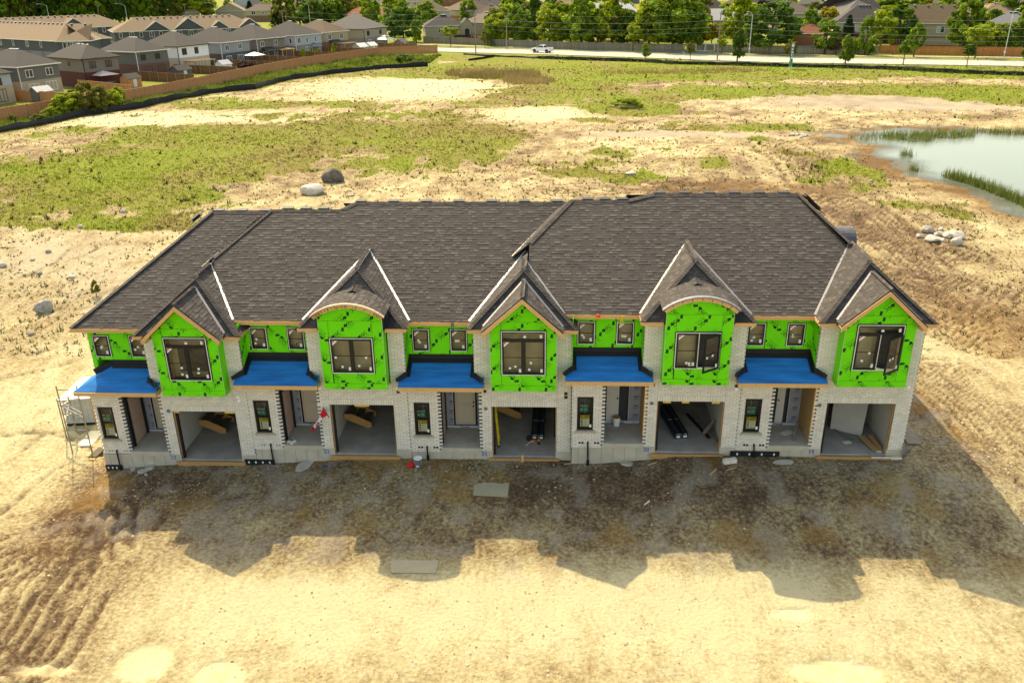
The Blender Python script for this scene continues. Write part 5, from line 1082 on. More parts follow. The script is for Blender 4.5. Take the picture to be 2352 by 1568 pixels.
def house(name, label, O, f, wa, wb, he, up, low=None, split=2.9, roof_='hip', pitch=0.55, rm=roof_grey, gut=gut_w, fm=frame_w, wins=(), vents=3, group=None, cat='house', rfr=0.0, axis=None, downspouts=(), base=GZ, ov=0.4):
    ang = math.atan2(f[1], f[0]); t = thing(name, label, cat, (O[0], O[1], base), ang, group)
    s = MB()
    if low: s.box(0, wa, 0, wb, split, he); s.build('wall', up, t); s = MB(); s.box(-0.03, wa + 0.03, -0.03, wb + 0.03, -0.6, split + 0.02); s.build('wall', low, t)
    else: s.box(0, wa, 0, wb, -0.6, he); s.build('wall', up, t)
    x0, x1, y0, y1 = -ov, wa + ov, -ov, wb + ov
    if axis is None: axis = 'x' if wa >= wb else 'y'
    s = MB(); hw = (y1 - y0) / 2 if axis == 'x' else (x1 - x0) / 2; zr = he + hw * pitch
    if roof_ == 'hip':
        if axis == 'x': r0, r1 = (x0 + hw * (1 - rfr), (y0 + y1) / 2, zr), (x1 - hw * (1 - rfr), (y0 + y1) / 2, zr)
        else: r0, r1 = ((x0 + x1) / 2, y0 + hw * (1 - rfr), zr), ((x0 + x1) / 2, y1 - hw * (1 - rfr), zr)
    else:
        if axis == 'x': r0, r1 = (x0, (y0 + y1) / 2, zr), (x1, (y0 + y1) / 2, zr)
        else: r0, r1 = ((x0 + x1) / 2, y0, zr), ((x0 + x1) / 2, y1, zr)
    A, B, C_, D = (x0, y0, he), (x1, y0, he), (x1, y1, he), (x0, y1, he)
    faces = [[A, B, r1, r0], [B, C_, r1], [C_, D, r0, r1], [D, A, r0]] if axis == 'x' else [[A, B, r0], [B, C_, r1, r0], [C_, D, r1], [D, A, r0, r1]]
    for k, fc in enumerate(faces):
        gb = roof_ == 'gable' and len(fc) == 3
        if not gb: s.poly(fc, 0, 0.3)
    s.poly([A, D, C_, B]); rf = s.build('roof', rm, t)
    if roof_ == 'gable':
        s = MB()
        if axis == 'x':
            for x, o_ in ((0, 1), (wa, -1)): s.slab([(x, 0, he), (x, wb, he), (x, wb / 2, he + (wb / 2) * pitch)], (o_ * 0.05, 0, 0))
            for x in (x0 - 0.02, x1):
                for e0, e1 in ((A, r0), (D, r0)): pass
        else:
            for y, o_ in ((0, 1), (wb, -1)): s.slab([(0, y, he), (wa, y, he), (wa / 2, y, he + (wa / 2) * pitch)], (0, o_ * 0.05, 0))
        s.build('gable_wall', up, t)
    s = MB(); e = 0.06
    s.box(x0, x1, y0 - e, y0 + 0.03, he - 0.16, he + 0.01); s.box(x0, x1, y1 - 0.03, y1 + e, he - 0.16, he + 0.01); s.box(x0 - e, x0 + 0.03, y0, y1, he - 0.16, he + 0.01); s.box(x1 - 0.03, x1 + e, y0, y1, he - 0.16, he + 0.01); s.build('gutter', gut, t)
    for w in wins: win(t, *w[:1], *w[1:5], w[6] if len(w) > 6 and w[6] else fm, wa, wb, w[5] if len(w) > 5 else 'double', len(w) > 7)
    for (sx, sy) in downspouts: s = MB(); s.box(sx - 0.06, sx + 0.06, sy - 0.12, sy, 0, he - 0.1); s.build('downspout', gut, t)
    vm = MB(); vm.box(-0.2, 0.2, -0.2, 0.2, 0.0, 0.22); vm.box(-0.26, 0.26, -0.26, 0.26, 0.22, 0.30, 1); vm = vm.mesh('roof_vent', [gut_d, white_m])
    for k in range(vents):
        u = (k + 0.5) / max(vents, 1); p = Vector(r0).lerp(Vector(r1), u); off = 0.5
        put('roof_vent', vm, rf, (p.x + (0.0 if axis == 'x' else off), p.y - (off if axis == 'x' else 0), p.z - off * pitch + 0.0))
    return t
def V2(px, py, z): p = at(px, py, z); return (p.x, p.y)
EZ = GZ + 5.45
row = []
def left_house(label, c0, c1, wb, up, low, **kw):
    """a house of the row behind the cedar fence, from the pixels of the two near corners of its eave"""
    a = Vector(V2(*c0, EZ)); b_ = Vector(V2(*c1, EZ)); d = (b_ - a); L = d.length; d = d / L; nrm_ = Vector((-d.y, d.x)); o = a + d * 0.4 + nrm_ * 0.4
    wa = L - 0.8
    t = house('grey_house' if kw.pop('nm', None) is None else 'house', label, o, d, wa, wb, 5.45, up, low, axis='y', group=None, **kw); row.append((t, o, d, wa)); return t
dw = M('brown_window', (0.05, 0.035, 0.03), 0.5)
def two(wa, fm, z=3.75, w=1.35, h=1.35, k='double'): return [('a', 1.2, z, w, h, k, fm), ('a', wa - 2.9, z, w, h, k, fm)]
left_house('dark grey house with a tan brick ground floor and white windows, nearest the left edge', (36.25, 155), (140, 143.75), 11, s_grey, b_tan, gut=gut_w, downspouts=[(0.1, -0.04)], wins=[('a', 1.5, 3.5, 1.5, 1.3, 'slider', frame_w), ('a', 5.7, 3.5, 1.5, 1.3, 'slider', frame_w), ('a', 1.7, 0.3, 2.1, 2.1, 'slider', frame_w, 1), ('a', 5.2, 0.9, 2.3, 1.6, 'triple', frame_w)])
left_house('grey house with dark red brick below, a sail shade and shed in its yard', (185, 136.25), (276, 128.75), 12, s_taupe, b_red, gut=gut_d, fm=dw, downspouts=[(0.1, -0.04)], wins=[('a', 1.3, 3.55, 1.3, 1.3, 'slider', dw), ('a', 4.6, 3.55, 1.3, 1.3, 'slider', dw), ('b', 4.5, 3.9, 0.8, 0.9, 'single', dw), ('b', 1.2, 0.3, 1.2, 2.0, 'slider', dw)])
left_house('grey house with brown brick ground floor between the red brick and white houses', (308.75, 120), (390, 112.5), 11, s_grey, b_mix, gut=gut_w, fm=dw, downspouts=[(0.1, -0.04)], wins=[('a', 1.2, 3.6, 1.3, 1.2, 'slider', dw), ('a', 4.9, 3.6, 1.3, 1.2, 'slider', dw), ('b', 6.5, 3.9, 0.8, 0.9, 'single', dw), ('a', 1.7, 0.3, 2.0, 2.1, 'slider', dw), ('a', 5.2, 0.6, 2.0, 1.8, 'triple', dw), ('b', 1.0, 0.5, 1.2, 1.6, 'slider', dw)])
left_house('white house with pale brick ground floor and a wooden pergola behind it', (405, 107.5), (482.5, 100), 11, s_white, b_beige, gut=gut_d, fm=dw, downspouts=[(0.1, -0.04)], wins=[('a', 1.4, 3.5, 1.4, 1.4, 'slider', dw), ('a', 5.2, 3.5, 1.2, 1.4, 'slider', dw), ('a', 1.4, 0.2, 1.6, 2.1, 'slider', dw), ('a', 5.0, 0.8, 2.0, 1.5, 'double', dw)])
left_house('blue grey house with a dark brick ground floor beside the white house', (505, 98.75), (577.5, 91.25), 12, s_blue, b_dark, gut=gut_w, downspouts=[(0.1, -0.04)], wins=[('a', 1.6, 3.5, 1.4, 1.3, 'double', frame_w), ('a', 6.2, 3.5, 1.4, 1.3, 'double', frame_w), ('a', 1.6, 0.2, 1.9, 2.1, 'slider', frame_w), ('a', 5.6, 0.4, 2.3, 1.9, 'triple', frame_w)])
left_house('taupe house with a small black lean-to roof over its back door', (588, 90.3), (658, 83.75), 12, s_taupe, b_dark, gut=gut_w, downspouts=[(0.1, -0.04)], wins=[('a', 1.4, 3.5, 1.3, 1.3, 'double', frame_w), ('a', 6.4, 3.5, 1.3, 1.3, 'double', frame_w), ('a', 2.0, 0.2, 1.8, 2.1, 'slider', frame_w), ('a', 6.0, 0.2, 2.0, 2.1, 'triple', frame_w)])
left_house('pale blue house with dark stone base and four slim windows', (676.75, 82.5), (741.75, 76.25), 12, s_lblue, b_grey, gut=gut_w, downspouts=[(0.1, -0.04)], wins=[('a', 1.0, 3.4, 1.3, 1.4, 'double', frame_w), ('a', 4.6, 3.4, 0.7, 1.4, 'single', frame_w), ('a', 8.2, 3.4, 0.7, 1.4, 'single', frame_w), ('b', 1.0, 3.4, 0.9, 1.4, 'single', frame_w), ('a', 4.0, 0.2, 3.0, 2.2, 'triple', frame_w)])
left_house('beige house with brown roof and brick base, second from the street end', (745.5, 75), (803, 70), 12, s_beige, b_brown, rm=roof_brown, gut=gut_w, wins=[('a', 1.3, 3.4, 1.3, 1.5, 'double', frame_w), ('a', 6.4, 3.4, 1.3, 1.5, 'double', frame_w), ('a', 2.6, 0.2, 1.8, 2.2, 'slider', frame_w), ('a', 6.4, 0.2, 1.6, 2.2, 'double', frame_w)])
left_house('large beige house with grey stone base at the street end of the row', (835.5, 67.5), (891.75, 61.25), 14, s_beige, b_grey, rm=roof_pale, gut=gut_d, fm=dw, vents=5, downspouts=[(0.1, -0.04)], wins=[('a', 1.9, 3.5, 1.4, 1.3, 'slider', dw), ('a', 9.3, 3.5, 1.3, 1.3, 'slider', dw), ('a', 2.4, 0.2, 1.8, 2.2, 'slider', frame_w), ('b', 9, 1.8, 1.3, 0.6, 'single', dw)])
t = house('grey_house', 'pale siding house cut off by the left edge of the photo', Vector(V2(24, 158.5, EZ)) + Vector((-3.5, -8.1)), Vector((0.38, 0.925)), 8.6, 11, 4.9, s_lblue, b_tan, axis='y', gut=gut_d, fm=dw, wins=[('a', 5.2, 3.0, 1.6, 1.2, 'slider', dw), ('a', 4.6, 0.3, 2.6, 2.1, 'quad', dw)])
for k, (px0, px1) in ((5, (0.35, 0.95)), (7, (0.2, 0.75))):             # dark lean-to roofs over two back doors
    t, o, d, wa = row[k]; s = MB(); s.slab([(1.0, -2.2, 2.55), (6.0, -2.2, 2.55), (5.4, 0, 3.3), (1.6, 0, 3.3)], (0, 0, -0.12)); s.box(1.2, 1.35, -2.1, -1.95, 0, 2.5); s.box(5.7, 5.85, -2.1, -1.95, 0, 2.5); s.build('porch_cover', gut_d, t)

# tan-roofed terraces behind the row
def terrace(label, p0, p1, wb, eave_z, up, wins_n, gables=(), pitch=0.5, rfr=0.0, offs=(0.0, 0.0)):
    a = Vector(V2(*p0, GZ + eave_z)); b_ = Vector(V2(*p1, GZ + eave_z)); d = b_ - a; L = d.length; d /= L
    ws = []
    for k in range(wins_n):
        s = 1.2 + k * (L - 3) / wins_n; ws.append(('a', s, eave_z - 1.75, 1.3 if k % 2 else 0.9, 1.45, 'double' if k % 2 else 'single', frame_w)); ws.append(('a', s, eave_z - 4.6, 1.6, 1.7, 'slider', dw))
    t = house('terrace', label, a + Vector((-d.y, d.x)) * 0.4, d, L, wb, eave_z, up, b_grey, rm=roof_tan, gut=gut_w, wins=ws, vents=int(L / 2.6), cat='terraced houses', axis='x', pitch=pitch, rfr=rfr)
    for u, hw, h in gables:
        s = MB(); x = u * L; y = -0.55; zt = eave_z - 0.1; s.slab([(x - hw, y, zt + 0.35), (x + hw, y, zt + 0.35), (x, y, zt + 0.35 + h)], (0, 0.1, 0)); s.build('gable_wall', s_slate, t)
        s = MB()
        for q in (-1, 1): s.slab([(x + q * (hw + 0.25), y - 0.3, zt + 0.2), (x, y - 0.3, zt + 0.45 + h), (x, y + h / pitch + 0.6, zt + 0.45 + h), (x + q * (hw + 0.25), y + 0.9, zt + 0.2)], (0, 0, -0.08), 0)
        s.build('gable_roof', roof_tan, t)
        s = MB()
        for q in (-1, 1): s.bar((x + q * (hw + 0.25), y - 0.33, zt + 0.2), (x, y - 0.33, zt + 0.45 + h), 0.06, 0.2)
        s.build('barge_board', gut_w, t)
    return t
terrace('tan roofed terrace of grey houses at the left, in front of its twin', (-150, 80), (128, 95), 14, 5.6, s_slate, 9)
terrace('short tan roofed end block stepping forward from the left terrace', (129, 95.5), (203, 94), 14, 5.6, s_slate, 4)
terrace('tan roofed terrace farthest back before the dark wood, with two gables', (-120, 77), (292, 59), 13, 5.8, s_slate, 16, gables=((0.50, 3.0, 1.9), (0.68, 4.0, 2.5)))
terrace('tan roofed terrace with dark gables behind the white and blue houses', (262, 74), (596, 62), 13, 5.8, s_dark, 14, gables=((0.28, 3.4, 2.2), (0.50, 4.2, 2.8), (0.71, 2.6, 1.8), (0.93, 3.2, 2.2)))

# houses across the street
def street_house(label, e0, e1, wb, he, up, low=None, name='house', **kw):
    z = GZ + he; a = Vector(V2(*e0, z)); b_ = Vector(V2(*e1, z)); d = b_ - a; L = d.length; d /= L
    return house(name, label, a + d * 0.4 + Vector((-d.y, d.x)) * 0.4, d, L - 0.8, wb, he, up, low, **kw)
h_ = street_house('beige bungalow with arched window and red deck at the street corner', (974, 61), (1070, 59), 11, 4.6, s_beige, b_brown, split=0.8, rm=roof_grey, vents=4, wins=[('a', 4.2, 2.4, 1.6, 1.6, 'double', frame_w), ('a', 9.6, 1.9, 0.8, 1.8, 'single', frame_w)])
s = MB(); s.box(11.4, 15.6, -0.9, 4, -0.5, 4.7); s.slab([(11.4, -0.95, 4.7), (15.6, -0.95, 4.7), (13.5, -0.95, 6.6)], (0, 0.1, 0)); s.build('bay', s_beige, h_)
s = MB(); s.slab([(11.0, -1.2, 4.55), (13.5, -1.2, 6.8), (13.5, 6, 6.8), (11.0, 3.5, 4.55)], (0, 0, -0.1)); s.slab([(16.0, -1.2, 4.55), (13.5, -1.2, 6.8), (13.5, 6, 6.8), (16.0, 3.5, 4.55)], (0, 0, -0.1)); s.build('bay_roof', roof_grey, h_)
s = MB(); s.slab([(13.5 + 0.7 * math.cos(a), -0.98, 3.1 + 0.7 * math.sin(a)) for a in np.linspace(0, math.pi, 9)] + [(12.8, -0.98, 1.6), (14.2, -0.98, 1.6)], (0, 0.05, 0)); s.build('window', pane_m, h_)
s = MB(); s.box(8.6, 17.4, -4.6, -1.0, 0.9, 1.1); s.build('deck', M('red_deck', (0.17, 0.045, 0.03), 0.8), h_)
for k in range(8): s = MB(); x = 8.7 + k * 1.22; s.box(x, x + 0.14, -4.6, -4.46, -0.3, 2.05); s.build('deck_post', MATS['red_deck'], h_)
s = MB(); s.box(8.6, 17.4, -4.6, -4.5, 1.95, 2.05); s.box(8.7, 14.2, -4.56, -4.5, 1.3, 1.9, 1); s.build('deck_rail', [MATS['red_deck'], felt_m], h_)
street_house('brown roofed house with gable, just behind the corner bungalow', (1062, 50), (1118, 53), 11, 5.0, s_olive, None, rm=roof_taupe, vents=5, wins=[('a', 2.5, 2.4, 1.4, 1.4, 'double', frame_w)])
street_house('grey roofed house half hidden by the willow behind the grey fence', (1112, 38), (1190, 42), 12, 5.0, s_sand, b_orange, rm=roof_pale, vents=5)
street_house('cream house with arched window left of the brown roofed house', (957, 26.5), (1036, 25), 12, 5.6, s_pale, b_orange, split=2.2, rm=roof_taupe, vents=0, wins=[('a', 9.0, 3.0, 1.6, 1.9, 'triple', frame_w)])
street_house('beige hip roofed house behind the cream house with arched window', (1020, 21), (1075, 24), 12, 5.6, s_sand, b_orange, rm=roof_brown, vents=0)
street_house('grey roofed low house beyond the street left of the cream house', (858, 32), (940, 33), 12, 4.2, s_olive, b_orange, rm=roof_dark, vents=0, wins=[('a', 9.0, 1.8, 1.8, 1.4, 'double', frame_w)])
street_house('red roofed house with small gable beyond the beige end house', (784, 34.5), (880, 37), 11, 4.2, s_olive, None, rm=roof_red, vents=0, wins=[('a', 8, 1.8, 1.4, 1.4, 'double', frame_w)])
street_house('brown roofed house beside the red roofed one beyond the row', (870, 33), (965, 35), 11, 4.0, s_beige, None, rm=roof_brown, vents=0)
street_house('two storey beige house with white windows behind the tan terraces', (561, 24), (632, 24), 11, 5.4, s_sand, b_brown, rm=roof_taupe, vents=4, wins=[('a', 3.2, 3.3, 2.4, 1.7, 'slider', frame_w), ('a', 9.5, 3.5, 1.0, 1.2, 'single', frame_w)])
street_house('tan gabled house in front of the dark wood', (370, 28), (424, 29), 9, 4.0, s_beige, None, rm=roof_tan, roof_='gable', vents=0)
street_house('tan gabled house between yellow tree and grey house', (492, 26), (560, 25), 10, 4.0, s_beige, None, rm=roof_tan, roof_='gable', axis='y', vents=1)
street_house('tall pale blue house with steep grey roof behind the tan gables', (530, 12), (580, 12), 9, 6.0, s_lblue, None, rm=roof_pale, roof_='gable', axis='y', pitch=1.0, vents=0, wins=[('a', 4, 4.0, 1.2, 1.5, 'double', frame_w)])
street_house('long house with silver ribbed roof behind the white fence', (1637, 47), (1743, 46), 11, 5.4, s_olive, b_brown, rm=M('ribbed_roof', (0.27, 0.265, 0.26), 0.6, 0.1, 4), roof_='gable', axis='x', vents=1, wins=[('a', 3.2, 3.2, 1.8, 1.7, 'double', frame_w), ('a', 5, 0.4, 3, 2.0, 'triple', frame_w)])
street_house('brick house with silver ribbed roof mostly hidden by street trees', (1361, 31), (1465, 27), 12, 5.6, b_orange, None, rm=M('silver_roof', (0.40, 0.40, 0.39), 0.5, 0.1, 4), roof_='gable', axis='x', vents=3)
street_house('dark roofed small house beside the silver roofed house', (1590, 49.5), (1634, 53), 9, 4.6, s_sand, None, rm=roof_dark, vents=0)
street_house('low red brick house with red brown roof and white awning', (1818, 77), (1898, 78), 13, 3.5, b_orange, None, rm=roof_red, vents=2, wins=[('a', 7.8, 1.1, 1.6, 1.4, 'double', frame_w)])
street_house('beige house with grey hip roof and brown brick ground floor', (1918, 52), (2056, 52), 12, 5.7, s_pale, b_red, rm=roof_grey, vents=4, pitch=0.72, wins=[('a', 7.0, 3.4, 2.4, 1.6, 'double', frame_w), ('a', 5.3, 3.5, 0.9, 1.6, 'single', frame_w, 1), ('a', 10.4, 3.5, 0.9, 1.6, 'single', frame_w, 1), ('a', 7.4, 0.4, 2.2, 2.0, 'slider', frame_w), ('a', 15.3, 3.3, 1.8, 1.6, 'double', frame_w)])
h_ = street_house('big beige house with steep brown gable roof behind the stained fence', (2080, 54), (2202, 55), 11, 6.0, s_sand, b_brown, split=2.6, rm=roof_brown, roof_='gable', axis='x', vents=4, pitch=0.78, wins=[('a', 1.9, 3.6, 2.0, 1.7, 'double', frame_w, 1), ('a', 7.6, 3.6, 2.0, 1.7, 'double', frame_w, 1), ('a', 12.0, 3.9, 1.2, 1.4, 'single', dw)])
s = MB(); s.box(0.5, 13.2, -0.5, -0.04, 0.4, 2.3); s.build('bay', s_sand, h_)
s = MB(); s.box(-3.6, -0.05, 0.8, 8, -0.5, 2.7); s.build('wing', b_brown, h_); s = MB(); s.slab([(-4.1, 0.3, 2.7), (0.0, 0.3, 2.7), (0.0, 4.5, 6.3), (-1.6, 4.5, 6.3)], (0, 0, -0.12)); s.build('wing_roof', roof_brown, h_)
win(h_, 'a', -2.0, 0.3, 1.5, 1.9, frame_w, 1, 1, 'slider')
street_house('olive house with slate blue roof at the right edge', (2243, 60), (2385, 63), 12, 5.2, s_olive, None, rm=M('slate_roof', (0.13, 0.135, 0.145), 0.9, 0.12, 3), vents=4, wins=[('a', 2.6, 3.0, 1.8, 1.6, 'double', frame_w, 1), ('a', 7.9, 3.0, 1.8, 1.6, 'double', frame_w)])
street_house('brown roofed house with long hip roof behind the red brick house', (1778, 32), (1880, 30), 14, 5.4, s_beige, None, rm=roof_taupe, vents=2)
street_house('grey and tan roofed house behind the yellow tree on the right', (1865, 27), (1940, 33), 16, 5.2, s_beige, None, rm=roof_pale, vents=0, axis='y')
s = MB(); a = Vector((*V2(1822, 85, GZ + 2.5), 0)); t = thing('awning', 'white retractable awning over the back of the red brick house', 'awning', (a.x, a.y, GZ)); s.slab([(0, -0.3, 2.45), (3.9, -1.6, 2.45), (3.9, -0.4, 3.0), (0, 0.9, 3.0)], (0, 0, -0.06)); s.build('canopy', white_m, t); s = MB(); s.bar((0, -0.3, 2.4), (3.9, -1.6, 2.4), 0.06, 0.18); s.build('valance', white_m, t)

# ================================================================== TREES
LEAFS = {}
def leaf_mat(name, lo, hi): return M('leaf_' + name, lo, 0.7, 0.15, 3, hi=hi, spec=0.2, trans=0.5)
leaf_cols = {'mid': ((0.065, 0.135, 0.010), (0.27, 0.39, 0.030)), 'dark': ((0.032, 0.082, 0.010), (0.135, 0.24, 0.028)), 'bright': ((0.14, 0.21, 0.008), (0.40, 0.48, 0.035)), 'yellow': ((0.16, 0.15, 0.010), (0.46, 0.38, 0.03)), 'spruce': ((0.010, 0.026, 0.010), (0.040, 0.075, 0.030)), 'plum': ((0.018, 0.008, 0.010), (0.065, 0.026, 0.026)), 'brown': ((0.12, 0.075, 0.035), (0.30, 0.21, 0.10)), 'olive': ((0.09, 0.10, 0.015), (0.27, 0.27, 0.045))}
bark_m = M('bark', (0.10, 0.075, 0.05), 0.95, 0.25, 8)
def crown_mesh(shape, colour, n, seed, leaf=0.13):
    """leaf-sized faces spread through an uneven crown that fits a unit box (height 1, radius 0.5)"""
    rs = np.random.default_rng(seed); V = []; F = []; Tn = []
    if shape == 'conifer':
        C = []; 
        for k in range(15):
            h = 0.06 + 0.94 * k / 15; r = 0.5 * (1 - h) ** 0.85 * rs.uniform(0.85, 1.1)
            for a in np.arange(0, 2 * math.pi, 0.62): C.append((r * 0.75 * math.cos(a + k), r * 0.75 * math.sin(a + k), h, max(0.05, r * 0.38), rs.random()))
    else:
        C = []; m = {'round': 62, 'column': 44, 'spread': 46, 'loose': 44}[shape]
        for k in range(m):
            u = rs.random(); a = rs.uniform(0, 2 * math.pi)
            if shape == 'round': h = 0.18 + 0.74 * u; prof = math.sin(math.pi * min(1, (h - 0.05) / 0.95) ** 0.85) ** 0.6
            elif shape == 'column': h = 0.10 + 0.84 * u; prof = math.sin(math.pi * min(1, h) ** 0.7) ** 0.7
            elif shape == 'spread': h = 0.30 + 0.60 * u; prof = 0.55 + 0.45 * math.sin(math.pi * u)
            else: h = 0.12 + 0.80 * u; prof = math.sin(math.pi * h ** 0.75) ** 0.8
            r = 0.42 * prof * math.sqrt(rs.uniform(0.15, 1.0)); C.append((r * math.cos(a), r * math.sin(a), h, rs.uniform(0.06, 0.15) * (0.85 if shape != 'loose' else 1.0), rs.random()))
    C = np.array(C); per = max(6, n // len(C))
    for cx, cy, cz, cr, ct in C:
        d = rs.normal(size=(per, 3)); d /= np.linalg.norm(d, axis=1)[:, None]; rad = cr * rs.uniform(0.55, 1.12, per)[:, None]
        p = np.array([cx, cy, cz]) + d * rad * np.array([1, 1, 0.62 if shape != 'column' else 1.0])
        nr_ = d + rs.normal(size=(per, 3)) * 0.55 + np.array([0, 0, 0.35]); nr_ /= np.linalg.norm(nr_, axis=1)[:, None]
        a = np.cross(nr_, rs.normal(size=(per, 3))); a /= np.linalg.norm(a, axis=1)[:, None]; b_ = np.cross(nr_, a); s = leaf * rs.uniform(0.45, 1.0, per)[:, None] * 0.5
        q = np.stack([p - a * s, p + b_ * s * 0.7, p + a * s, p - b_ * s * 0.7], 1).reshape(-1, 3); o = len(V) * 1
        base = sum(len(v) for v in V); V.append(q); F.append(np.arange(per * 4).reshape(-1, 4) + base); Tn.append(np.clip(ct * 0.75 + rs.normal(0.12, 0.16, per), 0, 1))
    return np_mesh('crown', np.concatenate(V), np.concatenate(F), leaf_mat(colour, *leaf_cols[colour]), np.concatenate(Tn))
_cm = {}
def get_crown(shape, colour, big, k):
    key = (shape, colour, big, k)
    if key not in _cm: _cm[key] = crown_mesh(shape, colour, {2: 7000, 1: 3600, 0: 1500}[big], len(_cm) * 13 + 5, {2: 0.08, 1: 0.105, 0: 0.15}[big] * (0.75 if shape == 'conifer' else 1))
    return _cm[key]
_tm = {}
def get_trunk(k):
    if k not in _tm:
        rs = random.Random(k); s = MB(); s.tube((0, 0, -0.03), (0.01, 0, 0.45), 0.028, 0.018, 7, caps=False); s.tube((0.01, 0, 0.45), (0.0, 0.01, 0.85), 0.018, 0.005, 6, caps=False)
        for q in range(5): a = q * 1.3 + rs.random(); h = 0.25 + 0.1 * q; s.tube((0.008, 0, h), (0.28 * math.cos(a), 0.28 * math.sin(a), h + 0.2), 0.011, 0.004, 5, caps=False)
        _tm[k] = s.mesh('trunk', bark_m)
    return _tm[k]
TREE_N = [0]
def tree(x, y, h, r, shape, colour, label, big=1, group=None, stem=0.0, cat='tree', name=None, z=None):
    """r: crown radius; stem: share of the height that is bare trunk"""
    rs = random.Random(TREE_N[0] * 7 + 1); TREE_N[0] += 1; z = gzs(x, y) if z is None else z
    t = thing(name or {'conifer': 'spruce_tree', 'column': 'columnar_tree'}.get(shape, 'leafy_tree'), label, cat, (x, y, z - 0.02), rs.uniform(0, 6.28), group)
    put('crown', get_crown(shape, colour, big, rs.randrange(3)), t, (0, 0, h * stem), 0, scale=(2.6 * r, 2.6 * r, h * (1 - stem)))
    put('trunk', get_trunk(rs.randrange(3)), t, (0, 0, 0), 0, scale=(h if stem < 0.2 else h * 0.8, h if stem < 0.2 else h * 0.8, h * (0.9 if stem < 0.2 else stem + 0.5)))
    return t
def tpx(px, py, hpx, rpx, shape, colour, label, big=1, stem=0.0, group=None, z=GZ, cat='tree', name=None):
    """a tree whose foot the pixel looks at, with its height and radius in pixels of the photo"""
    p = at(px, py, z) if z is not None else on_ground(px, py); dist = (Vector(CAM) - p).length; k = dist / FPX
    return tree(p.x, p.y, hpx * k * 1.08, rpx * k, shape, colour, label, big, group, stem, cat, name, z=p.z)
# street trees on the verges
tpx(957, 103.5, 48, 13, 'column', 'mid', 'slender young tree on the corner lawn right of the big dark maple', 1, 0.12)
tpx(1035.5, 107.5, 41, 17, 'spread', 'bright', 'small yellow green tree with bare trunk in front of the bungalow fence', 1, 0.35)
tpx(1114, 110.5, 34, 9, 'loose', 'olive', 'thin sparse sapling on the verge between two utility poles', 1, 0.25)
tpx(1453, 119.5, 51, 17, 'spread', 'bright', 'small layered light green tree against the shaded part of the grey fence', 1, 0.25)
tpx(1483, 136, 31, 9, 'loose', 'mid', 'little leafy sapling on the near verge, left of the white fence bays', 1, 0.1)
tpx(1585, 139, 34, 9, 'round', 'olive', 'small reddish green sapling on the near verge before the white fence bays', 1, 0.3)
tpx(1657, 125, 37, 10, 'round', 'bright', 'round young light green tree beside the wooden utility pole', 1, 0.25)
tpx(1693, 142.5, 60, 15, 'column', 'dark', 'dense columnar dark green street tree on the near verge right of the utility pole', 2, 0.12)
tpx(1814, 131, 33, 13, 'round', 'olive', 'rounded yellow green small tree just behind the upright sign', 1, 0.05)
tpx(1941, 147.5, 54, 13, 'column', 'mid', 'leafy columnar tree on the near verge with foliage down to the grass', 2, 0.03)
tpx(2074, 150.5, 47, 12, 'round', 'mid', 'lollipop street tree on the near verge in front of the stained fence', 2, 0.35)
tpx(2098, 131.5, 62, 14, 'loose', 'mid', 'taller airy tree on the far verge right behind the lollipop tree', 1, 0.2)
tpx(2220, 154, 40, 11, 'round', 'dark', 'small dark round street tree with a thin trunk near the right edge', 2, 0.4)
tpx(2239, 134, 58, 22, 'spread', 'bright', 'leaning light green tree on the far verge near the right lamp post', 1, 0.25)
tpx(2352, 153, 34, 8, 'round', 'dark', 'small tree cut off by the right edge of the photo', 1, 0.3)
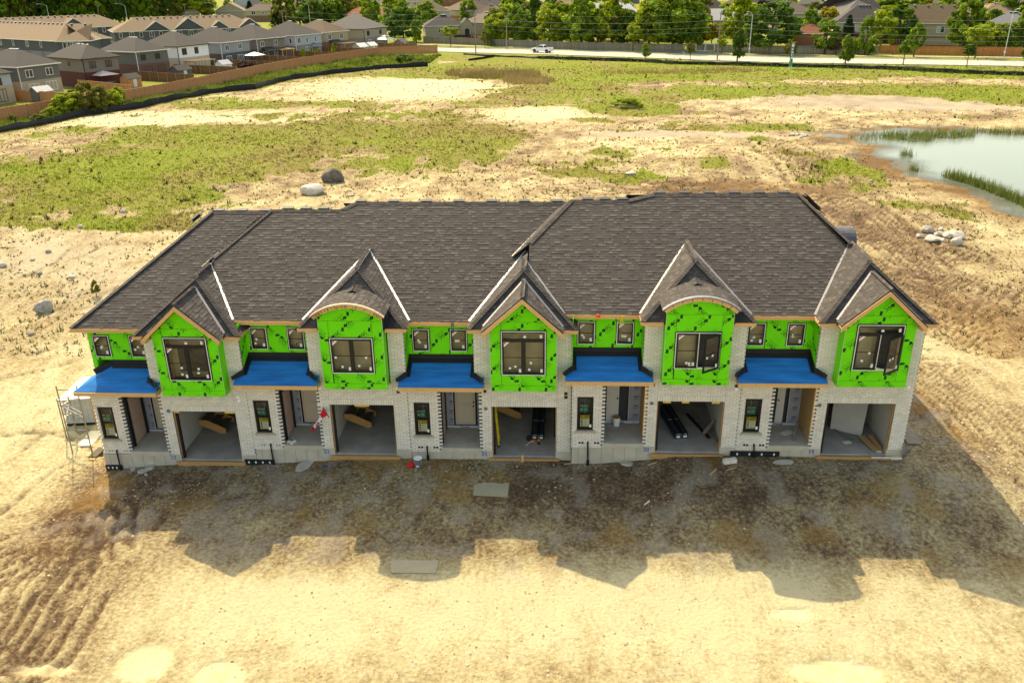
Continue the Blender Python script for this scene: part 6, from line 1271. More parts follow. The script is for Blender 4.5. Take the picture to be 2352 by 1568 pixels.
# garden trees beyond the fences
BIG = [(928, 97, 68, 34, 'round', 'dark', 'big dark round maple on the corner lawn beside the beige end house'), (902, 85, 62, 22, 'round', 'mid', 'mid green tree tucked behind the dark corner maple'), (980, 58, 46, 22, 'round', 'mid', 'dense green tree left of the bungalow roof and below the cream house'),
 (1140, 104, 62, 24, 'round', 'bright', 'weeping light green willow behind the grey fence'), (1128, 106, 44, 14, 'column', 'mid', 'small fresh green tree in front of the willow'), (1190, 105, 78, 27, 'round', 'mid', 'tall mid green tree between the willow and the dark spruce like tree'), (1180, 74, 55, 22, 'round', 'dark', 'dark leafy crown behind the willow group'),
 (1228, 100, 95, 17, 'column', 'dark', 'very tall narrow dark tree above the parked truck'), (1240, 62, 46, 13, 'conifer', 'spruce', 'blue green spruce right of the tall dark tree'), (1262, 108, 84, 30, 'round', 'bright', 'yellow green tree crown directly behind the truck'), (1290, 106, 84, 24, 'round', 'mid', 'bushy green tree second right of the truck'), (1334, 112, 97, 34, 'round', 'mid', 'broad green tree left of the silver roofed house'),
 (1352, 66, 44, 12, 'round', 'plum', 'dark plum leaved tree by the silver roof'), (1372, 108, 55, 17, 'loose', 'olive', 'pale loose tree below the silver roofed house wall'), (1406, 112, 112, 36, 'round', 'bright', 'tall bright green tree hiding the silver roofed house'), (1440, 112, 72, 26, 'round', 'dark', 'dark green round tree in front of the tall bright tree'),
 (1490, 116, 98, 34, 'round', 'bright', 'light green tree left of the biggest street side tree'), (1545, 117, 122, 58, 'round', 'mid', 'largest broad green tree towering over the grey fence'), (1585, 117, 96, 34, 'round', 'mid', 'right flank crown of the large trees beside the spruce'), (1616, 66, 60, 22, 'loose', 'olive', 'yellowish green tree behind the largest tree'),
 (1596, 108, 56, 13, 'conifer', 'spruce', 'small dark spruce left of the golden spreading tree'), (1634, 108, 46, 30, 'spread', 'yellow', 'golden yellow spreading tree behind the white fence bays'), (1697, 116, 104, 34, 'round', 'bright', 'bright yellow green tree in front of the ribbed roof'), (1768, 122, 96, 49, 'round', 'dark', 'massive dark green maple beside the right lamp post'),
 (1894, 124, 64, 24, 'round', 'mid', 'full green tree covering the fence right of the red brick house'), (1943, 108, 58, 17, 'conifer', 'spruce', 'spruce in front of the hip roofed beige house'), (1985, 126, 66, 19, 'column', 'mid', 'mid green tree growing over the grey fence left of the stained fence'), (2020, 116, 72, 26, 'round', 'bright', 'yellow green round tree at the corner of the beige house'),
 (1899, 68, 42, 18, 'round', 'yellow', 'golden yellow tree behind the red brick house'), (2209, 118, 96, 28, 'round', 'mid', 'tall green tree at the right end of the big beige house'), (2232, 106, 88, 18, 'conifer', 'spruce', 'tall dark spruce between the beige and the olive house'), (2258, 116, 50, 18, 'round', 'bright', 'light green hedge tree left of three behind the stained fence'), (2290, 118, 48, 18, 'round', 'bright', 'middle one of three light green hedge trees behind the stained fence'), (2318, 118, 48, 16, 'round', 'mid', 'right one of three hedge trees behind the stained fence'), (2350, 118, 72, 24, 'round', 'mid', 'green tree at the right edge before the olive house'),
 (1919, 124, 30, 17, 'spread', 'brown', 'brown dead looking bush against the grey fence, left one'), (1963, 124, 34, 16, 'spread', 'brown', 'brown dry bush against the grey fence beside the columnar tree'), (2076, 62, 62, 52, 'round', 'mid', 'wide green tree crown between the two large beige houses'), (2035, 70, 44, 22, 'round', 'bright', 'light green tree behind the hip roofed beige house'), (2119, 34, 34, 18, 'round', 'yellow', 'yellow tree above the steep brown gable roof'), (2290, 60, 62, 28, 'round', 'yellow', 'golden tree in the upper right behind the olive house'), (2330, 62, 66, 34, 'round', 'mid', 'green tree in the upper right corner'), (2262, 52, 60, 20, 'round', 'spruce', 'dark tree above the slate roof at the right'),
 (1800, 46, 40, 20, 'round', 'mid', 'green tree over the ridge of the ribbed roof, right side'), (1700, 40, 38, 24, 'round', 'mid', 'green tree behind the ribbed roof'), (1750, 44, 34, 16, 'round', 'plum', 'plum coloured tree behind the ribbed roof'),
 (640, 62, 64, 14, 'conifer', 'spruce', 'dark spruce left of the two storey beige house'), (655, 62, 58, 24, 'loose', 'olive', 'pale fluffy tree in front of the two storey beige house'), (690, 62, 72, 20, 'round', 'mid', 'tall green tree by the left utility pole'), (712, 58, 56, 24, 'round', 'olive', 'olive green tree right of the left utility pole'), (705, 62, 46, 13, 'round', 'plum', 'dark red tree between the olive and green trees'), (716, 66, 54, 25, 'round', 'dark', 'round dark green tree above the beige brown roofed house'), (860, 66, 54, 16, 'round', 'mid', 'green tree right of the beige end house roof'),
 (455, 46, 62, 34, 'round', 'bright', 'large yellow green willow above the tan terrace roof'), (480, 44, 48, 16, 'loose', 'olive', 'bare brownish tree beside the yellow green willow'), (576, 40, 30, 12, 'conifer', 'spruce', 'small dark conifer beside the pale blue gabled house')]
for px, py, hp, rp, sh, co, lb in BIG: tpx(px, py, hp, rp, sh, co, lb, 2 if hp > 60 else 1)
def WHERE(px, py):
    col_ = ['far left', 'left of centre', 'above the bungalow', 'above the truck', 'above the silver roof', 'above the ribbed roof', 'above the red brick house', 'above the grey hip roof', 'far right'][min(8, max(0, int((px - 500) / 205)))]
    return col_ + (' nearer row' if py > 15 else ' middle row' if py > 3 else ' farthest row')
CW = {'mid': 'mid green', 'bright': 'yellow green', 'dark': 'dark green', 'olive': 'olive', 'yellow': 'golden', 'spruce': 'blue green'}; SW = {'round': 'rounded', 'loose': 'loose', 'column': 'narrow', 'conifer': 'pointed'}
for k, px in enumerate(list(range(1125, 1570, 19)) + [1620, 1735, 1805, 1860, 2060, 2240, 2275, 2335] + list(range(700, 1000, 28))):
    r9 = random.Random(k + 500); sh9 = r9.choice(('round', 'round', 'loose', 'column')); co9 = r9.choice(('mid', 'bright', 'mid', 'bright', 'dark', 'olive')); TREELABEL = '%s %s tree in the gardens behind the street fences, %s' % (CW[co9], SW[sh9], WHERE(px, 0).replace(' farthest row', ''))
    yy = float(np.interp(px, [700, 960, 1125, 1780, 2352], [60, 66, 98, 112, 112])) - r9.uniform(2, 12); hh = r9.uniform(44, 74) * (0.75 if px < 1000 else 1); tpx(px + r9.uniform(-7, 7), yy, hh, hh * r9.uniform(0.28, 0.40), sh9, co9, TREELABEL, 1, 0.0, 'garden trees massed behind the street fences')
# the dark wood behind the terraces and trees among the farther houses
rs = random.Random(11)
k = 0
for px in range(-30, 400, 15):
    for row_ in range(2):
        x = px + rs.uniform(-7, 7); tpx(x, 62 - 14 * row_ - 0.035 * px, rs.uniform(62, 84), rs.uniform(17, 27), (sh9 := rs.choice(('round', 'round', 'column', 'loose'))), (co9 := rs.choice(('dark', 'mid', 'mid', 'dark', 'bright', 'olive'))), '%s %s tree in the %s row of the wood, %s' % (CW[co9], SW[sh9], ('front', 'back')[row_], ('at the left edge', 'left of its middle', 'right of its middle', 'at its right end')[min(3, max(0, int((px + 30) / 108)))]), 1, 0.0, 'trees of the wood behind the terraces')
for k in range(190):
    px = rs.uniform(400, 2380); py = rs.choice((rs.uniform(26, 60), rs.uniform(2, 30), rs.uniform(-16, 8)))
    if 1000 < px < 1060 and py > 30: continue
    hp = rs.uniform(24, 44) * (0.62 + 0.010 * max(py, 0)); tpx(px, py, hp, hp * rs.uniform(0.32, 0.5), (sh9 := rs.choice(('round', 'round', 'round', 'column', 'conifer'))), (co9 := rs.choice(('mid', 'mid', 'bright', 'dark', 'dark', 'olive', 'mid', 'yellow' if px > 1900 else 'mid'))), '%s %s tree among the distant houses, %s' % (CW[co9], SW[sh9], WHERE(px, py)), 0, 0.0, 'trees among the distant houses')
# distant houses
DH = [(660, 8), (760, 12), (700, -6), (838, 14), (930, 4), (1010, -2), (1085, 16), (1090, 33), (1200, 22), (1270, 20), (1300, 4), (1390, 10), (1480, 2), (1615, 20), (1650, 16), (1690, 6), (1760, -4), (1830, 8), (1900, 2), (1960, 14), (2010, -4), (2140, 22), (2200, 8), (2260, 30), (2300, 6), (2160, -6), (1560, -6), (1420, -8), (1150, -6), (560, -4)]
cols = [s_beige, s_sand, s_olive, s_taupe, s_pale, b_orange, s_grey]; rfs = [roof_taupe, roof_grey, roof_brown, roof_pale, roof_tan, roof_dark]
cn = ['beige', 'sand coloured', 'olive', 'taupe', 'pale', 'orange brick', 'grey']; rn = ['taupe', 'grey', 'brown', 'pale grey', 'tan', 'charcoal']
for k, (px, py) in enumerate(DH):
    p = at(px, py, GZ + 5.2); a = rs.uniform(-0.5, 0.1); ci, ri = k % 7, (k * 5 + k // 6) % 6
    house('distant_house', '%s%s house with %s %s roof, distant %s' % (('', '')[0], cn[ci], 'hipped' if k % 3 else 'gabled', rn[ri], WHERE(px, py)), (p.x, p.y), (math.cos(a), math.sin(a)), rs.uniform(11, 16), rs.uniform(10, 13), 5.2, cols[ci], None, roof_='hip' if k % 3 else 'gable', rm=rfs[ri], pitch=rs.uniform(0.5, 0.75), vents=3, wins=[('a', 2.0, 3.2, 1.6, 1.4, 'double', frame_w), ('a', 7.0, 3.2, 1.6, 1.4, 'double', frame_w)], group='houses of the distant neighbourhood')
# ================================================================== STREET THINGS
pole_m = M('pole_wood', (0.24, 0.20, 0.15), 0.9, 0.15, 3); lamp_m = M('lamp_steel', (0.55, 0.56, 0.55), 0.5, 0.05); wire_m = M('wire', (0.42, 0.42, 0.40), 0.6)
P1 = at(1093, 125, GZ); P2 = at(1647, 140, GZ); P0 = P1 + (P1 - P2) * 0.98; P3 = P2 + (P2 - P1) * 1.5; PM = at(1164, 114, GZ)
poles = [('wooden utility pole behind the roofs of the grey house row', P0), ('wooden utility pole on the near verge left of the truck', P1), ('wooden utility pole on the near verge before the white fence bays', P2)]
for lb, p in poles + [('slim wooden utility pole on the far verge in front of the grey fence', PM), ('far wooden utility pole between tan gables and dark wood', at(430, 56, GZ)), ('utility pole rising before the dark wood, beside the left terrace', at(232, 58, GZ))]:
    h = 10.9 if lb.startswith('wooden') else 9.2; t = thing('utility_pole', lb, 'utility pole', (p.x, p.y, GZ)); s = MB(); s.tube((0, 0, -0.5), (0, 0, h), 0.17, 0.11, 8); s.build('pole', pole_m, t)
    s = MB(); s.obox((0, 0, h - 0.45), 2.4, 0.11, 0.13, math.radians(68)); s.build('crossarm', pole_m, t)
    for q in (-1, 0, 1): s = MB(); s.tube((0.42 * q, 1.02 * q, h - 0.38), (0.42 * q, 1.02 * q, h - 0.14), 0.05); s.build('insulator', lamp_m, t)
def sag(a, b_, dz, n=10): return [a.lerp(b_, k / n) + Vector((0, 0, -4 * dz * (k / n) * (1 - k / n))) for k in range(n + 1)]
for k, (z, nm) in enumerate(((10.7, 'topmost thin overhead wire strung between the utility poles'), (9.1, 'second overhead wire from the top, thick and pale'), (7.6, 'third overhead wire from the top between the utility poles'), (6.6, 'lowest overhead wire strung between the utility poles'))):
    s = MB(); s.v = []; base = P1
    for a, b_, dz in ((P0, P1, 1.0), (P1, P2, 1.1), (P2, P3, 1.3)):
        o = Vector((0.2, -0.3, 0)); s.path([q - Vector((base.x, base.y, GZ)) for q in sag(a + o + Vector((0, 0, z)), b_ + o + Vector((0, 0, z)), dz)], (0.022, 0.034, 0.028, 0.018)[k], 4)
    t = s.build('overhead_wire', wire_m, label=nm, category='wire', group='wires between the utility poles'); t.location = (base.x, base.y, GZ)
def lamp(base, top_h, arm, label):
    t = thing('street_lamp', label, 'street lamp', (base.x, base.y, GZ)); s = MB(); s.tube((0, 0, -0.3), (0, 0, top_h), 0.11, 0.07, 8); s.build('pole', lamp_m, t)
    d = Vector((arm[0], arm[1], 0)); s = MB(); s.path([Vector((0, 0, top_h - 0.1)), d * 0.35 + Vector((0, 0, top_h + 0.45)), d * 0.8 + Vector((0, 0, top_h + 0.75)), d + Vector((0, 0, top_h + 0.78))], 0.045); s.build('arm', lamp_m, t)
    s = MB(); s.obox(d * 1.1 + Vector((0, 0, top_h + 0.76)), 0.75, 0.26, 0.13, math.atan2(arm[1], arm[0])); s.build('lamp_head', lamp_m, t)
    s = MB(); s.box(-0.16, 0.16, -0.16, 0.16, 1.3, 1.7); s.build('service_box', lamp_m, t)
lamp(at(903.5, 92.5, GZ), 9.4, (-2.6, -1.0), 'street lamp beside the dark corner maple with its arm reaching left'); lamp(at(1265, 109, GZ), 9.3, (-2.2, -0.6), 'street lamp right behind the white truck bed'); lamp(at(1720, 126.5, GZ), 9.5, (-1.2, -0.8), 'street lamp in front of the massive dark maple'); lamp(at(2305, 135.5, GZ), 10.2, (0.3, -1.4), 'tall street lamp at the right in front of the stained fence')
lamp(at(714, 68, GZ), 9.5, (-3.2, -1.0), 'street lamp rising behind the brown roofed end houses'); lamp(at(499, 62, GZ), 9.3, (-3.2, -1), 'street lamp between the yellow green willow and tan gable'); lamp(at(296, 66, GZ), 9.5, (-3.0, -1), 'middle street lamp before the dark wood'); lamp(at(118, 66, GZ), 9.6, (-3.0, -1), 'leftmost street lamp before the dark wood')
# the tall sign at the roadside
p = at(1815, 158.5, gzs(62, 157)); t = thing('roadside_sign', 'tall narrow dark blue and white sign on posts wrapped in green at the street', 'sign', (p.x, p.y, p.z), 1.05)
s = MB(); s.box(-0.9, 0.9, -0.06, 0.06, 1.7, 5.3, 0); s.build('board', M('navy_board', (0.012, 0.03, 0.06), 0.5), t)
for z0_, z1_, x0_, x1_ in ((4.5, 5.1, -0.75, 0.75), (3.8, 4.15, -0.7, 0.3), (3.2, 3.5, -0.7, 0.55), (2.7, 2.95, -0.7, 0.2), (2.0, 2.45, -0.7, 0.7)): s = MB(); s.box(x0_, x1_, -0.075, -0.062, z0_, z1_); s.build('lettering_panel', white_m, t)
for x in (-0.8, 0.8): s = MB(); s.box(x - 0.08, x + 0.08, -0.08, 0.08, -0.4, 5.4); s.build('post', whitefence_m, t)
s = MB(); s.box(-0.95, 0.95, -0.12, 0.12, 0.6, 1.7); s.build('wrap', M('green_wrap', (0.01, 0.30, 0.16), 0.6), t)

# the white pickup truck
def pickup():
    q = at(1245, 121.5, RZ); d = (near[22] - near[18]).normalized(); ang = math.atan2(-d.y, -d.x)
    t = thing('pickup_truck', 'white crew cab pickup truck with dark windows driving on the street', 'truck', (q.x, q.y, RZ + 0.02), ang)
    wm_ = M('truck_white', (0.78, 0.78, 0.77), 0.25, 0.02, spec=0.5); tg = M('truck_glass', (0.015, 0.015, 0.018), 0.1, 0.02, spec=0.6); bk = M('truck_black', (0.02, 0.02, 0.02), 0.6)
    def side(pts, y0, y1, m): s = MB(); s.slab([(x, y0, z) for x, z in pts], (0, y1 - y0, 0)); return s
    # front is +x; profile runs from the bumper over the bonnet, cab and bed
    lower = [(-2.9, 0.62), (-2.9, 1.28), (-0.95, 1.30), (-0.95, 1.34), (1.15, 1.34), (1.2, 1.30), (2.75, 1.18), (2.93, 1.0), (2.95, 0.55), (2.45, 0.45), (-2.5, 0.5)]
    side(lower, -0.98, 0.98, wm_).build('body', wm_, t)
    cab = [(-1.0, 1.34), (-0.85, 1.90), (-0.55, 1.95), (0.35, 1.95), (1.15, 1.36)]
    side(cab, -0.80, 0.80, wm_).build('cab', wm_, t)
    for y0 in (-0.815, 0.80):
        s = MB(); s.slab([(x, y0, z) for x, z in ((-0.78, 1.40), (-0.68, 1.82), (0.0, 1.85), (0.0, 1.40))], (0, 0.015, 0)); s.build('side_window', tg, t); s = MB(); s.slab([(x, y0, z) for x, z in ((0.07, 1.40), (0.07, 1.85), (0.32, 1.85), (0.95, 1.42))], (0, 0.015, 0)); s.build('side_window', tg, t)
    s = MB(); s.slab([(1.10, -0.7, 1.42), (1.10, 0.7, 1.42), (0.42, 0.7, 1.92), (0.42, -0.7, 1.92)], (0.03, 0, 0.03)); s.build('windscreen', tg, t)
    s = MB(); s.slab([(-0.99, -0.7, 1.42), (-0.99, 0.7, 1.42), (-0.88, 0.7, 1.86), (-0.88, -0.7, 1.86)], (-0.03, 0, 0)); s.build('rear_window', tg, t)
    s = MB(); s.box(-2.8, -1.05, -0.82, 0.82, 1.27, 1.315); s.build('bed_floor', bk, t)
    for y in (-0.98, 0.86): s = MB(); s.box(-2.9, -1.0, y, y + 0.12, 1.27, 1.40); s.build('bed_rail', wm_, t)
    s = MB(); s.box(-2.93, -2.86, -0.9, 0.9, 0.75, 1.40); s.build('tailgate', wm_, t)
    for y in (-0.985, 0.86): s = MB(); s.box(-2.94, -2.80, y, y + 0.125, 0.95, 1.28); s.build('taillight', red_m, t)
    for y in (-0.93, 0.55): s = MB(); s.box(2.80, 2.96, y, y + 0.38, 0.88, 1.05); s.build('headlight', M('lamp_glass', (0.6, 0.6, 0.62), 0.2), t)
    s = MB(); s.box(-3.05, -2.88, -0.95, 0.95, 0.5, 0.7); s.build('rear_bumper', lamp_m, t); s = MB(); s.box(2.90, 3.02, -0.95, 0.95, 0.42, 0.68); s.build('front_bumper', bk, t); s = MB(); s.box(2.94, 2.99, -0.5, 0.5, 0.72, 1.02); s.build('grille', bk, t)
    for x in (-1.85, 1.85):
        for y in (-1, 1):
            s = MB(); s.tube((x, y * 0.72, 0.42), (x, y * 0.99, 0.42), 0.42, n=18); w = s.build('wheel', bk, t); s = MB(); s.tube((x, y * 0.985, 0.42), (x, y * 1.0, 0.42), 0.25, n=12); s.build('rim', grey_m, w)
            s = MB(); s.slab([(x + 0.54 * math.cos(a), y * 0.985, 0.44 + 0.54 * math.sin(a)) for a in np.linspace(0, math.pi, 11)], (0, y * 0.02, 0)); s.build('wheel_arch', bk, t)
    for y in (-1, 1): s = MB(); s.obox((0.95, y * 1.08, 1.42), 0.14, 0.2, 0.2); s.build('mirror', bk, t)
pickup()

# ================================================================== YARDS BEHIND THE CEDAR FENCE
def shed(px, py, w, d, h, wallm_, roofm, label, rz=1.1, name='garden_shed', cat='shed'):
    p = at(px, py, GZ); t = thing(name, label, cat, (p.x, p.y, GZ), rz); s = MB(); s.box(-w / 2, w / 2, -d / 2, d / 2, 0, h); s.slab([(-w / 2, -d / 2, h), (-w / 2, d / 2, h), (-w / 2, 0, h + d * 0.32)], (w, 0, 0)); s.build('wall', wallm_, t)
    for q in (-1, 1): s = MB(); s.slab([(-w / 2 - 0.15, 0, h + d * 0.34), (w / 2 + 0.15, 0, h + d * 0.34), (w / 2 + 0.15, q * (d / 2 + 0.2), h - 0.1), (-w / 2 - 0.15, q * (d / 2 + 0.2), h - 0.1)], (0, 0, 0.06)); s.build('roof', roofm, t)
    s = MB(); s.box(-0.4, 0.4, -d / 2 - 0.03, -d / 2, 0.05, h - 0.15); s.build('door', gut_w, t); return t
zinc_m = M('zinc_roof', (0.33, 0.345, 0.37), 0.5, 0.08, 3)
def canopy(px, py, w, h, m, label, tiers=1, rz=1.1):
    p = at(px, py, GZ); t = thing('gazebo', label, 'gazebo', (p.x, p.y, GZ), rz)
    for x in (-1, 1):
        for y in (-1, 1): s = MB(); s.box(x * w * 0.45 - 0.06, x * w * 0.45 + 0.06, y * w * 0.45 - 0.06, y * w * 0.45 + 0.06, 0, h); s.build('post', gut_d, t)
    s = MB(); hw = w / 2; a = 0.25 * hw if tiers == 2 else 0.02; zt = h + 0.75; c = [(-hw, -hw, h), (hw, -hw, h), (hw, hw, h), (-hw, hw, h)]; e = [(-a, -a, zt), (a, -a, zt), (a, a, zt), (-a, a, zt)]
    for k in range(4): s.poly([c[k], c[(k + 1) % 4], e[(k + 1) % 4], e[k]])
    s.build('canopy', m, t)
    if tiers == 2:
        s = MB(); b_ = 0.4 * hw; c = [(-b_, -b_, zt + 0.05), (b_, -b_, zt + 0.05), (b_, b_, zt + 0.05), (-b_, b_, zt + 0.05)]
        for k in range(4): s.poly([c[k], c[(k + 1) % 4], (0, 0, zt + 0.42)])
        s.build('top_canopy', m, t)
cream_m = M('cream_cloth', (0.55, 0.47, 0.38), 0.8); pine2_m = M('pergola_wood', (0.36, 0.22, 0.12), 0.85, 0.15, 4)
shed(99, 232, 2.8, 2.2, 1.7, s_grey, zinc_m, 'small grey shed with ribbed metal roof behind the cedar fence at the left'); shed(303, 200, 3.0, 2.4, 1.7, cedar_m, roof_grey, 'cedar garden shed with grey gable roof beside the sail canopy'); shed(418, 178, 3.6, 2.6, 1.6, s_dark, roof_dark, 'dark garden shed with charcoal roof behind the cedar fence'); shed(515, 163, 2.8, 2.4, 1.5, s_white, zinc_m, 'white garden shed with pale roof next to the plum bush')
shed(829, 122, 3.6, 2.6, 1.7, s_pale, M('white_roof', (0.6, 0.6, 0.57), 0.6), 'pale shed with whitish roof below the beige brown roofed house'); shed(852, 119, 3.2, 2.4, 1.7, s_pale, M('white_roof', (0.6, 0.6, 0.57), 0.6), 'second pale roofed shed beside the first, nearer the street'); shed(923, 109, 3.2, 2.6, 1.5, s_taupe, roof_pale, 'grey roofed shed in the last yard by the fence corner')
canopy(243, 200, 4.2, 2.3, cream_m, 'cream canopy over a dark screened hot tub', 1); canopy(720, 127, 4.0, 2.3, M('grey_canopy', (0.20, 0.22, 0.24), 0.7), 'grey two tier gazebo behind the pale blue house', 2); canopy(886, 110, 4.4, 2.4, M('blue_grey_canopy', (0.13, 0.165, 0.20), 0.5), 'blue grey two tier gazebo by the street end house', 2); canopy(588, 150, 3.6, 2.3, white_m, 'white parasol canopy behind the blue grey house')
s = MB(); p = at(246, 202, GZ); t = thing('hot_tub', 'dark covered hot tub under the cream canopy', 'hot tub', (p.x, p.y, GZ), 1.1); s.box(-1.2, 1.2, -1.2, 1.2, 0, 1.0); s.build('tub', gut_d, t); s = MB(); s.box(-1.25, 1.25, -1.25, 1.25, 1.0, 1.12); s.build('cover', grey_m, t)
def pergola(px, py, w, d, h, m, label, rz=1.1):
    p = at(px, py, GZ); t = thing('pergola', label, 'pergola', (p.x, p.y, GZ), rz)
    for x in (-w / 2, w / 2):
        for y in (-d / 2, d / 2): s = MB(); s.box(x - 0.08, x + 0.08, y - 0.08, y + 0.08, 0, h); s.build('post', m, t)
    for k in range(9): s = MB(); y = -d / 2 - 0.2 + (d + 0.4) * k / 8; s.box(-w / 2 - 0.4, w / 2 + 0.4, y - 0.05, y + 0.05, h + 0.1, h + 0.25); s.build('rafter', m, t)
    for x in (-w / 2, w / 2): s = MB(); s.box(x - 0.05, x + 0.05, -d / 2 - 0.3, d / 2 + 0.3, h - 0.05, h + 0.1); s.build('beam', m, t)
pergola(463, 166, 5.5, 3.0, 2.4, pine2_m, 'brown wooden pergola behind the white house'); pergola(655, 136, 4.0, 2.6, 2.3, pine_m, 'light wood pergola behind the taupe house'); pergola(799, 120, 5.0, 2.6, 2.3, pine2_m, 'vine covered brown pergola behind the beige brown roofed house')
for k, (px, py, hp) in enumerate(((698, 136, 20), (717, 134.5, 21), (734, 132, 17), (767, 128, 22))): tpx(px, py, hp, 4.2, 'column', 'bright', ['leftmost of three slim cedars in the pale blue house yard', 'middle one of three slim cedars in the pale blue house yard', 'rightmost of three slim cedars in the pale blue house yard', 'lone slim light green cedar in the yard of the brown roofed house'][k], 0, 0.02, 'slim cedars in the yards')
tpx(565, 161, 18, 16, 'round', 'plum', 'crimson leaved bush behind the cedar fence', 1, 0.0, cat='bush', name='crimson_bush')
tpx(168, 224, 14, 9, 'round', 'dark', 'low dark green shrub in the tan brick house yard', 0, 0.0, cat='shrub', name='low_shrub')
yl = ['tan brick', 'red brick', 'brown brick', 'white', 'blue grey', 'taupe', 'pale blue', 'brown roofed beige', 'street end']
darkfence_m = M('dark_fence', (0.14, 0.07, 0.035), 0.9, 0.2, 3, hi=(0.22, 0.11, 0.05))
for k, (t, o, d, wa) in enumerate(row):                                # garden fences running from the cedar fence to the houses
    for q, off in ((0, -1.6),):
        a = Vector((o.x, o.y)) + d * off; fx = line_x(FENCE, a.y); nrm_ = Vector((d.y, -d.x)); n_ = max(2.0, (fx - a.x) / max(nrm_.x, 0.3) - 0.6); n_ = min(n_, 18)
        b_ = a + nrm_ * n_
        for _ in range(30):
            if b_.x > line_x(FENCE, b_.y) - 0.5: b_ = b_ - nrm_ * 0.5
        fence('garden_fence', 'brown garden fence on the near side of the %s house yard' % yl[k], 'fence', [(a.x, a.y), (b_.x, b_.y)], 1.75, 2.4, darkfence_m if k > 1 else cedar_m, cedarpost_m, n=12)

# ================================================================== BOULDERS AND STONES
def rock_mesh(seed, m, flat=0.75, sub=3):
    bm = bmesh.new(); bmesh.ops.create_icosphere(bm, subdivisions=sub, radius=1.0); rs = random.Random(seed); dirs = [(Vector((rs.gauss(0, 1), rs.gauss(0, 1), rs.gauss(0, 1))).normalized(), rs.uniform(0.62, 0.95)) for _ in range(16)]
    for v in bm.verts:
        p = v.co.copy(); k = 1.0
        for d, h in dirs:
            if p.dot(d) > h: p -= d * (p.dot(d) - h) * 0.85
        p *= 1 + 0.06 * math.sin(5 * p.x + seed) * math.sin(4 * p.y + 2 * seed) + rs.uniform(-0.012, 0.012); v.co = Vector((p.x, p.y, p.z * flat))
    me = bpy.data.meshes.new('boulder'); bm.to_mesh(me); bm.free(); me.materials.append(m); return me
rock_w = M('pale_rock', (0.50, 0.45, 0.38), 0.9, 0.28, 2.2, 0.6, bscale=7); rock_d = M('dark_rock', (0.15, 0.13, 0.105), 0.95, 0.55, 3.0, 0.7, bscale=6); rock_g = M('grey_rock', (0.33, 0.30, 0.26), 0.95, 0.35, 2.5, 0.6, bscale=7)
def boulder(px, py, rx, ry, m, label, seed, rz=0.0, group=None, sub=3, name='boulder', cat='boulder'):
    p = on_ground(px, py); k = (Vector(CAM) - p).length / FPX; t = put(name, rock_mesh(seed, m, 1.0, sub), None, (p.x, p.y, p.z + ry * k * 0.45), rz, label=label, category=cat); t.scale = (rx * k, rx * k * 0.8, ry * k)
    if group: t['group'] = group
    return t
boulder(767, 417, 26, 21, rock_d, 'large dark mossy boulder in the grass behind the roof', 1, 0.4); boulder(720, 445, 30, 15, rock_w, 'long pale boulder in front of the dark mossy one', 2, 0.2); boulder(104, 714, 19, 17, rock_g, 'grey boulder alone on the bare slope at the left', 3, 0.7); boulder(1448, 401, 13, 6, rock_w, 'flat white stone on a grass patch behind the long roof', 4)
for k, (px, py, rx, ry, lb) in enumerate(((2131.5, 534, 15, 12, 'roundest boulder, at the upper left of the pile on the right'), (2160, 529, 6, 5, 'small stone at the top of the boulder pile on the right'), (2175, 545, 11, 10, 'whitish upright boulder in the middle of the right pile'), (2196, 546, 19, 11, 'wide pale boulder at the right end of the pile'), (2198, 562, 13, 11, 'blocky boulder at the lower right of the pile'), (2141, 552, 19, 9, 'long flat boulder at the lower left of the pile'), (2108, 545, 7, 6, 'small stone left of the long flat boulder'), (2164, 555, 8, 6, 'small stone wedged between the lower boulders'), (2118, 546, 6, 5, 'dark little stone beside the long flat boulder'), (2156, 540, 11, 6, 'low stone behind the long flat boulder'))): boulder(px, py, rx, ry, rock_g if k in (0, 8) else rock_w, lb, 20 + k, k * 0.7, 'boulder pile at the right')
for k, (px, py, rx, ry, lb) in enumerate(((1819, 312, 8, 5, 'left stone of the small white group by the pond channel'), (1833, 311.5, 7, 3.5, 'flat middle stone of the white group by the pond channel'), (1846, 313.5, 9, 5, 'largest right stone of the white group by the pond channel'), (1840, 317, 5, 3, 'smallest front stone of the white group by the pond channel'))): boulder(px, py, rx, ry, rock_w, lb, 40 + k, k, 'white stones by the pond', 2)
for k, (px, py, rx, ry, lb) in enumerate(((112, 580, 7, 5, 'dark stone on the upper left slope below the grass'), (91, 630, 6, 5, 'grey stone on the slope above the lone boulder'), (165, 637, 10, 5, 'long pale stone on the slope right of the lone boulder'), (75, 598, 6, 4, 'pale stone beside an erosion gully at the left'), (6, 613, 9, 6, 'white stone at the left edge of the photo'), (185, 523, 7, 5, 'white stone at the edge of the grass on the left'), (283, 488, 7, 5, 'pale stone in the grass edge near the roof hip'), (71, 770, 6, 5, 'brown stone below the lone boulder'), (2002, 418, 5, 4, 'small stone in the grass by the pond'), (1143, 408, 4, 3, 'little pale stone behind the ridge vents'), (808, 450, 8, 4, 'flat pale slab right of the long pale boulder'))): boulder(px, py, rx, ry, rock_w if k in (2, 3, 4, 5, 6, 10) else rock_g, lb, 60 + k, k, None, 2, 'field_stone', 'stone')
# ================================================================== THINGS ON THE SITE
def rel(t): return (t.location.x, t.location.y, t.location.z)
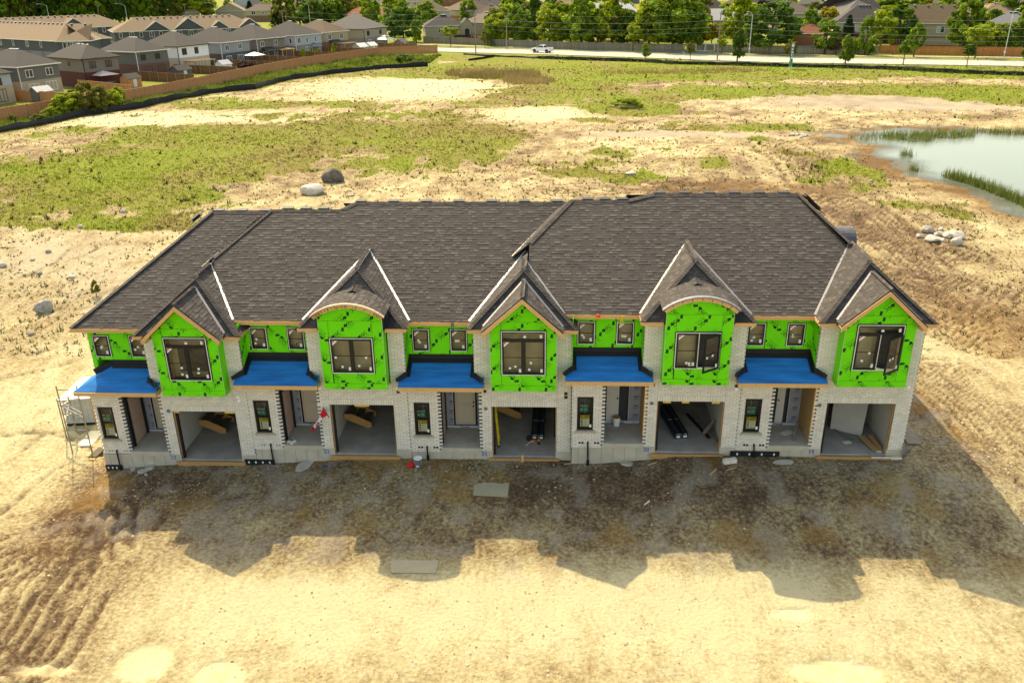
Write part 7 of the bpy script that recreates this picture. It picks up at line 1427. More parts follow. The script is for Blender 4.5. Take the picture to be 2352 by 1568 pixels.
# the furled flag on its bracket by the second garage from the left
A = Vector(P(1, -0.28, 0.0, 2.12)); t = thing('flag', 'red and white flag wrapped round its pole beside the second garage from the left', 'flag', A)
d = Vector((0.42, -0.72, -0.06)); s = MB(); s.tube((0, 0.02, 0), d * 1.0, 0.014, n=8); s.build('flagpole', black_m, t); s = MB(); s.tube((0, 0.01, -0.03), (0.05, -0.09, 0.0), 0.035, n=8); s.build('bracket', steel_m, t)
def cloth(u0, u1, m, nm, v0=0.0, v1=1.0, out=0.0):
    s = MB(); n1, n2 = 14, 10; rows_ = []
    for a in range(n1 + 1):
        u = u0 + (u1 - u0) * a / n1; w = 0.10 + 0.16 * max(0, 1 - u * 4.0) + 0.03 * math.sin(u * 9); c = d * 0.42 + Vector((-0.72 * u, 0.30 * u - 0.10 * math.sin(u * 3), -1.02 * u)); r_ = []
        for b_ in range(n2 + 1):
            v = (v0 + (v1 - v0) * b_ / n2) * 2 - 1; r_.append(c + d.normalized() * (v * w * (1.0 if u < 0.2 else 0.8)) + Vector((v * 0.03, -0.035 * math.cos(v * 7 + u * 6) - out, 0.02 * math.sin(v * 8))))
        rows_.append(r_)
    for a in range(n1):
        for b_ in range(n2): s.poly([rows_[a][b_], rows_[a][b_ + 1], rows_[a + 1][b_ + 1], rows_[a + 1][b_]])
    s.build(nm, m, t, smooth=True)
cloth(0.0, 0.26, red_m, 'cloth'); cloth(0.26, 0.80, white_m, 'cloth'); cloth(0.80, 1.0, red_m, 'cloth')
for u0, u1, v0, v1 in ((0.46, 0.56, 0.62, 0.86), (0.52, 0.62, 0.40, 0.66), (0.60, 0.70, 0.58, 0.74)): cloth(u0, u1, red_m, 'leaf_emblem', v0, v1, 0.008)
# wooden steps in the garages
step_m = M('old_tread', (0.10, 0.085, 0.06), 0.9, 0.2, 4)
def steps(i, label, u=0.35, y=2.2):
    L0 = Vector(P(i, u, y, 0.0)); t = thing('wooden_steps', label, 'steps', L0)
    prof = [(1.15, 0.0), (1.15, 0.22), (0.35, 0.62), (0.0, 0.62), (0.0, 0.40), (0.9, 0.0)]
    for yy in (0.0, 1.0): s = MB(); s.slab([(x, yy, z) for x, z in prof], (0, 0.05, 0)); s.build('stringer', plank_m, t)
    for k in range(3): s = MB(); s.box(0.78 - 0.34 * k, 1.08 - 0.34 * k, 0.05, 1.0, 0.18 + 0.17 * k, 0.22 + 0.17 * k); s.build('tread', step_m, t)
steps(0, 'wooden steps inside the leftmost garage', -0.08); steps(1, 'wooden steps inside the garage beside the flag', -0.08); steps(2, 'wooden steps deep in the middle garage behind the ladder', -0.10, 3.2); steps(4, 'wooden steps at the left inside the rightmost garage', -0.1, 4.4)
# stacks of dark garage door panels
doorstack_m = M('door_panel_dark', (0.045, 0.052, 0.060), 0.5, 0.1, 3)
def stack(i, u, y, ang, label):
    L0 = Vector(P(i, u, y, 0.0)); t = thing('door_panel_stack', label, 'door panels', L0, ang)
    for k in range(3): s = MB(); s.box(-0.27, 0.27, 0.0, 2.6, 0.012 + 0.06 * k, 0.06 + 0.06 * k); s.build('panel', doorstack_m, t)
    for x in (-0.25, -0.02, 0.06, 0.24): s = MB(); s.box(x, x + 0.035, 0.0, 2.65, 0.19, 0.235); s.build('rail', felt_m, t)
    for y_ in (0.05, 1.3): s = MB(); s.box(-0.24, 0.24, y_, y_ + 0.025, 0.185, 0.192); s.build('strap', white_m, t)
    for x in (-0.2, 0.08): s = MB(); s.box(x, x + 0.14, -0.006, 0.0, 0.06, 0.15); s.build('label_tag', stick_m, t)
stack(2, 1.78, 1.35, -0.02, 'dark garage door panels stacked on the middle garage floor behind orange tools'); stack(3, 1.20, 1.05, 0.16, 'dark garage door panels stacked on the floor of the garage marked 20')
# ladder and tools in the middle garage
L0 = Vector(P(2, 0.10, 0.75, 0.0)); t = thing('ladder', 'yellow step ladder leaning inside the left wall of the middle garage', 'ladder', L0)
for dx in (0.0, 0.34):
    s = MB(); s.bar((0.12, dx, 0), (-0.06, dx + 0.25, 2.0), 0.06, 0.03, up=(0, 1, 0)); s.build('side_rail', yellow_m, t); s = MB(); s.box(0.08, 0.16, dx - 0.04, dx + 0.04, 0, 0.07); s.build('foot', black_m, t)
for k in range(6): f = (k + 0.7) / 6.6; s = MB(); s.bar((0.12 - 0.18 * f, 0.25 * f, 2 * f), (0.12 - 0.18 * f, 0.34 + 0.25 * f, 2 * f), 0.05, 0.03); s.build('rung', yellow_m, t)
L0 = Vector(P(2, 1.55, 1.12, 0.0)); t = thing('power_tool', 'orange and black power tools in front of the door panels in the middle garage', 'tools', L0)
s = MB(); s.tube((-0.05, 0, 0.06), (0.12, 0.02, 0.06), 0.06, n=8); s.build('motor', orange_m, t); s = MB(); s.tube((-0.05, 0, 0.05), (-0.22, -0.28, 0.03), 0.022, n=6); s.build('blade', lamp_m, t); s = MB(); s.tube((-0.12, 0.12, 0.12), (-0.12, 0.18, 0.12), 0.12, n=12); s.build('disc', felt_m, t)
L0 = Vector(P(2, 1.84, 1.0, 0.0)); t = thing('power_tool', 'orange cordless drill standing before the door panels in the middle garage', 'tools', L0); s = MB(); s.box(-0.05, 0.05, -0.05, 0.05, 0, 0.08); s.build('battery', felt_m, t); s = MB(); s.tube((0, 0, 0.08), (0, 0.03, 0.2), 0.03); s.build('handle', felt_m, t); s = MB(); s.tube((0, -0.08, 0.22), (0, 0.16, 0.22), 0.045); s.build('body', orange_m, t)
L0 = Vector(P(2, 0.75, 3.4, 0.0)); t = thing('cable_coil', 'dark coil of cable on the floor at the back of the middle garage', 'cable', L0); s = MB(); s.path([Vector((0.2 * math.cos(a) * (1 + .2 * math.sin(3 * a)), 0.12 * math.sin(a), 0.03 + 0.004 * a)) for a in np.linspace(0, 18, 50)], 0.02, 5); s.build('cable', felt_m, t)
L0 = Vector(P(2, 2.5, 1.6, 0.0)); t = thing('track_rail', 'dark door track leaning on the right wall of the middle garage', 'rail', L0); s = MB(); s.box(-0.05, 0.03, 0, 0.09, 0, 1.4); s.box(-0.05, 0.03, 0.25, 0.33, 0, 1.7); s.build('rail', felt_m, t)
# planks in the garage marked 20
for k, (x0, y0, x1, y1, z1, lb, m_) in enumerate(((1.72, 3.1, 2.30, 1.05, 0.06, 'black rails lying diagonally on the garage floor marked 20', felt_m), (1.95, 3.3, 2.58, 0.7, 0.05, 'long grey plank along the right side of the garage marked 20', grey_fence_m), (2.12, 1.35, 2.62, 1.75, 0.5, 'short pine board propped at the right wall of the garage marked 20', pole_m))):
    a = Vector(P(3, x0, y0, 0.05)); b_ = Vector(P(3, x1, y1, z1 + 0.0)); s = MB(); s.bar((0, 0, 0), b_ - a, 0.14 if k else 0.10, 0.06); o = s.build('plank', m_, label=lb, category='plank'); o.location = a
# litter in the garage marked 19
a = Vector(P(4, 1.9, 1.6, 0.0)); s = MB(); s.slab([(-0.75, 0.9, 1.5), (0.55, 0.55, 1.75), (0.18, -0.15, 0.02), (-0.9, 0.4, 0.02)], (0.012, 0.012, 0)); o = s.build('drywall_sheet', drywall_m, label='grey drywall sheet leaning inside the rightmost garage', category='drywall sheet'); o.location = a
for k, (p0, p1, lb, m_, w) in enumerate((((0.98, 2.3, 0.04), (1.62, 0.9, 0.05), 'grey board lying diagonally on the floor of the rightmost garage', pole_m, 0.07), ((0.95, 3.2, 0.4), (1.5, 1.8, 0.06), 'second narrow board behind the diagonal one in the rightmost garage', grey_fence_m, 0.07), ((1.98, 1.2, 0.16), (2.28, 0.25, 0.05), 'wide tan board lying at the right side of the rightmost garage', osb_m, 0.26), ((2.3, 1.2, 0.2), (2.48, 0.35, 0.05), 'dark red board against the right wall of the rightmost garage', plank_m, 0.16))):
    a = Vector(P(4, *p0)); b_ = Vector(P(4, *p1)); s = MB(); s.bar((0, 0, 0), b_ - a, w, 0.035); o = s.build('loose_board', m_, label=lb, category='board'); o.location = a
def bucket(L0, r, h, m, lb, lid=None, open_=False, name='bucket'):
    t = thing(name, lb, 'bucket', L0); s = MB(); s.tube((0, 0, 0), (0, 0, h), r * 0.88, r, 18, caps=False); s.poly([(r * 0.86 * math.cos(a), r * 0.86 * math.sin(a), 0.02) for a in np.linspace(0, 6.283, 16, endpoint=False)]); s.build('pail', m, t)
    for z in (h * 0.78, h * 0.9): s = MB(); s.tube((0, 0, z), (0, 0, z + 0.015), r * 1.04, n=18, caps=False); s.build('rib', m, t)
    if lid: s = MB(); s.tube((0, 0, h), (0, 0, h + 0.025), r * 1.05, n=18); s.build('lid', lid, t)
    s = MB(); s.path([Vector((r * 1.03 * math.cos(a), -0.10 * math.sin(a) - 0.02, h * 0.8 - 0.14 * math.sin(a))) for a in np.linspace(0, math.pi, 9)], 0.006, 4); s.build('handle', lamp_m, t); return t
p = on_ground(961, 1072); tb = bucket((p.x, p.y, p.z), 0.16, 0.40, grey_m, 'grey bucket with white lid standing before the foundation', white_m)
s = MB(); a = math.radians(-90); s.slab([(0.165 * math.cos(q), 0.165 * math.sin(q), z) for q, z in ((-1.9, 0.10), (-1.3, 0.10), (-1.3, 0.16), (-1.9, 0.16))], (0, -0.004, 0)); s.build('label_tag', stick_m, tb)
bucket(Vector(P(3, -1.40, 1.45, 0.375)), 0.15, 0.36, white_m, 'white paint bucket with stained rim in the open doorway of house 20', osb_m, name='paint_bucket')
bucket(Vector(P(4, 0.10, 1.15, 0.0)), 0.17, 0.5, grey_m, 'dark open bucket inside the left jamb of the rightmost garage'); bucket(Vector(P(4, 0.10, 0.72, 0.0)), 0.17, 0.34, M('navy_plastic', (0.02, 0.03, 0.05), 0.5), 'navy bucket in front of the dark open bucket in the rightmost garage')
p = on_ground(945, 1071); o = put('red_bag', rock_mesh(7, red_m, 0.8, 2), None, (p.x, p.y, p.z + 0.10), 0.4, smooth=True, label='crumpled red bag lying beside the grey bucket', category='bag'); o.scale = (0.20, 0.15, 0.16)
p = on_ground(747, 1072); o = put('blue_rag', rock_mesh(8, M('blue_cloth', (0.02, 0.08, 0.25), 0.8), 0.6, 2), None, (p.x, p.y, p.z + 0.03), 0.2, label='small blue rag on the dirt below house number 22', category='rag'); o.scale = (0.12, 0.09, 0.05)
# paper, tools and litter on porch and garage floors
for k, (i, u, y, z, w, h_, rz, m_, lb) in enumerate(((4, -1.05, 1.0, 0.375, 0.5, 0.26, 0.5, stick_m, 'white paper sheet lying on the porch floor of house 19'), (4, 1.35, 0.95, 0.003, 0.34, 0.2, 0.3, stick_m, 'crumpled packaging on the floor of the rightmost garage'), (4, 1.55, 1.15, 0.003, 0.22, 0.16, 0.9, teal_m, 'green and white packet on the floor of the rightmost garage'), (4, 2.36, 0.28, 0.003, 0.2, 0.16, 0.1, stick_m, 'small white card near the right jamb of the rightmost garage'))):
    a = P(i, u, y, z); s = MB(); s.obox((0, 0, 0.01), w, h_, 0.015, rz); o = s.build('litter', m_, label=lb, category='litter'); o.location = a
a = Vector(P(4, -0.95, 0.35, 0.39)); b_ = Vector(P(4, -0.62, 1.3, 0.75)); s = MB(); s.bar((0, 0, 0), b_ - a, 0.06, 0.05); o = s.build('loose_board', pole_m, label='grey stick leaning in the porch corner of house 19', category='board'); o.location = a
for k, (i, u, y) in enumerate(((1, -1.86, 0.25), (1, -1.72, 0.18), (1, -1.80, 0.34))):
    a = P(i, u, y, 0.37); s = MB(); s.obox((0, 0, 0.045), 0.26, 0.09, 0.08, 0.5 + 0.5 * k); o = s.build('loose_brick', brick_m, label=['loose brick on the left of the porch slab of house 22', 'loose brick at the porch slab edge of house 22', 'loose brick farthest back on the porch slab of house 22'][k], category='brick'); o.location = a
# rag and straps hanging from the eaves
a = Vector(P(3, -2.35, 0.36, 5.60)); o = put('orange_rag', rock_mesh(17, M('orange_cloth', (0.8, 0.07, 0.01), 0.8), 0.9, 2), None, a + Vector((0, -0.06, 0)), 0, label='orange red rag caught on the eave board above house 20', category='rag'); o.scale = (0.10, 0.06, 0.09)
a = Vector(P(3, -1.48, 0.30, 5.62)); s = MB(); s.bar((0, 0, 0.02), (-0.03, 0.02, -0.42), 0.035, 0.012, up=(0, 1, 0)); s.bar((0.04, 0, 0.0), (0.05, 0.02, -0.3), 0.03, 0.012, up=(0, 1, 0)); o = s.build('yellow_strap', yellow_m, label='yellow strap hanging from the eave above house 20', category='strap'); o.location = a
a = Vector(P(2, -1.42, 0.33, 5.62)); s = MB(); s.path([Vector((0, 0, 0.03)), Vector((0.02, -0.02, -0.2)), Vector((-0.02, -0.01, -0.38)), Vector((-0.06, 0, -0.2)), Vector((-0.04, 0, 0.0))], 0.016, 5); o = s.build('blue_rope', M('blue_rope_m', (0.01, 0.05, 0.13), 0.8), label='dark blue rope hanging from the eave above house 21', category='rope'); o.location = a
# yellow cord, rubble, boards and bricks in front of the row
pts = [on_y(x, y, -0.05) for x, y in ((1326, 1012), (1330, 1028))] + [on_ground(x, y) + Vector((0, 0, 0.02)) for x, y in ((1333, 1052), (1338, 1062), (1346, 1073))]
s = MB(); s.path([q - pts[-1] for q in pts], 0.013, 5); o = s.build('extension_cord', M('cord_yellow', (0.55, 0.50, 0.05), 0.6), label='thin yellow cord hanging from the wall down to the dirt', category='cord'); o.location = pts[-1]
def slab_piece(px, py, w, d, h, m, lb, seed, name='concrete_chunk', cat='rubble'):
    p = on_ground(px, py); rs = random.Random(seed); n = 7; s = MB(); s.slab([(w / 2 * math.cos(a) * rs.uniform(0.7, 1.1), d / 2 * math.sin(a) * rs.uniform(0.7, 1.1), 0.0) for a in np.linspace(0, 6.283, n, endpoint=False)], (0, 0, h)); o = s.build(name, m, label=lb, category=cat); o.location = (p.x, p.y, p.z - 0.01); o.rotation_euler = (rs.uniform(-0.2, 0.2), rs.uniform(-0.2, 0.2), rs.uniform(0, 3)); return o
palec = M('pale_concrete', (0.42, 0.385, 0.31), 0.9, 0.15, 3, 0.2)
slab_piece(330, 1083, 0.50, 0.34, 0.08, palec, 'flat grey concrete chunk at the left front, nearest the camera', 1); slab_piece(344, 1076, 0.46, 0.36, 0.10, palec, 'tilted concrete chunk right of the flat grey one at the left', 2); slab_piece(305, 1077, 0.5, 0.25, 0.06, palec, 'thin concrete flake left of the two grey chunks', 3); slab_piece(336, 1091, 0.2, 0.14, 0.08, palec, 'small concrete crumb below the grey chunks', 4)
for k, (px, py, w, d, h, lb) in enumerate(((700, 1070, 1.1, 0.5, 0.07, 'pale mortar heap on the dirt below house 22'), (1425, 1055, 0.9, 0.6, 0.12, 'grey rubble heap against the foundation of house 20'), (1440, 1066, 0.6, 0.4, 0.08, 'lower half of the grey rubble near house 20'), (1800, 1062, 1.0, 0.35, 0.05, 'pale mortar splash in front of house 19'), (425, 1046, 0.1, 0.1, 0.02, 'mortar crumb by the leftmost garage'))[:4]): slab_piece(px, py, w, d, h, palec, lb, 10 + k, 'mortar_heap', 'rubble')
p = on_ground(1676, 1062); t = thing('brick_bundle', 'bundle of pale bricks on the dirt by the black drainage strip', 'bricks', (p.x, p.y, p.z), 0.25)
for a in range(2):
    for b_ in range(2):
        for c in range(2): s = MB(); s.box(-0.27 + 0.27 * a, -0.02 + 0.27 * a, -0.1 + 0.1 * b_, -0.01 + 0.1 * b_, 0.085 * c, 0.08 + 0.085 * c); s.build('brick', brick_m, t)
def board(px0, py0, px1, py1, w, m, lb, th=0.03, name='board', lift=0.02):
    a = on_ground(px0, py0) + Vector((0, 0, lift)); b_ = on_ground(px1, py1) + Vector((0, 0, lift)); s = MB(); s.bar((0, 0, 0), b_ - a, w, th); o = s.build(name, m, label=lb, category='board'); o.location = a; return o
a = Vector(P(4, 1.95, -0.13, -0.03)); b_ = Vector(P(4, 3.05, -0.22, 0.01)); s = MB(); s.bar((0, 0, 0), b_ - a, 0.10, 0.02); s.obox((b_ - a) * 0.8 + Vector((0, -0.04, 0.0)), 0.4, 0.14, 0.02, 0.1); o = s.build('white_board', M('bright_board', (0.75, 0.68, 0.5), 0.7), label='broken white board lying on the form board of the rightmost garage', category='board'); o.location = a
board(2078, 985, 2100, 1022, 0.55, pole_m, 'grey wooden board lying at the right end of the row', 0.06, lift=0.06); board(2082, 1028, 2070, 1046, 0.3, rock_d, 'dark slab propped by the right corner of the row', 0.1, 'dark_slab')
board(1295, 1067, 1340, 1061, 0.035, pine_m, 'thin pale stick on the dirt right of the middle garage', 0.02, 'stick'); board(1487, 1069, 1508, 1062, 0.05, pine_m, 'short pale stick on the dirt before house 20', 0.02, 'stick'); board(1630, 1091, 1645, 1078, 0.045, pine_m, 'slanting stick on the dirt right of house 20', 0.02, 'stick'); board(1668, 1080, 1690, 1075, 0.03, pine_m, 'curved splinter of wood on the dirt near the brick bundle', 0.02, 'stick'); board(1480, 1160, 1492, 1150, 0.035, white_m, 'white splinter lying in the shaded dirt', 0.02, 'stick')
for quad, lb in ((((1090, 1106), (1170, 1109), (1166, 1142), (1087, 1139)), 'pale rectangular sheet lying flat in the shaded dirt before the middle garage'), (((897, 1286), (1008, 1288), (1001, 1317), (899, 1316)), 'pale rectangular sheet lying flat at the shadow edge')):
    q = [on_ground(*v) for v in quad]; c = sum(q, Vector()) / 4; s = MB(); s.slab([v - c + Vector((0, 0, 0.03 - (v - c).z)) for v in q], (0, 0, -0.04)); o = s.build('flat_sheet', M('sheet_tan', (0.34, 0.30, 0.20), 0.9, 0.08, 3), label=lb, category='sheet'); o.location = c
# scaffold, bin and boards at the left end
a = on_ground(212, 1040); b_ = on_ground(120, 985); t = thing('scaffold', 'steel tube scaffold frame at the left end of the row', 'scaffold', (a.x, a.y, a.z))
ex = Vector((b_.x - a.x, b_.y - a.y, 0)); ex = ex.normalized() * 2.15; ey = Vector((0.34, 1.1, 0)); g = []
for k, (q, h) in enumerate(((Vector((0, 0, 0)), 3.3), (ey * 0.0 + Vector((-0.9, 0.05, 0)), 3.2), (ex, 2.0), (ex + ey * 0.5, 1.9))):
    s = MB(); s.tube(q + Vector((0, 0, -0.15)), q + Vector((0, 0, h)), 0.028, n=8); s.build('standard', steel_m, t)
for k in range(8): z = 0.35 + 0.38 * k; s = MB(); s.tube((0, 0, z), (-0.9, 0.05, z), 0.02, n=6); s.build('rung', steel_m, t)
for k in range(3): z = 0.4 + 0.6 * k; s = MB(); s.tube(ex + Vector((0, 0, z)), ex + ey * 0.5 + Vector((0, 0, z)), 0.02, n=6); s.build('rung', steel_m, t)
for z in (1.92, 1.72): s = MB(); s.tube(Vector((0, 0, z)), ex + Vector((0, 0, z)), 0.024, n=6); s.build('ledger', steel_m, t)
s = MB(); s.tube(Vector((-0.9, 0.05, 1.5)), ex + ey * 0.5 + Vector((0, 0, 1.5)), 0.02, n=6); s.build('ledger', steel_m, t)
bq = on_ground(160, 978); t = thing('site_bin', 'ribbed grey bin with white sheet top and strand board side, left of the row', 'bin', (bq.x, bq.y, bq.z), 0.15)
s = MB(); s.box(-0.1, 1.15, 0.0, 1.9, 0.12, 1.35); s.build('body', M('ribbed_grey', (0.42, 0.44, 0.42), 0.6, 0.05), t)
for k in range(8): s = MB(); s.box(-0.08 + 0.155 * k, -0.02 + 0.155 * k, -0.03, 0.0, 0.14, 1.33); s.build('rib', M('ribbed_grey', (0.42, 0.44, 0.42)), t)
s = MB(); s.slab([(-0.2, -0.15, 1.38), (1.2, -0.15, 1.40), (1.2, 2.1, 1.45), (0.1, 2.1, 1.42)], (0, 0, 0.03)); s.build('cover', white_m, t); s = MB(); s.box(1.16, 1.19, -0.02, 1.9, 0.05, 1.75); s.build('side_board', osb_m, t); s = MB(); s.box(-0.1, 1.15, -0.02, 1.9, 0.0, 0.12); s.build('skid', felt_m, t)
board(192, 1026, 224, 990, 0.62, M('bright_board', (0.75, 0.68, 0.5), 0.7), 'wide pale board lying on the ground under the scaffold', 0.03); board(180, 996, 205, 986, 0.25, pole_m, 'short grey board behind the wide pale one', 0.04); board(212, 1052, 236, 1030, 0.34, step_m, 'dark plank leaning at the left foundation corner', 0.05, lift=0.05); board(206, 1055, 218, 1056, 0.12, pine_m, 'block of wood at the foot of the dark plank', 0.06)
# iron bar at the right corner
a = Vector(P(4, 3.12, -0.06, 0.5)); s = MB(); s.bar((0, 0, 0), (0, -0.02, -1.1), 0.05, 0.03, up=(0, 1, 0)); o = s.build('grade_stake', pole_m, label='thin wooden grade stake at the right corner of the row', category='stake'); o.location = a

# ================================================================== GROUND COVER
def tufts(name, X, Y, H, Wd, nbl, lo, hi, tint, seed, lean=0.5, matname=None, z=None, spread=None):
    rs = np.random.default_rng(seed); n = len(X); Z = (gz(X, Y) if z is None else z) - 0.02
    a = rs.uniform(0, 2 * math.pi, (n, nbl)); l = rs.uniform(0.1, lean, (n, nbl)); h = H[:, None] * rs.uniform(0.55, 1.1, (n, nbl)); w = Wd[:, None] * rs.uniform(0.6, 1.2, (n, nbl))
    off = (H if spread is None else spread)[:, None] * rs.uniform(0, 0.45, (n, nbl)); oa = rs.uniform(0, 2 * math.pi, (n, nbl))
    bx = X[:, None] + off * np.cos(oa); by = Y[:, None] + off * np.sin(oa); tx = bx + np.cos(a) * l * h; ty = by + np.sin(a) * l * h; pa = a + math.pi / 2 + rs.normal(0, 0.5, a.shape)
    p0 = np.stack([bx - np.cos(pa) * w, by - np.sin(pa) * w, np.broadcast_to(Z[:, None], bx.shape)], -1); p1 = np.stack([bx + np.cos(pa) * w, by + np.sin(pa) * w, np.broadcast_to(Z[:, None], bx.shape)], -1); p2 = np.stack([tx, ty, Z[:, None] + h], -1)
    V = np.stack([p0, p1, p2], 2).reshape(-1, 3); F = np.arange(len(V)).reshape(-1, 3); tt = np.repeat(tint, nbl) + rs.normal(0, 0.12, n * nbl)
    me = np_mesh(name, V, F, M(matname or ('blade_' + name), lo, 0.7, 0.1, 2, hi=hi, spec=0.15, trans=0.3), np.clip(tt, 0, 1), nv=3)
    return put(name, me, kind='stuff')
rg = np.random.default_rng(3)
N_ = 260000
Dd = np.exp(rg.uniform(math.log(40), math.log(235), N_)); Yc = Dd - 29; Xc = rg.uniform(-1, 1, N_) * (Dd * 0.70 + 6) + 2 - 0.03 * Dd
g_, t_, gr_, dr_, or_, ck_, ru_, po_, sm_ = ground_masks(Xc, Yc)
sd_ = pond_sd(Xc, Yc); rd = np.min(np.stack([dist_poly(Xc, Yc, [(p.x, p.y) for p in q]) for q in ([Vector(((a.x + b_.x) / 2, (a.y + b_.y) / 2, 0)) for a, b_ in zip(near, farr)],)]), 0)
wd_ = dist_poly(Xc, Yc, [(p.x, p.y) for p in walk])
house_ok = ~((Xc > -17.5) & (Xc < 17.5) & (Yc < 14)) & (rd > 4.6) & (wd_ > 2.6) & (sd_ > 0.4) & (Yc < 230)
clump = fbm(Xc, Yc, 3.0, 201, 3); keep = (rg.random(N_) < np.clip(g_ * 0.85 * (0.35 + 1.3 * clump), 0, 1)) & house_ok & (Xc > line_x(FENCE, np.clip(Yc, 60, 207)) + 0.6)
short = np.where((Yc > 176) , 0.5, 1.0)
X1, Y1 = Xc[keep], Yc[keep]; D1 = Dd[keep]; dry = np.clip(dr_[keep] + rg.normal(0, 0.2, keep.sum()), 0, 1)
isdry = dry > 0.55
for nm, sel, lo, hi in (('grass', ~isdry, (0.075, 0.115, 0.010), (0.32, 0.375, 0.040)), ('dry_grass', isdry, (0.085, 0.058, 0.022), (0.30, 0.235, 0.09))):
    xs, ys, ds = X1[sel], Y1[sel], D1[sel]; hh = (0.07 + 0.17 * rg.random(len(xs)) ** 2.2) * (1 + 0.5 * fbm(xs, ys, 6, 77)) * short[keep][sel]
    tufts(nm, xs, ys, hh, 0.015 + 0.00034 * ds, 4, lo, hi, np.clip(0.15 + 0.8 * fbm(xs, ys, 2.0, 88, 3) + rg.normal(0, 0.15, len(xs)), 0, 1), 5, 0.6, spread=hh * 2.0)
# scattered weeds on the bare earth
keep = (rg.random(N_) < 0.05 + 0.08 * (fbm(Xc, Yc, 12, 301) > 0.52)) & (g_ < 0.5) & house_ok & (gr_ < 0.6)
xs, ys = Xc[keep], Yc[keep]; n = len(xs); hh = 0.08 + 0.22 * rg.random(n) ** 2.5
tufts('weeds', xs, ys, hh, 0.018 + 0.0004 * Dd[keep], 5, (0.05, 0.055, 0.012), (0.19, 0.17, 0.045), rg.random(n), 6, 1.1, spread=hh * 1.3)
keep = (rg.random(N_) < 0.010) & house_ok & (g_ > 0.15) & (Xc > line_x(FENCE, np.clip(Yc, 60, 207)) + 0.6); xs, ys = Xc[keep], Yc[keep]; n = len(xs); hh = 0.2 + 0.4 * rg.random(n) ** 2
tufts('thistles', xs, ys, hh, 0.03 + 0.0004 * Dd[keep], 8, (0.035, 0.035, 0.012), (0.13, 0.10, 0.04), rg.random(n), 16, 0.9, spread=hh * 0.9)
# lush strip between the cedar and silt fences, and tall weeds along the street's silt fence
n = 9000; ys = np.exp(rg.uniform(math.log(75 + 29), math.log(205 + 29), n)) - 29; xa = line_x(FENCE, ys) + 0.6; xb = np.minimum(line_x(SILT, ys), xa + 26) - 0.5; xs = xa + (xb - xa) * rg.random(n)
hh = (0.25 + 0.65 * rg.random(n) ** 1.5) * (0.5 + fbm(xs, ys, 5, 55)); tufts('tall_grass', xs, ys, hh, 0.05 + 0.0006 * (ys + 29), 6, (0.05, 0.085, 0.010), (0.25, 0.30, 0.045), np.clip(fbm(xs, ys, 4, 66) * 1.2 + rg.normal(0, 0.15, n) - 0.1, 0, 1), 8, 0.7)
n = 5000; k = rg.random(n); sx = np.array([p.x for p in SILT2]); sy = np.array([p.y for p in SILT2]); xs = np.interp(k, np.linspace(0, 1, len(sx)), sx) + rg.normal(0.5, 1.3, n); ys = np.interp(k, np.linspace(0, 1, len(sx)), sy) + rg.normal(1.6, 1.0, n)
hh = 0.25 + 0.45 * rg.random(n); tufts('verge_weeds', xs, ys, hh, np.full(n, 0.14), 5, (0.035, 0.065, 0.008), (0.15, 0.20, 0.03), rg.random(n), 9, 0.8)
# reeds: brown stand near the street, green rows in the pond
def blob_pts(px, py, rx, ry, n, z=-0.6):
    c = at(px, py, z); ex = abs(at(px + rx, py, z).x - c.x); ey = 0.5 * (at(px, py - ry, z).y - at(px, py + ry, z).y); a = rg.uniform(0, 6.283, n); r_ = np.sqrt(rg.random(n)); return c.x + ex * r_ * np.cos(a), c.y + ey * r_ * np.sin(a)
xs, ys = [], []
for b_ in ((1150, 168, 95, 9, 1100), (1215, 180, 60, 9, 500), (1080, 163, 60, 6, 400), (1570, 160, 200, 4, 400)): x_, y_ = blob_pts(*b_); xs.append(x_); ys.append(y_)
xs = np.concatenate(xs); ys = np.concatenate(ys); n = len(xs); tufts('brown_reeds', xs, ys, 0.6 + 0.7 * rg.random(n), np.full(n, 0.055), 4, (0.16, 0.14, 0.04), (0.42, 0.30, 0.14), np.clip(fbm(xs, ys, 5, 71) * 1.3 - 0.15 + rg.normal(0, .1, n), 0, 1), 10, 0.35)
xs, ys = [], []
for b_ in ((2085, 317, 60, 9, 380), (2165, 311, 70, 7, 420), (2330, 306, 60, 5, 200), (2250, 304, 60, 4, 120), (2082, 357, 13, 4, 60), (2100, 391, 6, 3, 40), (2040, 309, 60, 4, 90), (1985, 318, 50, 5, 60)): x_, y_ = blob_pts(*b_); xs.append(x_); ys.append(y_)
for k in range(26):
    f = k / 25; x_, y_ = blob_pts(2180 + 190 * f, 408 + 70 * f ** 1.3, 13, 7, 48); xs.append(x_); ys.append(y_)
xs = np.concatenate(xs); ys = np.concatenate(ys); n = len(xs); tufts('pond_reeds', xs, ys, 0.5 + 0.75 * rg.random(n), np.full(n, 0.022), 3, (0.06, 0.085, 0.018), (0.22, 0.26, 0.06), rg.random(n), 11, 0.28, z=np.full(n, -0.66))
# willow scrub between the cedar fence and the silt fence
for k, (px, py, hp, rp, co, lb) in enumerate(((152, 268, 44, 22, 'bright', 'yellow green willow bush, leftmost big one before the cedar fence'), (182, 263, 40, 18, 'bright', 'yellow green willow bush second from the left'), (208, 262, 58, 24, 'olive', 'tallest willow bush in the middle before the cedar fence'), (236, 258, 50, 20, 'olive', 'reddish stemmed willow bush right of the tallest one'), (262, 250, 36, 17, 'bright', 'small willow bush at the right end of the scrub'), (276, 240, 34, 12, 'bright', 'slim willow bush nearest the cedar fence panels on the right'), (118, 276, 24, 16, 'bright', 'low willow bush at the left end of the scrub'), (90, 282, 16, 14, 'olive', 'lowest scrubby bush at the far left of the scrub'), (30, 285, 18, 8, 'olive', 'thin yellowish bush against the cedar fence at the left edge'))): tpx(px, py, hp, rp, 'loose', co, lb, 2, 0.0, None, None, 'bush', 'willow_bush')
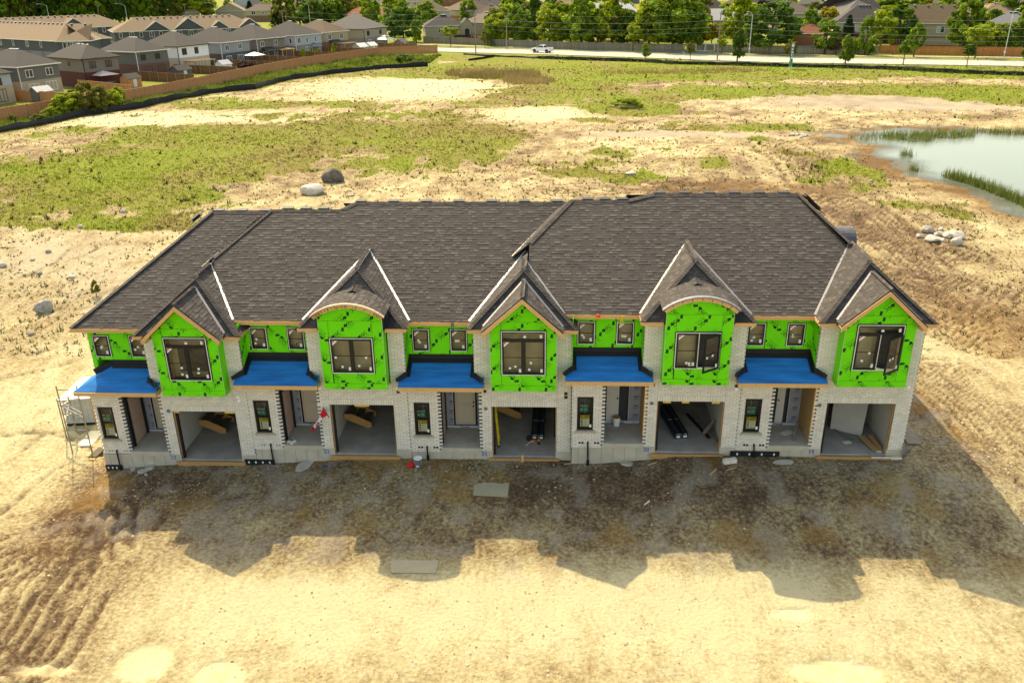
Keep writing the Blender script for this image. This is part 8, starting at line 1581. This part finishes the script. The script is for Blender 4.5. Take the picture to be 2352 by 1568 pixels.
tpx(930, 146, 18, 17, 'round', 'dark', 'dark green dense bush at the right end of the lush strip', 1, 0.0, None, None, 'bush', 'dense_bush'); p = on_ground(1440, 247); k = (Vector(CAM) - p).length / FPX; o = thing('weed_mound', 'weedy green mound with pale rubble in the open field', 'mound', (p.x, p.y, p.z - 0.1)); m_ = put('earth', rock_mesh(77, M('mound_earth', (0.20, 0.17, 0.06), 0.95, 0.4, 3, 0.5), 0.5, 3), o, (0, 0, 0)); m_.scale = (44 * k, 30 * k, 20 * k); put('foliage', get_crown('round', 'bright', 2, 0), o, (0, 0, -0.9), scale=(88 * k, 62 * k, 34 * k))
tpx(222, 681, 34, 9, 'loose', 'olive', 'small leafy sapling on the bare slope at the left', 0, 0.2, None, None, 'sapling', 'sapling')
# clods and pebbles on the near earth
rg = np.random.default_rng(12); n = 90000; Dd = np.exp(rg.uniform(math.log(12), math.log(62), n)); ys = Dd - 29; xs = rg.uniform(-1, 1, n) * (Dd * 0.66 + 3) + 2
dens = fbm(xs, ys, 2.4, 401, 3); k = (rg.random(n) < np.clip((dens - 0.44) * 3, 0.02, 1) * (1 - 0.6 * sstep(-4, -7, ys)) + 0.45 * sstep(-2.6, -0.5, ys) * (ys < 0)) & ~((xs > -16.4) & (xs < 16.3) & (ys > -0.25) & (ys < 13)); xs, ys, Dd = xs[k], ys[k], Dd[k]; n = len(xs)
r_ = (0.009 + 0.042 * rg.random(n) ** 5) * (0.75 + Dd / 60); zc = gz(xs, ys) + r_ * 0.2
oc = np.array([(1, 0, 0), (0, 1, 0), (-1, 0, 0), (0, -1, 0), (0, 0, 0.8), (0, 0, -0.8)]); V = np.stack([xs, ys, zc], 1)[:, None, :] + oc[None] * r_[:, None, None] * rg.uniform(0.6, 1.25, (n, 6, 1)); ft = np.array([(0, 1, 4), (1, 2, 4), (2, 3, 4), (3, 0, 4)]); F = (np.arange(n)[:, None, None] * 6 + ft[None]).reshape(-1, 3)
put('clods_and_pebbles', np_mesh('clods_and_pebbles', V.reshape(-1, 3), F, M('clod', (0.22, 0.16, 0.09), 0.95, 0.15, 3, hi=(0.60, 0.52, 0.37)), np.repeat(np.clip(rg.normal(0.45, 0.28, n), 0, 1), 4), nv=3), kind='stuff')
